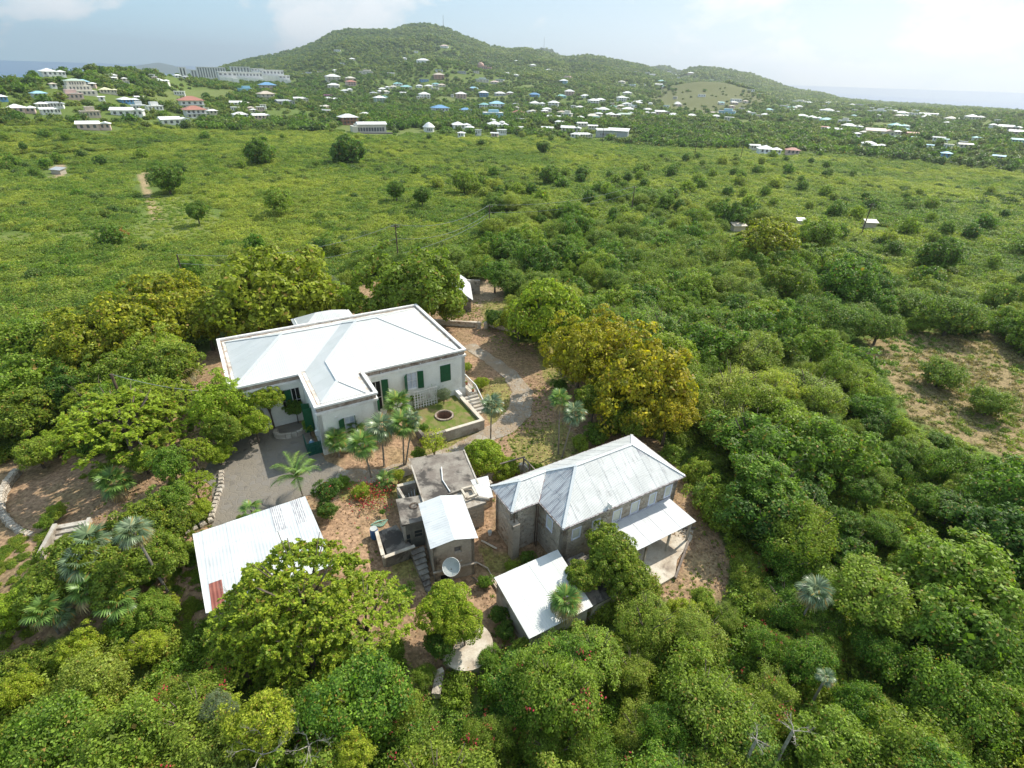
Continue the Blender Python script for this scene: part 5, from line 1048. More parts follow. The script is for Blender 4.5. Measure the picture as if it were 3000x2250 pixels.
for x_, y_, r_, z_, kd, lb in ((1335, 1395, 22, .7, 'green', 'small shrub at the right edge of the flat concrete roof building'), (1060, 1440, 26, .5, 'lobed', 'low bright clump on the grass behind the bougainvillea'), (1000, 1415, 28, .5, 'green', 'low green clump right of the feather palm'), (1290, 1650, 18, .4, 'green', 'weed clump at the foot of the tower steps'), (1545, 1635, 26, .6, 'deep', 'dark weeds at the foot of the stone house side wall'), (1500, 1660, 24, .4, 'green', 'green weeds between tower and lean-to'), (1470, 1500, 16, 1.6, 'green', 'creeper clump between the concrete block and the stone house'),
                             (1180, 1740, 34, .9, 'green', 'shrub between the feathery tree and the bright tree'), (1150, 1900, 45, 1.2, 'vine', 'tangled bush left of the round tank'), (1240, 1980, 40, 1., 'vine', 'tangled bush below the round tank'), (1430, 1930, 40, .9, 'vine', 'tangled bush right of the round tank'), (1530, 1900, 34, .9, 'green', 'green bush below the lean-to corner'), (1660, 1480, 22, 1.8, 'green', 'creeper growing up the stone house front'),
                             (1700, 1300, 30, .7, 'green', 'low green plants behind the stone house'), (1570, 1380, 30, .5, 'lobed', 'bright low plants by the stone house back wall'), (640, 1330, 40, 1.2, 'lobed', 'low bright shrub at the upper court edge'), (420, 1350, 50, 1.4, 'green', 'green shrub under the flat-topped tree'), (300, 1390, 36, 1., 'green', 'small shrub on the bare bed under the flat-topped tree'), (560, 1610, 30, .6, 'green', 'low weeds at the left side of the corrugated shed'), (1640, 1130, 26, .8, 'deep', 'dark low bush under the golden tree'), (2060, 1760, 44, .8, 'green', 'green bush at the lower corner of the leaf-strewn yard'), (1240, 1255, 18, .9, 'green', 'small bush at the left terrace wall'), (450, 1800, 60, 1.6, 'green', 'leafy shrub in front of the dark pole')):
    T(x_, y_, r_, z_, kd, lb, 'shrub', 'leafy_shrub')
# lone trees of the middle distance
for x_, y_, r_, z_, kd, lb in ((488, 525, 50, 4, 'deep', 'large round dark tree standing alone beside the dirt track'), (575, 620, 36, 3, 'deep', 'dark round tree casting shade on the bright grass'), (815, 590, 46, 3.6, 'green', 'pale green tree in the left plain'), (1020, 450, 60, 4, 'deep', 'wide dark tree on the plain before the white long house'), (760, 450, 52, 4, 'deep', 'wide dark tree in the plain left of centre'),
                             (1160, 558, 32, 3.2, 'deep', 'dark round tree, left one of a pair above the centre pole'), (1236, 575, 30, 3.2, 'deep', 'dark round tree, right one of a pair above the centre pole'), (1360, 535, 42, 3.5, 'green', 'pale leafy tree right of the pair of dark trees'), (1608, 515, 34, 3, 'deep', 'dark tree on the plain below the angled white roof'), (1705, 508, 24, 3, 'deep', 'small dark tree right of the plain dark tree'),
                             (1590, 433, 22, 3, 'deep', 'small round dark tree near the houses at the plain edge'), (1840, 520, 18, 2.4, 'deep', 'little dark bush tree on the far plain'), (2240, 720, 96, 4.5, 'olive', 'wide umbrella-like tree above the small clearing on the right'), (2400, 690, 60, 4.5, 'green', 'dark spreading tree right of the umbrella-like tree'), (2760, 750, 62, 4., 'deep', 'dark leaning tree alone in the right-hand scrub'),
                             (2300, 830, 64, 4., 'darkol', 'dark rounded tree below the small clearing'), (2480, 830, 90, 4.6, 'green', 'big pale green tree right of the dark rounded tree'), (2390, 1010, 64, 4, 'green', 'tall leafy tree left of the tan clearing'), (2500, 1070, 32, 2.6, 'green', 'pale bush at the left tip of the tan clearing'), (2790, 930, 90, 3, 'thorn', 'great mounded thorn thicket above the tan clearing'), (2580, 960, 62, 2.6, 'thorn', 'thorn mound left of the great thicket'),
                             (2760, 1100, 70, 1.6, 'thorn', 'pale scrub mound inside the tan clearing'), (2900, 1180, 70, 1.6, 'thorn', 'pale scrub mound at the lower side of the tan clearing'), (1450, 800, 50, 3.4, 'green', 'green tree above the gateway yard'), (340, 690, 30, 1.4, 'rusty', 'rusty dead-leaved bush at the edge of the bright grass'), (560, 790, 40, 3, 'green', 'green tree behind the leaning-looking pole'), (335, 870, 34, 2.4, 'green', 'small green tree in the scrub above the olive trees')):
    T(x_, y_, r_, z_, kd, lb)

# ---------------------------------------------------------------- palms: every frond a part
def fan_leaf(name, mt, nbl=20, L_=.85, droop=.55, fold=.12):
    V, Fc = [], []
    for k in range(nbl):
        a_ = (k/(nbl-1)-.5)*R(250); le = L_*(1-.18*abs(k/(nbl-1)-.5)*2)*rnd.uniform(.92, 1.05); dx, dy = math.cos(a_), math.sin(a_); w0 = .030
        pts = [(.0, .03), (.5, .055), (.85, .03), (1.0, .003)]; rows = []
        for t_, w_ in pts:
            r_ = t_*le; z = .06-droop*(t_**2.4)*le*.55; rows.append([(r_*dx-w_*dy*s__, r_*dy+w_*dx*s__, z-(.0 if s__ == 0 else fold*w_)) for s__ in (-1, 1)])
        o_ = len(V); V += [q for r_ in rows for q in r_]; Fc += [(o_+2*i, o_+2*i+1, o_+2*i+3, o_+2*i+2) for i in range(3)]
    V = [(x_+.72, y_, z) for x_, y_, z in V]; o_ = len(V)      # petiole
    V += [(0, -.02, 0), (0, .02, 0), (.74, .015, .06), (.74, -.015, .06)]; Fc.append((o_, o_+1, o_+2, o_+3)); return fastmesh(name, V, Fc, [mt])
def pin_leaf(name, mt, L_=2.4, n=30):
    V, Fc = [], []; prev = None
    for k in range(n):
        t_ = (k+1)/n; x_ = L_*(t_-.12*t_*t_*t_); z = .9*t_-1.35*t_*t_*t_; ll = .55*math.sin(math.pi*min(1, t_*.9+.1))**.6+.05
        for sd__ in (-1, 1):
            o_ = len(V); V += [(x_-.03, 0, z), (x_+.03, 0, z+.01), (x_+.28*ll+.02, sd__*ll, z-.35*ll), (x_+.2*ll, sd__*ll*.5, z-.08*ll)]; Fc.append((o_, o_+1, o_+2, o_+3))
        if prev: o_ = len(V); V += [(prev[0], -.02, prev[1]), (prev[0], .02, prev[1]), (x_, .02, z), (x_, -.02, z)]; Fc.append((o_, o_+1, o_+2, o_+3))
        prev = (x_, z)
    return fastmesh(name, V, Fc, [mt])
FAN = {'g': [fan_leaf('frond', M_PALM, droop=.5), fan_leaf('frond', M_PALM, droop=.8)], 's': [fan_leaf('frond', M_PALMS, droop=1.1), fan_leaf('frond', M_PALMS, droop=.8)], 'd': [fan_leaf('frond', M_PALMD, droop=1.3)], 'p': [pin_leaf('frond', M_PALM)]}
def palm(px_, py_, rpx, zc, label, kind='g', bpx=None, nfr=18, dry=3, trunk=.07, tilt=.0, name='fan_palm'):
    """crown centre pixel, crown radius in px, crown height; bpx = pixel of the trunk foot"""
    p_ = at(px_, py_, zc)
    for _ in range(3): p_ = at(px_, py_, zc+H(p_[0], p_[1]))
    b_ = ghit(*bpx) if bpx else np.array([p_[0], p_[1], H(p_[0], p_[1])])
    if bpx:
        r = ray(px_, py_); t_ = (b_[0]*r[0]+b_[1]*r[1])/(r[0]**2+r[1]**2); q = np.array([0, 0, CZ])+r*t_
        p_ = q
    Rr = rpx*depth(p_)/F_PX
    t_ = thing(name, label, 'palm tree', tuple(b_)); rel = p_-b_
    if rel[2] > .3: MB().tube([(0, 0, -.2), tuple(rel*.5+np.array([0, 0, 0])), tuple(rel)], [trunk*1.2, trunk, trunk*.85], 7).build('trunk', M_PBARK, t_)
    ms = FAN[kind]; sc_ = Rr/(1.5 if kind != 'p' else 2.3)
    for k in range(nfr):
        f_ = (k+.5)/nfr; el = R(72-f_*(105 if kind != 'p' else 70)); az_ = k*2.399963+rnd.uniform(-.2, .2); me_ = FAN['d'][0] if k >= nfr-dry and kind != 'p' else ms[k % len(ms)]
        o__ = link('frond', me_, t_, tuple(rel+np.array([0, 0, .05-.15*f_])*sc_)); s2 = sc_*rnd.uniform(.88, 1.08); o__.scale = (s2, s2, s2); o__.rotation_euler = Euler((rnd.uniform(-.25, .25), -el, az_), 'XYZ')
    OCC.append((b_[0], b_[1], .6)); return t_
palm(1440, 1190, 42, 3.9, 'single slender fan palm in front of the entrance steps', 's', (1437, 1286), 20, 4)
palm(1640, 1170, 38, 3.6, 'slender fan palm behind, left one of the pair by the golden tree', 'g', (1636, 1330), 16, 2); palm(1682, 1212, 42, 3.9, 'pale-trunked leaning fan palm, right one of the pair', 's', (1646, 1340), 18, 2)
palm(1165, 1185, 50, 3.4, 'bright yellow-green fan palm against the wing wall', 'g', (1150, 1270), 18, 3); palm(1180, 1245, 52, 3.8, 'fan palm with thin trunk nearest the terrace', 'g', (1183, 1362), 20, 3); palm(1118, 1255, 52, 3.6, 'middle fan palm of the clump before the house wing', 's', (1125, 1365), 20, 3)
palm(1062, 1305, 52, 3.2, 'leftmost tall fan palm of the clump before the house wing', 'g', (1090, 1400), 20, 3); palm(986, 1292, 44, 1.7, 'bushy trunkless fan palm at the foot of the wing wall', 'g', None, 22, 2); palm(1040, 1250, 36, 2.0, 'small fan palm tucked under the wing window', 'g', None, 16, 1); palm(1210, 1225, 30, 3., 'fan palm crown leaning towards the well', 's', (1187, 1362), 14, 2)
palm(870, 1395, 88, 2.9, 'feather-leaved palm at the front edge of the court', 'p', (888, 1455), 13, 0, .06, name='feather_palm'); palm(735, 1492, 38, 1.6, 'small yellowing fan palm behind the corrugated shed roof', 'g', None, 9, 1); palm(1130, 1405, 34, .9, 'low fan palm beside the yellow croton', 'g', None, 14, 1)
palm(392, 1560, 56, 4.2, 'drooping silver fan palm on a long leaning trunk left of the shed', 's', (492, 1735), 22, 6, .08); palm(268, 1592, 62, 3.4, 'silver fan palm in the thicket, upper one', 's', (300, 1700), 18, 2); palm(235, 1655, 60, 3.0, 'silver fan palm in the thicket, middle one', 's', None, 18, 3); palm(255, 1730, 60, 2.4, 'fan palm in the thicket, lower one with dry skirt', 'g', None, 18, 4)
palm(130, 1790, 58, 2.2, 'wide fan palm at the lower left of the thicket', 'g', None, 18, 3); palm(345, 1765, 62, 1.8, 'dark fan palm in front of the thicket', 'g', None, 18, 2); palm(180, 1800, 44, 1.7, 'fan palm right of the wide lower-left one', 's', None, 14, 3)
palm(525, 1095, 54, 2.8, 'pale half-dry fan palm left of the house corner', 'd', (512, 1180), 18, 3); palm(335, 1415, 56, 2.2, 'green fan palm beside the garden steps', 'g', (340, 1460), 20, 2); palm(1660, 1765, 56, 2.9, 'fan palm growing at the corner of the lean-to roof', 'g', (1665, 1850), 20, 7); palm(2388, 1735, 52, 4.2, 'silver drooping fan palm standing in the right-hand wood', 's', (2330, 1850), 22, 5); palm(2420, 1985, 30, 4., 'small silver fan palm half sunk in the right-hand wood', 's', None, 12, 2)
palm(1660, 1510-60, 1, .2, '', nfr=0) if False else None

# bare white limbs
def dead(px_, py_, zc, size, label, seed):
    r2 = random.Random(seed); p_ = at(px_, py_, zc); t_ = thing('bare_branch', label, 'dead tree', (p_[0], p_[1], H(p_[0], p_[1])), 0); m_ = MB(); base_ = Vector((0, 0, p_[2]-H(p_[0], p_[1])-size*.4))
    MB().tube([(0, 0, -.2), tuple(base_)], [.10, .07], 6).build('trunk', M_DEAD, t_)
    def br(q, d, l_, r_, dep):
        e_ = q+d*l_; md = q+d*l_*.5+Vector((r2.uniform(-.1, .1), r2.uniform(-.1, .1), r2.uniform(-.05, .1)))*l_; m_.tube([q, md, e_], [r_, r_*.8, r_*.55], 4)
        if dep:
            for _ in range(2+(r2.random() < .5)): br(e_ if r2.random() < .7 else md, (d+Vector((r2.uniform(-.8, .8), r2.uniform(-.8, .8), r2.uniform(-.3, .5)))).normalized(), l_*r2.uniform(.55, .85), r_*.55, dep-1)
    for k in range(4): br(base_, Vector((math.cos(k*1.7+seed), math.sin(k*1.7+seed), .35)).normalized(), size*.42, .032, 4)
    m_.build('twigs', M_DEAD, t_)
dead(760, 2190, 5.2, 1.5, 'bleached bare branches among yellow bushes at the bottom left of centre', 3); dead(790, 2120, 5.0, 1.0, 'small bleached branch above the larger bare branches', 8); dead(900, 2170, 4.8, 1.1, 'bare grey branch right of the bleached branches', 5)
dead(2330, 2130, 5.2, .8, 'pale crooked dead branch on top of the foreground thicket at the right', 9); dead(2220, 2160, 5.1, .6, 'second pale dead branch left of the crooked one', 12); dead(560, 1195, 3.2, .9, 'bare grey limb inside the wide flat-topped tree', 21) if False else None
dead(385, 1235, 4.9, 1.3, 'bare grey limbs showing through the wide flat-topped feathery tree', 23); dead(690, 1730, 4.2, 1.0, 'bare grey twigs over the corner of the corrugated shed', 31)
# bougainvillea: sparse pink flowers near the hose
bg0 = ghit(1085, 1470); bt_ = thing('bougainvillea', 'sparse bush with red-pink flowers between the shed and the annex', 'bush', tuple(bg0))
n = 420; cpt = rg.normal(size=(n, 3))*[.9, .8, .35]+[0, 0, .7]; V, Fq = leafquads(cpt, rdir(n), np.full(n, .075), .8); link('flowers', fastmesh('flowers', V, Fq, [M_RED]), bt_)
n = 500; cpt = rg.normal(size=(n, 3))*[.9, .8, .35]+[0, 0, .55]; V, Fq = leafquads(cpt, rdir(n), np.full(n, .05), .8); link('leaves', fastmesh('leaves', V, Fq, [M_GREEN]), bt_)
MB().tube([(0, 0, -.1), (.1, .1, .6)], .04, 5).build('stem', M_BARK, bt_)
n = 90; V, Fq = leafquads(rdir(n)*.55+[0, 0, 0], rdir(n), np.full(n, .06), .8)
for o__ in [o for o in bpy.data.objects if o.name.startswith('flowering_shrub')]: q = link('flowers', fastmesh('flowers', V*1.3, Fq, [M_RED]), o__, (0, 0, 1.7), kind='stuff')
hz = ghit(1112, 1535); hm_ = MB()
for k in range(5): hm_.tube([(.42*math.cos(t_*.5+k)*(1+.12*k), .34*math.sin(t_*.5+k*1.3), .06+.03*k) for t_ in range(14)], .028, 5)
ho = hm_.build('garden_hose', plain('pale_green_hose', (.30, .48, .36), None, 3, .5)); ho.location = tuple(hz); tag(ho, 'tangled pale green garden hose on the ground by the annex', 'hose')

# ================================================================== THE TOWN: every house a thing
CW = {'W': ((.80, .80, .78), 'white'), 'G': ((.42, .44, .45), 'grey'), 'B': ((.16, .33, .54), 'blue'), 'L': ((.34, .58, .70), 'light blue'), 'T': ((.28, .52, .51), 'teal'), 'R': ((.42, .19, .14), 'red'), 'O': ((.55, .34, .26), 'orange'),
      'P': ((.66, .50, .45), 'pink'), 'Y': ((.66, .64, .42), 'pale yellow'), 'C': ((.66, .62, .53), 'cream'), 'K': ((.56, .48, .39), 'tan'), 'M': ((.55, .18, .42), 'magenta'), 'U': ((.40, .22, .15), 'brick'), 'N': ((.46, .56, .46), 'pale green')}
HM = {k: plain('house_paint_'+v_[1].replace(' ', '_'), v_[0], tuple(q*.9 for q in v_[0]), .3, .6, bst=.05) for k, v_ in CW.items()}
HOUSES = []
def hdata(s_):
    for ln in s_.strip().split('\n'):
        ln = ln.strip()
        if ln: yield ln
# px, py(bottom), width px, roof colour, wall colour, type (h hip, g gable, f flat, s two-storey hip), zone
DATA = '''
162 224 62 W W h L|244 252 38 L W h L|244 279 80 N C t L|319 276 45 Y C h L|327 232 30 W C h L|469 246 43 W W h L|123 288 36 L W h L|9 299 30 W B h L|215 293 60 P P f L|386 305 50 W B h L|411 326 38 W W f L|459 327 45 W W f L|373 341 85 W W g L|63 333 70 W P h L|129 320 28 W C h L|163 318 42 G W g L|154 336 50 W W g L|278 382 85 W P g L|271 346 50 K K f L|520 367 82 W W g L
210 192 14 W W f L|240 191 20 W W f L|300 188 20 P C f L|362 195 34 W W f L|414 206 24 P P h L|454 208 26 P P h L|493 211 24 P P h L|568 321 70 R W s L|579 347 62 R W s L|627 337 26 W C h L|708 348 40 W W h L|772 351 55 W P g L|701 312 50 W W g L|841 308 54 G G g L|884 298 42 W C g L|527 281 30 W W f L|726 271 42 L L f L|789 267 48 B K s L|787 294 46 K C s L|961 287 24 M M f L|961 295 20 W W h L|986 298 24 W W h L|979 239 44 W C s L|977 257 36 W C h L|943 215 20 R C f L|983 211 14 W W h L|902 223 34 G G f L|681 206 18 L W h L
988 151 20 W W f H|1300 140 26 P W h H|1237 184 38 W W h H|1184 175 14 W W h H|1217 155 18 W W f H|1033 177 18 W C h H|1010 190 20 G W f H|1072 217 44 C C f H|1145 220 20 G C g H|1287 232 34 K O s H|1287 211 22 B W f H|1353 216 28 G G f H|1396 215 18 W C f H|1487 220 20 W W h H|1245 240 26 G B f H|1165 252 28 T W h H|1029 236 30 C P h H|1032 252 30 R P s H|1009 272 22 W W h H|1026 268 16 W W h H|1192 262 34 T C h H|1151 260 20 C C h H|1228 257 20 W W h H|1255 258 24 W C h H|1275 252 22 T W h H|1295 255 24 K C h H|1384 265 28 L G h H|1414 241 40 T C f H|1447 246 24 P C h H|1463 240 26 L C f H
1246 290 34 W W s M|1352 289 34 W P s M|1418 284 30 W B s M|1467 281 32 W G h M|1493 278 20 W P h M|1117 301 34 W N s M|1295 336 50 B W s M|1366 331 36 B W h M|1416 321 28 T W s M|1458 321 44 L W s M|1447 346 60 W L f M|1027 366 52 W U s M|1073 346 34 W W h M|1088 388 96 W C l M|1259 388 40 W W r M|1355 379 56 W W h M|1375 386 24 W W h M|1440 364 26 W W h M|1463 378 60 W W h M|1471 397 28 W W f M|1325 285 9 W W f M
1563 195 18 W C h H|1610 209 18 W W h H|1628 219 12 W W h H|1513 182 14 W W h H|1508 225 20 W G h H|1658 234 38 P P f H|1650 247 26 W L s H|1820 244 20 C C h H|1816 255 16 W W f H|1884 251 14 W W f H|1860 213 12 W W f H|1897 216 14 W W f H|1850 224 14 W C f H|1980 231 22 W W f H
1564 284 32 B B h M|1646 288 28 T T h M|1669 280 30 W P s M|1715 287 26 W W h M|1761 299 28 W W h M|1741 308 32 W W s M|1839 278 26 W C h M|1823 298 28 W W s M|1837 312 28 W W h M|1867 308 32 W W h M|1904 309 12 W W h M|1576 312 46 W W h M|1620 315 34 W W s M|1701 321 22 W W h M|1768 336 36 W W s M|1794 319 20 T W h M|1841 328 36 W W h M|1900 328 23 W W h M|1515 338 34 R C h M|1604 328 26 W C h M|1658 344 34 W C f M|1620 351 38 W C g M|1737 349 38 C C h M|1798 346 44 W P h M|1832 344 38 N C g M|1940 337 44 W P g M|1970 345 32 W B h M|1912 339 12 W W h M
1520 385 24 W W g M|1602 386 34 W C g M|1671 388 60 W C g M|1706 372 30 W C g M|1736 380 28 W C g M|1683 406 26 W W h M|1717 406 44 W C g M|1790 403 88 W G w M
2056 284 22 W W f T|2158 299 30 W W f T|2133 229 12 W W f T|2084 237 12 W W f T|2200 269 20 W W f T|2233 280 18 W W f T|2258 260 12 W W f T|2276 294 16 W W f T|2292 296 12 W W h T|2337 306 38 W C f T|2371 308 16 W W h T|2409 317 22 W W f T|2428 313 14 L L s T|2420 330 32 W W h T|2367 327 10 W W h T
2027 347 28 W W h T|2097 349 26 W W h T|2133 354 26 W C f T|2127 337 50 G L f T|2199 339 20 W W f T|2241 343 22 W W h T|2344 347 32 W C h T|2381 354 42 W C h T|2423 359 34 T L h T|2470 364 34 W C f T|2443 389 44 W W g T|2414 382 20 R W g T|2486 378 40 W W h T|2255 453 66 W W h R|2210 440 28 W C g R|2321 455 38 R P h R
2547 331 20 W W f T|2577 332 34 W W f T|2613 330 26 W W f T|2636 338 34 W W h T|2645 345 22 W W g T|2665 345 26 G W f T|2660 338 20 W W f T|2707 339 26 W W g T|2735 340 22 W W g T|2570 344 14 W W h T|2534 317 16 W W f T|2572 319 16 W W f T
2785 356 42 C W h R|2859 352 46 W C h R|2636 379 50 T N h R|2577 399 80 P C g R|2510 380 26 W W h R|2527 398 20 C C h R|2672 401 30 R U g R|2746 415 30 G W g R|2950 383 56 W P g R|2985 398 54 W P g R|2984 422 44 T T g R|2543 433 36 W W h R|2577 438 14 W W h R|2721 438 14 L W g R|2826 436 36 C C g R|2769 464 26 L B h R|2920 472 28 L G g R|2509 403 20 W W h R|2507 416 16 W W f R
'''
_r3 = random.Random(77); EXTRA = []
for (x0_, x1_, y0_, y1_, n_, z_) in ((2480, 2720, 312, 348, 26, 'T'), (2280, 2480, 300, 335, 14, 'T'), (1750, 2000, 285, 345, 18, 'M'), (1480, 1760, 300, 375, 16, 'M'), (1000, 1300, 255, 300, 10, 'H'), (1850, 2060, 205, 260, 10, 'H'), (2080, 2300, 300, 350, 12, 'T'), (150, 560, 225, 300, 12, 'L'), (600, 980, 300, 345, 12, 'L'), (2500, 2950, 360, 440, 16, 'R'), (1250, 1500, 395, 405, 3, 'M')):
    for _ in range(n_): u_ = _r3.random(); EXTRA.append((x0_+(x1_-x0_)*u_, y0_+(y1_-y0_)*_r3.random(), _r3.uniform(12, 24), _r3.choice('WWWWGCTK'), _r3.choice('WWCCP'), _r3.choice('hhgf'), z_))
ZN = {'L': 'on the left-hand ridge and slopes', 'H': 'on the main hillside', 'M': 'in the middle of the town', 'T': 'in the far right of the town', 'R': 'at the right edge of the town'}
ZS = {'L': 'left ridge', 'H': 'main hillside', 'M': 'middle of town', 'T': 'far right town', 'R': 'right edge'}
for ln in hdata(DATA):
    for q in ln.split('|'):
        a_ = q.split(); HOUSES.append((float(a_[0]), float(a_[1]), float(a_[2]), a_[3], a_[4], a_[5], a_[6]))
HOUSES += EXTRA
ORD = ['first', 'second', 'third', 'fourth', 'fifth', 'sixth', 'seventh', 'eighth', 'ninth', 'tenth', 'eleventh', 'twelfth', 'thirteenth', 'fourteenth', 'fifteenth', 'sixteenth', 'seventeenth', 'eighteenth', 'nineteenth', 'twentieth']
TY = {'h': 'hip-roofed', 'g': 'gable-roofed', 'f': 'flat-roofed', 's': 'two-storey', 't': 'terraced', 'l': 'long arcaded', 'r': 'round', 'w': 'angled'}
keys = {}
for i, h_ in enumerate(HOUSES): keys.setdefault((h_[3], h_[4], h_[5], h_[6]), []).append(i)
HLAB = {}
for kk_, ids in keys.items():
    ids.sort(key=lambda i: HOUSES[i][0]); rc, wc, ty, zn = kk_
    for j, i in enumerate(ids):
        rn, wn = CW[rc][1], CW[wc][1]; core = f'{wn} {TY[ty]} house with {rn} roof' if rn != wn else f'all-{wn} {TY[ty]} house'
        if len(ids) == 1: HLAB[i] = f'{core} {ZN[zn]}'
        elif j < 20: HLAB[i] = f'{ORD[j]} from left, {core}, {ZS[zn]}'
        else: HLAB[i] = f'{core}, {["twenty", "thirty", "forty", "fifty"][(j-20)//9]}-{ORD[(j-20) % 9]} from left, {ZS[zn]}'
HEX = []
WINM = plain('dark_window', (.13, .14, .15), None, 1, .3)
def town_house(i, h_):
    px_, py_, wpx, rc, wc, ty, zn = h_; g0 = ghit(px_, py_); D_ = depth(g0); wd = wpx*D_/F_PX; az_ = math.atan2(g0[0], g0[1]); rz = -az_+rnd.choice([-.25, .12, .35, -.1, .2])
    wd = max(wd*.93, 3.0); dpt = wd*{'g': .5, 'l': .32, 'w': .35, 'f': .55, 'r': .9}.get(ty, .72); dpt = min(dpt, 15)
    hh_ = 3.0 if ty in 'hgflwr' else 5.4
    if ty == 'f': hh_ = 3.6
    if ty == 't': hh_ = 6.5
    sc_ = max(.8, min(1.35, wd/13)); hh_ *= sc_**.6*.92
    gx_, gy_ = g0[0], g0[1]; lo_ = min(H(gx_+a_*math.cos(rz)-b_*math.sin(rz), gy_+a_*math.sin(rz)+b_*math.cos(rz)) for a_ in (-wd/2, wd/2) for b_ in (0, dpt))-g0[2]
    t_ = thing('house', HLAB[i], 'house', tuple(g0), rz, 'houses '+ZN[zn]); HEX.append((g0[0]+math.sin(az_)*dpt*.4, g0[1]+math.cos(az_)*dpt*.4, max(wd, dpt)*.62+1, g0))
    wm, rm = HM[wc], HM[rc]; z0_ = lo_-.5; zb__ = .0
    def roof(x0_, x1_, y0_, y1_, z, kind, slope=.38, par=t_):
        ov = .6; x0_ -= ov; x1_ += ov; y0_ -= ov; y1_ += ov; m_ = MB(); hx, hy = (x1_-x0_)/2, (y1_-y0_)/2; cx_, cy_ = (x0_+x1_)/2, (y0_+y1_)/2; mnh = min(hx, hy); zt_ = z+mnh*slope
        if kind == 'h':
            rx, ry = hx-mnh*.98, hy-mnh*.98; b_ = [(x0_, y0_, z), (x1_, y0_, z), (x1_, y1_, z), (x0_, y1_, z)]; tt = [(cx_-rx, cy_-ry, zt_), (cx_+rx, cy_-ry, zt_), (cx_+rx, cy_+ry, zt_), (cx_-rx, cy_+ry, zt_)]
            m_.add(b_+tt, [(0, 3, 2, 1), (4, 5, 6, 7), (0, 1, 5, 4), (1, 2, 6, 5), (2, 3, 7, 6), (3, 0, 4, 7)])
        else:
            if hx >= hy: v_ = [(x0_, y0_, z), (x1_, y0_, z), (x1_, y1_, z), (x0_, y1_, z), (x0_, cy_, z+hy*slope*.8), (x1_, cy_, z+hy*slope*.8)]; m_.add(v_, [(0, 3, 2, 1), (0, 1, 5, 4), (2, 3, 4, 5), (1, 2, 5), (3, 0, 4)])
            else: v_ = [(x0_, y0_, z), (x1_, y0_, z), (x1_, y1_, z), (x0_, y1_, z), (cx_, y0_, z+hx*slope*.8), (cx_, y1_, z+hx*slope*.8)]; m_.add(v_, [(0, 3, 2, 1), (1, 2, 5, 4), (3, 0, 4, 5), (0, 1, 4), (2, 3, 5)])
        return m_.build('roof', rm, par)
    def wins(x0_, x1_, y_, z, n_, hgt_=1.3, wdt=None):
        for k in range(n_):
            wq = wdt or min(1.3, (x1_-x0_)/n_*.45); cx_ = x0_+(x1_-x0_)*(k+.5)/n_; MB().box(cx_-wq/2, cx_+wq/2, y_-.05, y_+.02, z, z+hgt_).build('window', WINM, t_)
    nw = 4 if wpx > 48 else (3 if wpx > 26 else (2 if wpx > 18 else 1))
    if ty in 'hg':
        if wpx > 40:
            MB().box(-wd/2, wd*.15, 0, dpt, z0_, hh_).build('wall', wm, t_); MB().box(wd*.15+.02, wd/2, dpt*.15, dpt*.9, z0_, hh_-.15).build('wall', wm, t_); roof(-wd/2, wd*.15, 0, dpt, hh_, ty); roof(wd*.15+.62, wd/2, dpt*.15, dpt*.9, hh_-.14, ty)
            wins(-wd/2+.5, wd*.13, 0, 1.0, 3); wins(wd*.18, wd/2, dpt*.15, 1.0, 2)
        else: MB().box(-wd/2, wd/2, 0, dpt, z0_, hh_).build('wall', wm, t_); roof(-wd/2, wd/2, 0, dpt, hh_, ty); wins(-wd/2+.3, wd/2-.3, 0, 1.0, nw)
    elif ty == 's':
        MB().box(-wd/2+.5, wd/2-.5, 0, dpt, z0_, hh_).build('wall', wm, t_); roof(-wd/2, wd/2, -.8, dpt, hh_, 'h'); wins(-wd/2+.8, wd/2-.8, 0, .9, nw); wins(-wd/2+.8, wd/2-.8, 0, hh_*.5+.6, nw)
        MB().box(-wd/2, wd/2, -1.2, -.06, hh_*.5, hh_*.5+.25).build('balcony', wm, t_)
    elif ty == 'f':
        MB().box(-wd/2, wd/2, 0, dpt, z0_, hh_).build('wall', wm, t_); MB().box(-wd/2-.3, wd/2+.3, -.3, dpt+.3, hh_+.004, hh_+.3).build('roof', rm, t_); wins(-wd/2+.3, wd/2-.3, 0, 1.2, nw+1)
        if wpx > 30: MB().box(-wd*.2, wd*.3, dpt*.3, dpt*.9, hh_+.31, hh_+2.2).build('roof_room', wm, t_)
    elif ty == 't':
        for k in range(3): MB().box(-wd/2+k*wd*.08, wd/2-k*wd*.1, k*dpt*.25, dpt+k, z0_ if k == 0 else k*2.4, (k+1)*2.4+.01*k).build('wall', wm, t_); wins(-wd/2+k*wd*.08+1, wd/2-k*wd*.1-1, k*dpt*.25, k*2.4+.6, 6)
        roof(-wd/2+.16*wd, wd/2-.2*wd, dpt*.5, dpt+2, 7.25, 'h', .25)
    elif ty == 'l':
        MB().box(-wd/2, wd/2, 0, dpt, z0_, 4.2).build('wall', wm, t_); roof(-wd/2+wd*.1, wd/2, 0, dpt, 4.2, 'g', .45); wins(-wd/2+1, wd/2-1, 0, .6, 10, 2.0, 1.2)
        MB().box(-wd/2-2, -wd/2+wd*.1-.62, -2, dpt, z0_, 3.4).build('wall', wm, t_); MB().box(-wd/2+2, wd/2+2, -dpt*1.3, -1.5, -.3, .12).build('car_park', plain('asphalt', (.07, .07, .075), None, 1, .9), t_)
    elif ty == 'r':
        n_ = 14; MB().cyl(0, wd/2, z0_, 2.6, wd*.42, n_).build('wall', wm, t_); MB().tube([(0, wd/2, 2.6), (0, wd/2, 2.75), (0, wd/2, 4.4), (0, wd/2, 5.4)], [wd*.5, wd*.5, wd*.25, .3], n_).build('roof', rm, t_); wins(-wd*.2, wd*.2, wd*.08, .8, 3)
    elif ty == 'w':
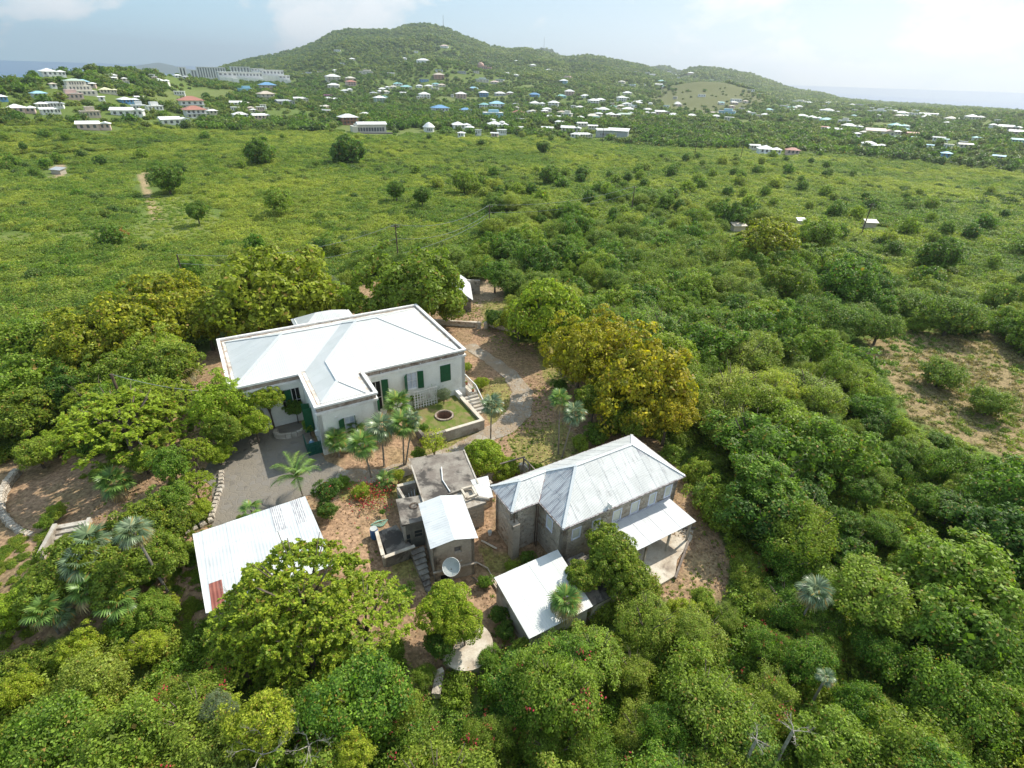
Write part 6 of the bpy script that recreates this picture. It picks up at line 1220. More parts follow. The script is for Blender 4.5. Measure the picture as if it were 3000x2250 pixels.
        MB().box(-wd/2, -.1, 2, 2+dpt*.4, z0_, 4).build('wall', wm, t_); MB().slab([(-wd/2-.4, 1.4, 4.05), (0, 1.4, 4.05), (0, 2.6+dpt*.4, 4.9), (-wd/2-.4, 2.6+dpt*.4, 4.9)], .2).build('roof', rm, t_)
        m_ = MB(); P4 = [(.0, 2, 0), (wd*.5, -5, 0), (wd*.5+4, 3, 0), (1, 9, 0)]; m_.add([(a_, b_, z0_) for a_, b_, _ in P4]+[(a_, b_, 4.1) for a_, b_, _ in P4], [(0, 1, 5, 4), (1, 2, 6, 5), (2, 3, 7, 6), (3, 0, 4, 7), (4, 5, 6, 7)]); m_.build('wall', wm, t_)
        MB().slab([(-.4, 1.3, 4.12), (wd*.5, -5.7, 4.12), (wd*.5+4.6, 3.2, 5.2), (.8, 9.6, 5.2)], .2).build('roof', rm, t_); wins(-wd/2+2, -2, 2, 1, 5)
    if ty in 'hs' and wpx > 46: MB().box(-wd*.3, -wd*.1, -2.2, -.02 if ty == 'h' else -1.22, -.6, .9).build('porch_step', wm, t_)
    return t_
for i, h_ in enumerate(HOUSES): town_house(i, h_)
# white hotel terraces on the left ridge, with deep fins
GWIN = plain('grey_window', (.22, .23, .25), None, 1, .4)
def hotel(px_, py_, wpx, hpx, label, fins, steps=0):
    g0 = ghit(px_, py_); D_ = depth(g0); wd, ht = wpx*D_/F_PX, hpx*D_/F_PX; az_ = math.atan2(g0[0], g0[1]); g0[2] += 2.5; ht += 2; t_ = thing('hotel_block', label, 'hotel building', tuple(g0), -az_+.1); HEX.append((g0[0], g0[1]+6, wd*.6, g0)); HEX.append((g0[0]*.97, g0[1]*.97, wd*.55, g0)); wm = HM['W']
    MB().box(-wd/2, wd/2, 1.5, 13, -6, ht).build('wall', wm, t_); MB().box(-wd/2-.5, wd/2+.5, -.2, 13.4, ht+.004, ht+.7).build('roof', wm, t_)
    if not steps:
        for k in range(fins+1): x_ = -wd/2+wd*k/fins; MB().box(x_-.75, x_+.75, -.3, 1.49, -5, ht).build('fin', wm, t_)
    for k in range(fins): x_ = -wd/2+wd*(k+.5)/fins; (MB().box(x_-wd/fins*.2, x_+wd/fins*.2, 1.40, 1.47, .3, ht-.9) if not steps else MB().box(x_-wd/fins*.25, x_+wd/fins*.25, 1.40, 1.47, ht*.62, ht*.86)).build('window', GWIN, t_)
    if steps:
        for k in range(3): MB().box(-wd/2+k*wd*.33, -wd/2+(k+1)*wd*.33-.05, -6-k*1.5, -.32, -6, ht*.45-k*.8).build('wing', wm, t_)
hotel(625, 233, 74, 22, 'tallest white hotel block with deep vertical fins on the left ridge', 11); hotel(581, 231, 30, 14, 'low white hotel block left of the tallest one', 4); hotel(540, 229, 16, 14, 'small white hotel block at the left end of the row', 2)
hotel(708, 225, 50, 17, 'white hotel block with square windows right of the tallest one', 6); hotel(672, 241, 50, 14, 'lower white stepped hotel wing below the tallest block', 4, 1); hotel(735, 243, 72, 17, 'long white hotel wing with dark balconies', 8, 1); hotel(800, 236, 66, 17, 'right-hand white hotel wing with stepped roofs', 7, 1); hotel(836, 243, 30, 9, 'lowest white hotel wing at the right end of the row', 3, 1); hotel(757, 219, 34, 8, 'small white hotel block behind the right-hand wings', 4, 1)
# domed red villa and cupolas
g0 = ghit(1414, 206); D_ = depth(g0); s__ = D_/F_PX; vz = thing('domed_villa', 'pink-red villa with a big dome on the main hillside', 'house', tuple(g0), 0)
MB().box(-20*s__, 26*s__, 0, 18*s__, -8, 9*s__).build('wall', HM['O'], vz); MB().box(-10*s__, 12*s__, -6*s__, -.02, -8, 12*s__).build('wall', HM['O'], vz)
MB().tube([(-6*s__, 6*s__, 9.01*s__), (-6*s__, 6*s__, 14*s__), (-6*s__, 6*s__, 18*s__), (-6*s__, 6*s__, 21*s__)], [10*s__, 9.5*s__, 7*s__, 1*s__], 12).build('dome', HM['O'], vz, smooth=True)
for k in range(4): MB().box((-8+k*6)*s__, (-5+k*6)*s__, -6.2*s__, -6.01*s__, 4*s__, 8*s__).build('window', WINM, vz)
g0 = ghit(1470, 378); s__ = depth(g0)/F_PX; tv = thing('round_tower_house', 'white octagonal tower with cap roof rising from the middle of the town', 'tower', (g0[0], g0[1]+4, g0[2]), 0)
MB().cyl(0, 0, -1, 17*s__, 8*s__, 8).build('wall', HM['W'], tv); MB().cyl(0, 0, 17.1*s__, 20*s__, 10*s__, 8, 3*s__).build('roof', HM['W'], tv)
for k in range(3): a_ = -math.pi/2+(k-1)*.8; MB().box(8*s__*math.cos(a_)-.7, 8*s__*math.cos(a_)+.7, 8*s__*math.sin(a_)-.3, 8*s__*math.sin(a_)+.3, 11*s__, 15*s__).build('window', WINM, tv)
g0 = ghit(165, 214); s__ = depth(g0)/F_PX
# parked and scrapped cars in the yard at the far right
def car_meshes():
    b_ = MB(); b_.add([(-2.1, -.8, .35), (2.1, -.8, .35), (2.1, .8, .35), (-2.1, .8, .35), (-2.1, -.8, .85), (2.1, -.75, .8), (2.1, .75, .8), (-2.1, .8, .85)], [(0, 3, 2, 1), (4, 5, 6, 7), (0, 1, 5, 4), (1, 2, 6, 5), (2, 3, 7, 6), (3, 0, 4, 7)])
    c_ = MB(); c_.add([(-1.5, -.75, .86), (.9, -.75, .86), (.9, .75, .86), (-1.5, .75, .86), (-1.1, -.62, 1.4), (.3, -.62, 1.4), (.3, .62, 1.4), (-1.1, .62, 1.4)], [(4, 5, 6, 7), (0, 1, 5, 4), (1, 2, 6, 5), (2, 3, 7, 6), (3, 0, 4, 7)])
    w_ = MB()
    w_.tube([(0, -.1, .32), (0, .1, .32)], .32, 8); return b_, c_, w_
cb, cc_, cwv = car_meshes(); CM = [cb.mesh('body', mt_) for mt_ in (HM['W'], HM['B'], HM['G'], HM['R'])]; cab = cc_.mesh('cabin', WINM); whl = cwv.mesh('wheel', M_DARK)
CARS = [(2800, 468), (2812, 474), (2822, 463), (2835, 470), (2846, 476), (2815, 484), (2830, 488), (2858, 482), (2872, 470), (2880, 478), (2868, 490), (2885, 488), (2893, 496), (2905, 486), (2915, 494), (2930, 492), (2940, 500), (2955, 490), (2965, 502), (2850, 462), (2790, 480)]
for k, (x_, y_) in enumerate(CARS):
    g0 = ghit(x_, y_); cn = ['white', 'blue', 'grey', 'red'][(k*k+k//3) % 4 if k % 3 else 0]; t_ = thing('parked_car', f'{cn} car in the crowded scrapyard at the right, {ORD[k] if k < 20 else "last"} along the row', 'car', tuple(g0), rnd.uniform(0, 3), 'cars in the scrapyard')
    link('body', CM[['white', 'blue', 'grey', 'red'].index(cn)], t_); link('cabin', cab, t_)
    for a_, b_ in ((-1.3, -.75), (1.3, -.75), (-1.3, .75), (1.3, .75)): link('wheel', whl, t_, (a_, b_, 0))
# roofs glimpsed in the right-hand scrub
for px_, py_, wpx, rc, lb in ((2165, 678, 36, 'K', 'low brown hut in the small clearing on the right'), (2345, 662, 20, 'W', 'tiny white roof left of the dark spreading tree'), (2418, 672, 10, 'W', 'white water tank among the trees of the right-hand scrub'), (2550, 668, 30, 'C', 'pale low roof beyond the dark spreading tree'), (2308, 765, 36, 'C', 'pale low roof below the umbrella-like tree'), (165, 510, 36, 'G', 'grey roofless hut at the end of the left dirt patch')):
    g0 = ghit(px_, py_); s__ = depth(g0)/F_PX; w_ = wpx*s__; t_ = thing('hut', lb, 'hut', tuple(g0), rnd.uniform(-.3, .3)); MB().box(-w_/2, w_/2, 0, w_*.5, -.6, 1.3).build('wall', HM['K'], t_); MB().slab([(-w_/2-.3, -.3, 1.35), (w_/2+.3, -.3, 1.35), (w_/2+.3, w_*.5+.3, 1.9), (-w_/2-.3, w_*.5+.3, 1.9)], .1).build('roof', HM[rc], t_); HEX.append((g0[0], g0[1]+1, w_*.6, g0))

# ================================================================== THE WOOD AND THE SCRUB
HXY = np.array([(h_[0], h_[1], h_[2]) for h_ in HEX]); HG = np.array([h_[3][:2] for h_ in HEX]); OC = np.array(OCC)
def scatter(r0, r1, sp, azl=60, jit=.9):
    pts = []; r = r0
    while r < r1:
        s_ = sp(r) if callable(sp) else sp; n_ = max(1, int(2*R(azl)*r/s_)); a_ = (np.arange(n_)+rg.random())/n_*2*R(azl)-R(azl)
        a_ = a_+rg.uniform(-.5, .5, n_)*jit*s_/r; rr__ = r+rg.uniform(-.5, .5, n_)*jit*s_; pts.append(np.stack([rr__*np.sin(a_), rr__*np.cos(a_)], 1)); r += s_
    return np.vstack(pts)
def away(P, front=0.):
    k = np.ones(len(P), bool); P = P+rg.normal(size=P.shape)*np.clip(np.hypot(P[:, 0], P[:, 1])/120-.3, 0, 9)[:, None]
    for pl in (P_COMP, P_CLEAR, P_GRASSL, P_TRACK, P_LOT1, P_ROUTE, P_GLADE2, P_GLADE, *TOWN_LAWNS): k &= ~inpoly(P[:, 0], P[:, 1], pl)
    kk2 = np.where(k)[0]
    for i0 in range(0, len(HXY), 1):
        hx, hy, hr = HXY[i0]; D2 = np.hypot(P[kk2, 0]-hx, P[kk2, 1]-hy); bad = D2 < hr+front*.3
        if front:
            d_ = math.hypot(*HG[i0]); ux, uy = HG[i0]/d_; al = (P[kk2, 0]-HG[i0][0])*ux+(P[kk2, 1]-HG[i0][1])*uy; ac = np.abs(-(P[kk2, 0]-HG[i0][0])*uy+(P[kk2, 1]-HG[i0][1])*ux); bad |= (al < 0) & (al > -front) & (ac < hr*.85)
        k[kk2[bad]] = False; kk2 = kk2[~bad]
    return k
# -- nearest trees of the wood, each a thing
def woodzone(x, y):
    """0 open plain .. 1 dense wood"""
    r = np.hypot(x, y); az_ = np.arctan2(x, y)
    near = sstep((52-r)/10); right = sstep((az_-.02)/.10)*sstep((118-r-18*wav(x, y, 14, 3))/16); mid = np.maximum(sstep((105-r)/14)*sstep((az_+.40)/.15), .75*sstep((185-r+22*wav(x, y, 21, 5))/30)*sstep((az_+.12)/.12)*sstep((.52-az_)/.12)*(wav(x, y, 13, 31.) > -.35)); left = sstep((70-r)/8)
    return np.maximum(np.maximum(near, right), np.maximum(mid*.8, left*.9))
Pn = np.vstack([scatter(6, 60, 2.7, 72), scatter(60, 120, 2.7, 60), scatter(120, 200, 4.2, 45)]); zw = woodzone(Pn[:, 0], Pn[:, 1]); Pn = Pn[(zw > .35)]; Pn = Pn[away(Pn)]
ok = np.ones(len(Pn), bool)
for ox, oy, orr in OC: ok &= np.hypot(Pn[:, 0]-ox, Pn[:, 1]-oy) > orr*.95
Pn = Pn[ok]; dd_ = np.hypot(Pn[:, 0], Pn[:, 1]); azn = np.arctan2(Pn[:, 0], Pn[:, 1])
def pickkind(x, y, r, a):
    q = rg.random(); n1_ = wav(x, y, 6.5, 9.); n2_ = wav(x, y, 9., 21.)
    if r < 32:
        if n1_ > .38 and q < .75: return 'thorn'
        if n2_ > .55 and q < .7: return 'yellow'
        if n2_ < -.55 and q < .7: return 'deep'
        return 'vine' if q < .80 else ('thorn' if q < .93 else 'green')
    if n1_ > .35: return 'thorn' if q < .7 else 'vine'
    if r > 65 and n1_ > -.1: return 'thorn'
    if n2_ < -.45: return 'deep' if q < .4 else 'green'
    if n2_ > .5: return 'darkol' if q < .45 else 'green'
    return 'green' if q < .58 else ('vine' if q < .86 else 'deep')
inf = (np.abs(azn) < R(50)); order = np.argsort(np.where(inf, dd_, 1e9)); near_ids = order[:235]; ns = set(near_ids.tolist())
KN = {'vine': 'vine-smothered tree', 'thorn': 'fine-leaved thorny tree', 'green': 'leafy green tree', 'yellow': 'yellow-green leafy bush', 'deep': 'dark green tree', 'darkol': 'olive-green tree', 'grey': 'grey-leaved tree'}
def zone_lbl(x, y, r, a):
    c_ = CAMM @ (np.array([x, y, 2.5])-[0, 0, CZ]); u_, v_ = 1500+F_PX*c_[0]/c_[2], 1125-F_PX*c_[1]/c_[2]
    if v_ > 2030: return 'along the bottom edge, left of centre' if u_ < 1200 else ('along the bottom edge, right of centre' if u_ > 2000 else 'along the bottom edge in the middle')
    if u_ > 2600: return 'near the right edge below the tan clearing' if v_ > 1400 else 'near the right edge'
    if v_ > 1720: return 'in the thicket below the palms at left' if u_ < 700 else ('between the feathery trees and the round tank' if u_ < 1300 else ('below the lean-to' if u_ < 1950 else 'around the silver palm on the right'))
    if v_ > 1250 and u_ > 1500: return 'beside the leaf-strewn yard of the stone house' if u_ < 2250 else 'in the wood well right of the stone house'
    if u_ > 1500: return 'behind the golden trees' if u_ < 2150 else 'left of the tan clearing'
    if u_ < 700: return 'in the wood left of the white house'
    return 'behind the white house'
def zone_old(x, y, r, a):
    if r < 30: return 'in the thicket along the bottom of the photo, left part' if a < -.25 else ('in the thicket along the bottom of the photo, right part' if a > .35 else 'in the thicket along the bottom of the photo, middle part')
    return 'in the dense wood right of the stone house' if a > 0 else 'in the wood at the left of the estate'
FLW = []
for _ in range(3):
    cs_ = rdir(9); cs_[:, 2] = np.abs(cs_[:, 2]); cc3 = np.repeat(cs_, 9, 0)+rg.normal(size=(81, 3))*.045; V, Fq = leafquads(cc3*1.02, rdir(81), np.full(81, .022), .8); FLW.append(fastmesh('flowers', V, Fq, [M_RED]))
rest = []; LBQ, LBO = [], []
for i in range(len(Pn)):
    x, y = Pn[i]; r, a = dd_[i], azn[i]; kd = pickkind(x, y, r, a); big = rg.random() < .30; Rr = rg.uniform(2.9, 4.1) if big else rg.uniform(1.2, 2.3); Rr = Rr if r > 34 else min(Rr*.95, 2.7); hc = (rg.uniform(2.6, 4.0) if big else rg.uniform(1.2, 3.0))*(.85 if kd == 'thorn' else 1)*(1 if r < 65 else .72); Rr *= 1 if r < 65 else .92
    if kd == 'deep' and r < 32: hc *= .7
    g_ = H(x, y)
    if 14 < x < 24 and 20 < y < 40 and x < 19+0*(y-24): hc *= .45; Rr *= .75
    # keep trees that would hide the estate low
    proj = None
    if r < 135:
        skip = False
        for _t in range(4):
            hit = False
            for (ox_, oz_) in ((0, .75), (-.8, .2), (.8, .2), (0, 0)):
                c_ = CAMM @ (np.array([x+ox_*Rr, y, g_+hc+oz_*Rr])-[0, 0, CZ]); q_ = (1500+F_PX*c_[0]/c_[2], 1125-F_PX*c_[1]/c_[2])
                if inpoly(np.array([q_[0]]), np.array([q_[1]]), PX_COMP)[0] or inpoly(np.array([q_[0]]), np.array([q_[1]]), PX_CLEAR)[0]: hit = True
            if not hit: break
            Rr *= .78; hc *= .72
        else: skip = True
        if skip and (i not in ns): continue
        if skip: continue
    if i in ns:
        LBQ.append((f'{KN[kd]} {zone_lbl(x, y, r, a)}', a, len(LBQ))); lb = LBQ[-1][0]; t_ = thing('vine_covered_tree' if kd == 'vine' else 'woodland_tree', lb, 'tree', (x, y, g_), 0, f'{KN[kd]}s {zone_lbl(x, y, r, a)}')
        ms = KIND[kd]; c_ = link('crown', ms[int(rg.integers(len(ms)))], t_, (0, 0, hc)); c_.scale = (Rr, Rr*rg.uniform(.75, 1.2), Rr*rg.uniform(.6, 1.15)); c_.rotation_euler = (rg.uniform(-.35, .35), rg.uniform(-.35, .35), rg.uniform(0, 6.28))
        LBO.append(t_)
        if kd == 'vine' and r < 34 and len(LBO) % (2 if a < -.1 else 5) == 0: q_ = link('flowers', FLW[len(LBO) % 3], t_, (0, 0, hc), kind='stuff'); q_.scale = (Rr, Rr, Rr*.75)
        k_ = link('trunk', TR[i % 3], t_); k_.scale = (Rr*1.05, Rr*1.05, hc+Rr*.55); k_.rotation_euler = (0, 0, rg.uniform(0, 6.28))
    else: rest.append((x, y, g_, kd, Rr, hc))
gq = {}
for (lb, a, k) in LBQ: gq.setdefault(lb, []).append((a, k))
for lb, q in gq.items():
    q.sort()
    if len(q) > 1:
        for j, (a, k) in enumerate(q):
            LBO[k]['label'] = f'{ORD[j]} from left, {lb}' if j < 20 else f'twenty-{ORD[(j-20) % 9]} from left, {lb}'
            LBO[k]['group'] = lb
# -- instanced masses (geometry nodes on a cloud of points)
def inst_group(name, meshes, P, S, label, cat, zoff=None, idx=None):
    """P (n,3), S (n,) sizes"""
    coll = bpy.data.collections.new(name+'_source')
    for k, me_ in enumerate(meshes): o = bpy.data.objects.new(f'{name}_piece_{k:02d}', me_); coll.objects.link(o)
    n_ = len(P); me_ = bpy.data.meshes.new(name); me_.vertices.add(n_); me_.vertices.foreach_set('co', np.asarray(P, np.float32).ravel())
    for an_, vv in (('size', S), ('turn', rg.uniform(0, 6.28, n_)), ('pick', (rg.integers(0, len(meshes), n_) if idx is None else idx).astype(float)), ('squash', rg.uniform(.8, 1.25, n_))):
        at2 = me_.attributes.new(an_, 'FLOAT', 'POINT'); at2.data.foreach_set('value', np.asarray(vv, np.float32))
    o = bpy.data.objects.new(name, me_); COL.objects.link(o); o['kind'] = 'stuff'; o['label'] = label; o['category'] = cat
    ng = bpy.data.node_groups.new(name, 'GeometryNodeTree'); ng.interface.new_socket('Geometry', in_out='INPUT', socket_type='NodeSocketGeometry'); ng.interface.new_socket('Geometry', in_out='OUTPUT', socket_type='NodeSocketGeometry')
    gi, go = ng.nodes.new('NodeGroupInput'), ng.nodes.new('NodeGroupOutput'); ip = ng.nodes.new('GeometryNodeInstanceOnPoints'); ci = ng.nodes.new('GeometryNodeCollectionInfo'); ci.inputs[0].default_value = coll; ci.inputs['Separate Children'].default_value = True; ci.inputs['Reset Children'].default_value = True
    def na_(nm):
        q = ng.nodes.new('GeometryNodeInputNamedAttribute'); q.data_type = 'FLOAT'; q.inputs[0].default_value = nm; return q.outputs[0]
    L_ = ng.links.new; L_(gi.outputs[0], ip.inputs['Points']); L_(ci.outputs[0], ip.inputs['Instance']); ip.inputs['Pick Instance'].default_value = True; L_(na_('pick'), ip.inputs['Instance Index'])
    cz = ng.nodes.new('ShaderNodeCombineXYZ'); L_(na_('turn'), cz.inputs[2]); L_(cz.outputs[0], ip.inputs['Rotation'])
    c2 = ng.nodes.new('ShaderNodeCombineXYZ'); sz = na_('size'); L_(sz, c2.inputs[0]); L_(sz, c2.inputs[1]); mm = ng.nodes.new('ShaderNodeMath'); mm.operation = 'MULTIPLY'; L_(sz, mm.inputs[0]); L_(na_('squash'), mm.inputs[1]); L_(mm.outputs[0], c2.inputs[2]); L_(c2.outputs[0], ip.inputs['Scale'])
    L_(ip.outputs[0], go.inputs[0]); md = o.modifiers.new('scatter', 'NODES'); md.node_group = ng; return o
for kd in sorted({q[3] for q in rest}):
    q = [x_ for x_ in rest if x_[3] == kd]; inst_group('woodland_'+{'darkol': 'olive', 'deep': 'dark_trees', 'green': 'green_trees', 'thorn': 'thorn_trees', 'vine': 'vine_trees'}.get(kd, kd), KIND[kd], np.array([(a_[0], a_[1], a_[2]+a_[5]) for a_ in q]), np.array([a_[4] for a_ in q]), f'mass of {KN[kd]}s filling the wood around the estate', 'wood')
# -- undergrowth close in, low leafy mounds so no bare soil shows under the wood
bushA = [crown_mesh('bush', [M_MIX], 30, .34, 3600, .075, .62, -.05, jit=.45, lump=.28) for _ in range(2)]+[crown_mesh('bush', [M_GREEN], 30, .34, 3200, .08, .62, -.05, jit=.45, lump=.28)]
Pu = scatter(4, 62, 1.9, 74); Pu = Pu[away(Pu)]; zz_ = hgt(Pu[:, 0], Pu[:, 1]); inst_group('undergrowth', bushA, np.column_stack([Pu, zz_+.2]), rg.uniform(1.1, 1.9, len(Pu)), 'low leafy undergrowth below and between the trees of the wood', 'undergrowth')
# -- thorn scrub of the plain
bushB = [crown_mesh('bush', [M_SCRUB], 34, .34, 2600, .062, .26, -.02, jit=.6, lump=.34, up=.8, clflat=.45) for _ in range(3)]+[crown_mesh('bush', [M_FAR], 20, .34, 800, .15, .7, -.1, jit=.3, lump=.25)]
Pb = scatter(55, 350, lambda r: 2.3+r*.0042, 60); zw = woodzone(Pb[:, 0], Pb[:, 1]); Pb = Pb[(zw < .6)|(rg.random(len(Pb)) < .4)]; Pb = Pb[away(Pb, 12)]; kb_ = np.ones(len(Pb), bool)
for q_ in range(8):
    ox_, oy_ = 2.4*math.cos(q_*.785), 2.4*math.sin(q_*.785)
    for pl_ in (P_TRACK, P_LOT1, P_GLADE2, P_GLADE, P_GRASSL, P_CLEAR, P_COMP): kb_ &= ~inpoly(Pb[:, 0]+ox_, Pb[:, 1]+oy_, pl_)
Pb = Pb[kb_]; nz = wav(Pb[:, 0], Pb[:, 1], 17, 4.)+.5*wav(Pb[:, 0], Pb[:, 1], 5.5, 7.)
Pb0 = scatter(55, 345, 3.2, 60); kc_ = np.zeros(len(Pb0), bool)
for pl_, fr_ in ((P_CLEAR, .16), (P_GRASSL, .14), (P_GLADE2, .3), (P_TRACK, .05)): kc_ |= inpoly(Pb0[:, 0], Pb0[:, 1], pl_) & (rg.random(len(Pb0)) < fr_)
Pb0 = Pb0[kc_]
fl_ = sstep((wav(Pb[:, 0]*.6, Pb[:, 1]*1.5, 48, 11.)+.15)/.5); sz_ = (2.5+.75*fl_*np.clip(nz+.4, 0, 1.4)+rg.uniform(-.3, .35, len(Pb)))*(1+np.hypot(Pb[:, 0], Pb[:, 1])*.0010); pk = np.where(rg.random(len(Pb)) < (.05+.22*(wav(Pb[:, 0], Pb[:, 1], 30, 6.) > .35)*fl_), 3, rg.integers(0, 3, len(Pb)))
inst_group('scrub', bushB, np.column_stack([Pb, hgt(Pb[:, 0], Pb[:, 1])+.1]), np.where(pk == 3, np.clip(sz_*.55, .9, 2.4), np.clip(sz_, 1.5, 4.5)), 'continuous thorn scrub covering the plain beyond the estate', 'scrub', idx=pk)
inst_group('clearing_bushes', bushB[:3], np.column_stack([Pb0, hgt(Pb0[:, 0], Pb0[:, 1])]), rg.uniform(.4, 1.3, len(Pb0)), 'small bushes and tufts scattered over the open clearings', 'bushes')
M_DRY = foliage('dry_grass_blades', (.24, .19, .09), (.40, .33, .17), (.22, .24, .07), trans=.3)
Pd = scatter(50, 200, .9, 60); kd_ = np.zeros(len(Pd), bool); nd_ = wav(Pd[:, 0], Pd[:, 1], 5., 6.)
Pdj = Pd+rg.normal(size=Pd.shape)*1.4
kd_ |= inpoly(Pdj[:, 0], Pdj[:, 1], P_CLEAR) & (rg.random(len(Pd)) < .8); kg_ = inpoly(Pdj[:, 0], Pdj[:, 1], P_GRASSL) & (rg.random(len(Pd)) < .6); kk3 = kd_ | kg_
dryT = [crown_mesh('tuft', [M_DRY], 9, .42, 110, .22, .45, 0, jit=.5), crown_mesh('tuft', [M_SCRUB], 9, .42, 110, .22, .45, 0, jit=.5)]
pk2 = np.where(kd_ & (nd_+rg.normal(size=len(Pd))*.5 < .45), 0, 1)[kk3]; Pd = Pd[kk3]
inst_group('dry_grass', dryT, np.column_stack([Pd, hgt(Pd[:, 0], Pd[:, 1])]), rg.uniform(.35, .85, len(Pd)), 'dry grass and low green tufts over the open clearings', 'grass', idx=pk2)
Pm = scatter(62, 350, lambda r: 4.6+r*.006, 60); nm_ = wav(Pm[:, 0], Pm[:, 1], 23, 14.)+.6*wav(Pm[:, 0], Pm[:, 1], 8, 2.); Pm = Pm[(nm_+rg.normal(size=len(Pm))*.25 > .05)]; km_ = away(Pm, 16)
for q_ in range(6):
    for pl_ in (P_TRACK, P_LOT1, P_GLADE2, P_GLADE, P_GRASSL, P_CLEAR, P_COMP): km_ &= ~inpoly(Pm[:, 0]+2.4*math.cos(q_*1.05), Pm[:, 1]+2.4*math.sin(q_*1.05), pl_)
Pm = Pm[km_]; mound = [crown_mesh('bush', [M_SCRUB], 34, .32, 2400, .07, .55, -.02, jit=.5, lump=.3, up=.5) for _ in range(3)]+[crown_mesh('bush', [M_GREEN], 34, .32, 2200, .075, .6, -.02, jit=.45, lump=.3)]
inst_group('thorn_mounds', mound, np.column_stack([Pm, hgt(Pm[:, 0], Pm[:, 1])+.1]), rg.uniform(1.2, 2.6, len(Pm))*(1+np.hypot(Pm[:, 0], Pm[:, 1])*.0006), 'mounded thorn bushes merging into the scrub of the plain', 'bushes', idx=np.where(rg.random(len(Pm)) < .14, 3, rg.integers(0, 3, len(Pm))))
# taller trees dotted over the plain
Pt = scatter(70, 360, lambda r: 8.5+r*.022, 60); nt_ = wav(Pt[:, 0], Pt[:, 1], 40, 8.)+.7*sstep((np.arctan2(Pt[:, 0], Pt[:, 1])-.0)/.3)*sstep((230-np.hypot(Pt[:, 0], Pt[:, 1]))/40); nt_ = nt_+.9*(np.abs(np.sin(Pt[:, 1]/31+.6*np.sin(Pt[:, 0]/40)+.4)) < .10)+.25*(np.arctan2(Pt[:, 0], Pt[:, 1]) < -.3)*(np.hypot(Pt[:, 0], Pt[:, 1]) < 150); Pt = Pt[(nt_ > .22) & away(Pt, 16)]
treeC = [crown_mesh('tree', [M_GREEN], 34, .30, 1600, .12, .9, -.5, jit=.28), crown_mesh('tree', [M_DEEP], 34, .30, 1500, .12, .85, -.5, jit=.28), crown_mesh('tree', [M_SCRUB], 30, .32, 1400, .12, .8, -.4, jit=.3)]
inst_group('scattered_trees', treeC, np.column_stack([Pt, hgt(Pt[:, 0], Pt[:, 1])+1.8]), rg.uniform(1.3, 2.8, len(Pt)), 'low trees dotted through the scrub of the plain', 'trees')
# -- town and hillside trees
farA = [crown_mesh('tree', [M_FAR], 16, .40, 260, .26, .8, -.3, jit=.25, lump=.25) for _ in range(4)]+[crown_mesh('tree', [M_DEEP], 16, .40, 240, .27, .85, -.3, jit=.25)]
Pf = scatter(345, 1000, lambda r: 4.4+(r-345)*.004, 57); Pf = Pf[away(Pf, 13)]; Pfj = Pf+rg.normal(size=Pf.shape)*22; kn = inpoly(Pfj[:, 0], Pfj[:, 1], P_KNOLL); Pf = Pf[~kn | (rg.random(len(Pf)) < .05+.5*(wav(Pf[:, 0], Pf[:, 1], 45, 3.) > .55))]
gp_ = wav(Pf[:, 0], Pf[:, 1], 28, 17.)+.5*wav(Pf[:, 0], Pf[:, 1], 60, 5.); Pf = Pf[(gp_ > -.62) | (rg.random(len(Pf)) < .15)]
tw_ = rg.random(len(Pf)) < (.25+.3*(wav(Pf[:, 0], Pf[:, 1], 35, 2.) > .2)); sz_ = np.where(tw_, rg.uniform(2.2, 3.9, len(Pf)), rg.uniform(1.6, 2.6, len(Pf)))
inst_group('town_trees', farA, np.column_stack([Pf, hgt(Pf[:, 0], Pf[:, 1])+np.where(tw_, 1.6, .4)]), sz_, 'trees and scrub between the houses of the town', 'trees', idx=np.where(tw_ & (rg.random(len(Pf)) < .5), 4, rg.integers(0, 4, len(Pf))))
farB = [crown_mesh('tree', [M_FAR], 10, .48, 90, .45, .8, -.2, jit=.2, lump=.25) for _ in range(3)]
Ph = scatter(1000, 3200, lambda r: 7.2+(r-1000)*.0045, 57); zh = hgt(Ph[:, 0], Ph[:, 1]); k_ = (zh > -40) & away(Ph, 24) & ~inpoly(Ph[:, 0], Ph[:, 1], P_KNOLL); Ph, zh = Ph[k_], zh[k_]; rh = np.hypot(Ph[:, 0], Ph[:, 1])
inst_group('hillside_forest', farB, np.column_stack([Ph, zh+1.0]), (3.6+(rh-1000)*.0022)*rg.uniform(.7, 1.35, len(Ph)), 'dark forest covering the hills behind the town', 'forest')
# -- leaf litter and weeds inside the estate
lit = []
xs_ = rg.uniform(-34, 26, 60000); ys_ = rg.uniform(12, 80, 60000); k_ = inpoly(xs_, ys_, P_COMP); xs_, ys_ = xs_[k_], ys_[k_]
ea = (xs_-X0)*CT+(ys_-Y0)*ST; ebb = -(xs_-X0)*ST+(ys_-Y0)*CT
k_ = ~((ea > -.5) & (ea < 23.3) & (ebb > -6.3) & (ebb < 15)) & ~inpoly(xs_, ys_, P_COURT) & (rg.random(len(xs_)) < .35+.65*(wav(xs_, ys_, 6, 3.) > 0)); xs_, ys_ = xs_[k_], ys_[k_]; n = len(xs_)
M_LITTER = foliage('leaf_litter_leaves', (.20, .12, .06), (.42, .27, .15), (.30, .18, .09), trans=.05)
nn_ = rg.normal(size=(n, 3))*.35+[0, 0, 1]; nn_ /= np.linalg.norm(nn_, axis=1, keepdims=True); V, Fq = leafquads(np.column_stack([xs_, ys_, hgt(xs_, ys_)+.05]), nn_, rg.uniform(.05, .12, n), .6)
o = link('leaf_litter', fastmesh('leaf_litter', V, Fq, [M_LITTER])); o['kind'] = 'stuff'; o['label'] = 'fallen brown leaves scattered over the bare soil of the yard'; o['category'] = 'leaf litter'
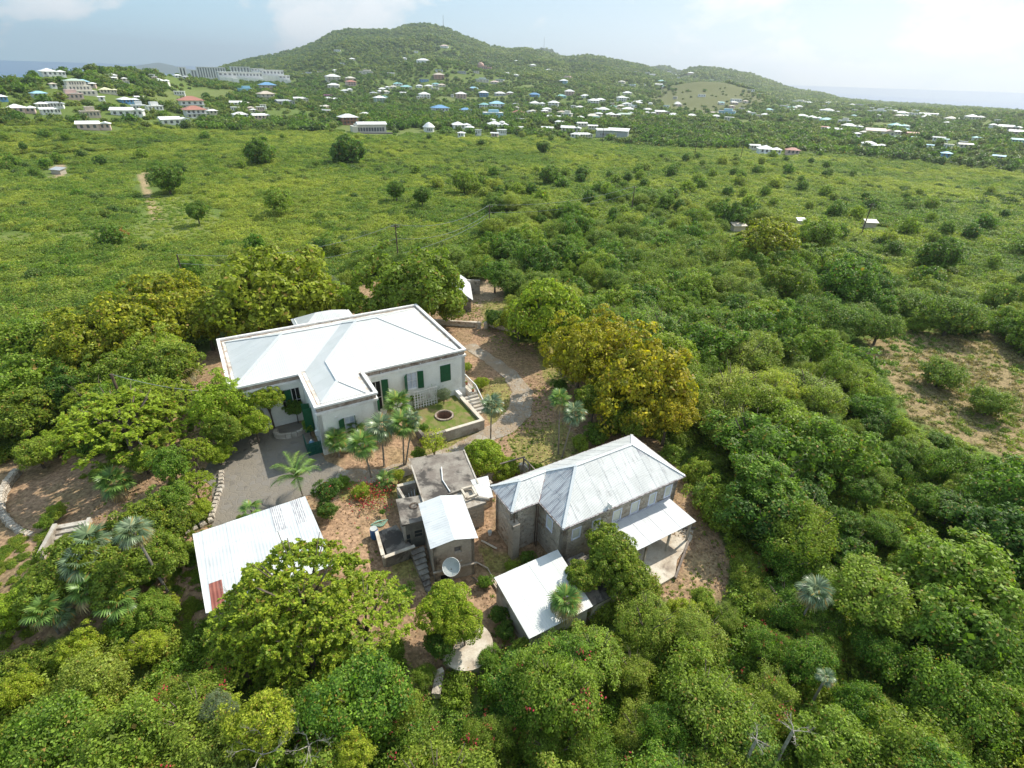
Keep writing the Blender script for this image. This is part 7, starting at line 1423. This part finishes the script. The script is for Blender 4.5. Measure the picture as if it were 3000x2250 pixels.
xs_ = rg.uniform(-34, 26, 30000); ys_ = rg.uniform(12, 80, 30000); k_ = inpoly(xs_, ys_, P_COMP) & (wav(xs_, ys_, 4.5, 8.)+.25*rg.normal(size=30000) > .35); xs_, ys_ = xs_[k_], ys_[k_]
ea = (xs_-X0)*CT+(ys_-Y0)*ST; ebb = -(xs_-X0)*ST+(ys_-Y0)*CT; k_ = ~((ea > -.5) & (ea < 23.5) & (ebb > -6.5) & (ebb < 15)) & ~inpoly(xs_, ys_, P_COURT) & ~inpoly(xs_, ys_, P_DRIVE) & ~((ea > 15) & (ea < 30) & (ebb > -29) & (ebb < -18)) & ~((ea > 7) & (ea < 17) & (ebb > -23) & (ebb < -10)); xs_, ys_ = xs_[k_], ys_[k_]
tuft = [crown_mesh('tuft', [M_SCRUB], 8, .4, 60, .3, .5, 0, jit=.4), crown_mesh('tuft', [M_GREEN], 8, .4, 60, .3, .5, 0, jit=.4)]
inst_group('weeds', tuft, np.column_stack([xs_, ys_, hgt(xs_, ys_)+.02]), rg.uniform(.08, .20, len(xs_)), 'low weeds and grass tufts in the yard', 'weeds')
xs_ = rg.uniform(-38, -17, 9000); ys_ = rg.uniform(17, 44, 9000); k_ = inpoly(xs_, ys_, P_COMP) & ~inpoly(xs_, ys_, P_COURT) & (wav(xs_, ys_, 3.2, 12.) > -.05); xs_, ys_ = xs_[k_], ys_[k_]; xs_, ys_ = xs_[::5], ys_[::5]
inst_group('bed_plants', bushA[:3], np.column_stack([xs_, ys_, hgt(xs_, ys_)]), rg.uniform(.15, .50, len(xs_)), 'low plants and weeds on the garden beds at the left', 'plants')
# ------------------------------------------------------------------ air
hb = MB().box(-5200, 5200, -120, 9900, -63, 300)
mh_ = bpy.data.materials.new('haze_air'); mh_.use_nodes = True; t = mh_.node_tree; t.nodes.clear(); o_ = N(t, 'ShaderNodeOutputMaterial'); pv_ = N(t, 'ShaderNodeVolumePrincipled'); pv_.inputs['Density'].default_value = .00016; pv_.inputs['Color'].default_value = (.86, .92, 1, 1); pv_.inputs['Anisotropy'].default_value = .62
t.links.new(pv_.outputs[0], o_.inputs['Volume'])
if True:
    ho_ = hb.build('haze', mh_); ho_['kind'] = 'stuff'; ho_['label'] = 'thin sea haze lying over the whole valley'; ho_['category'] = 'haze'
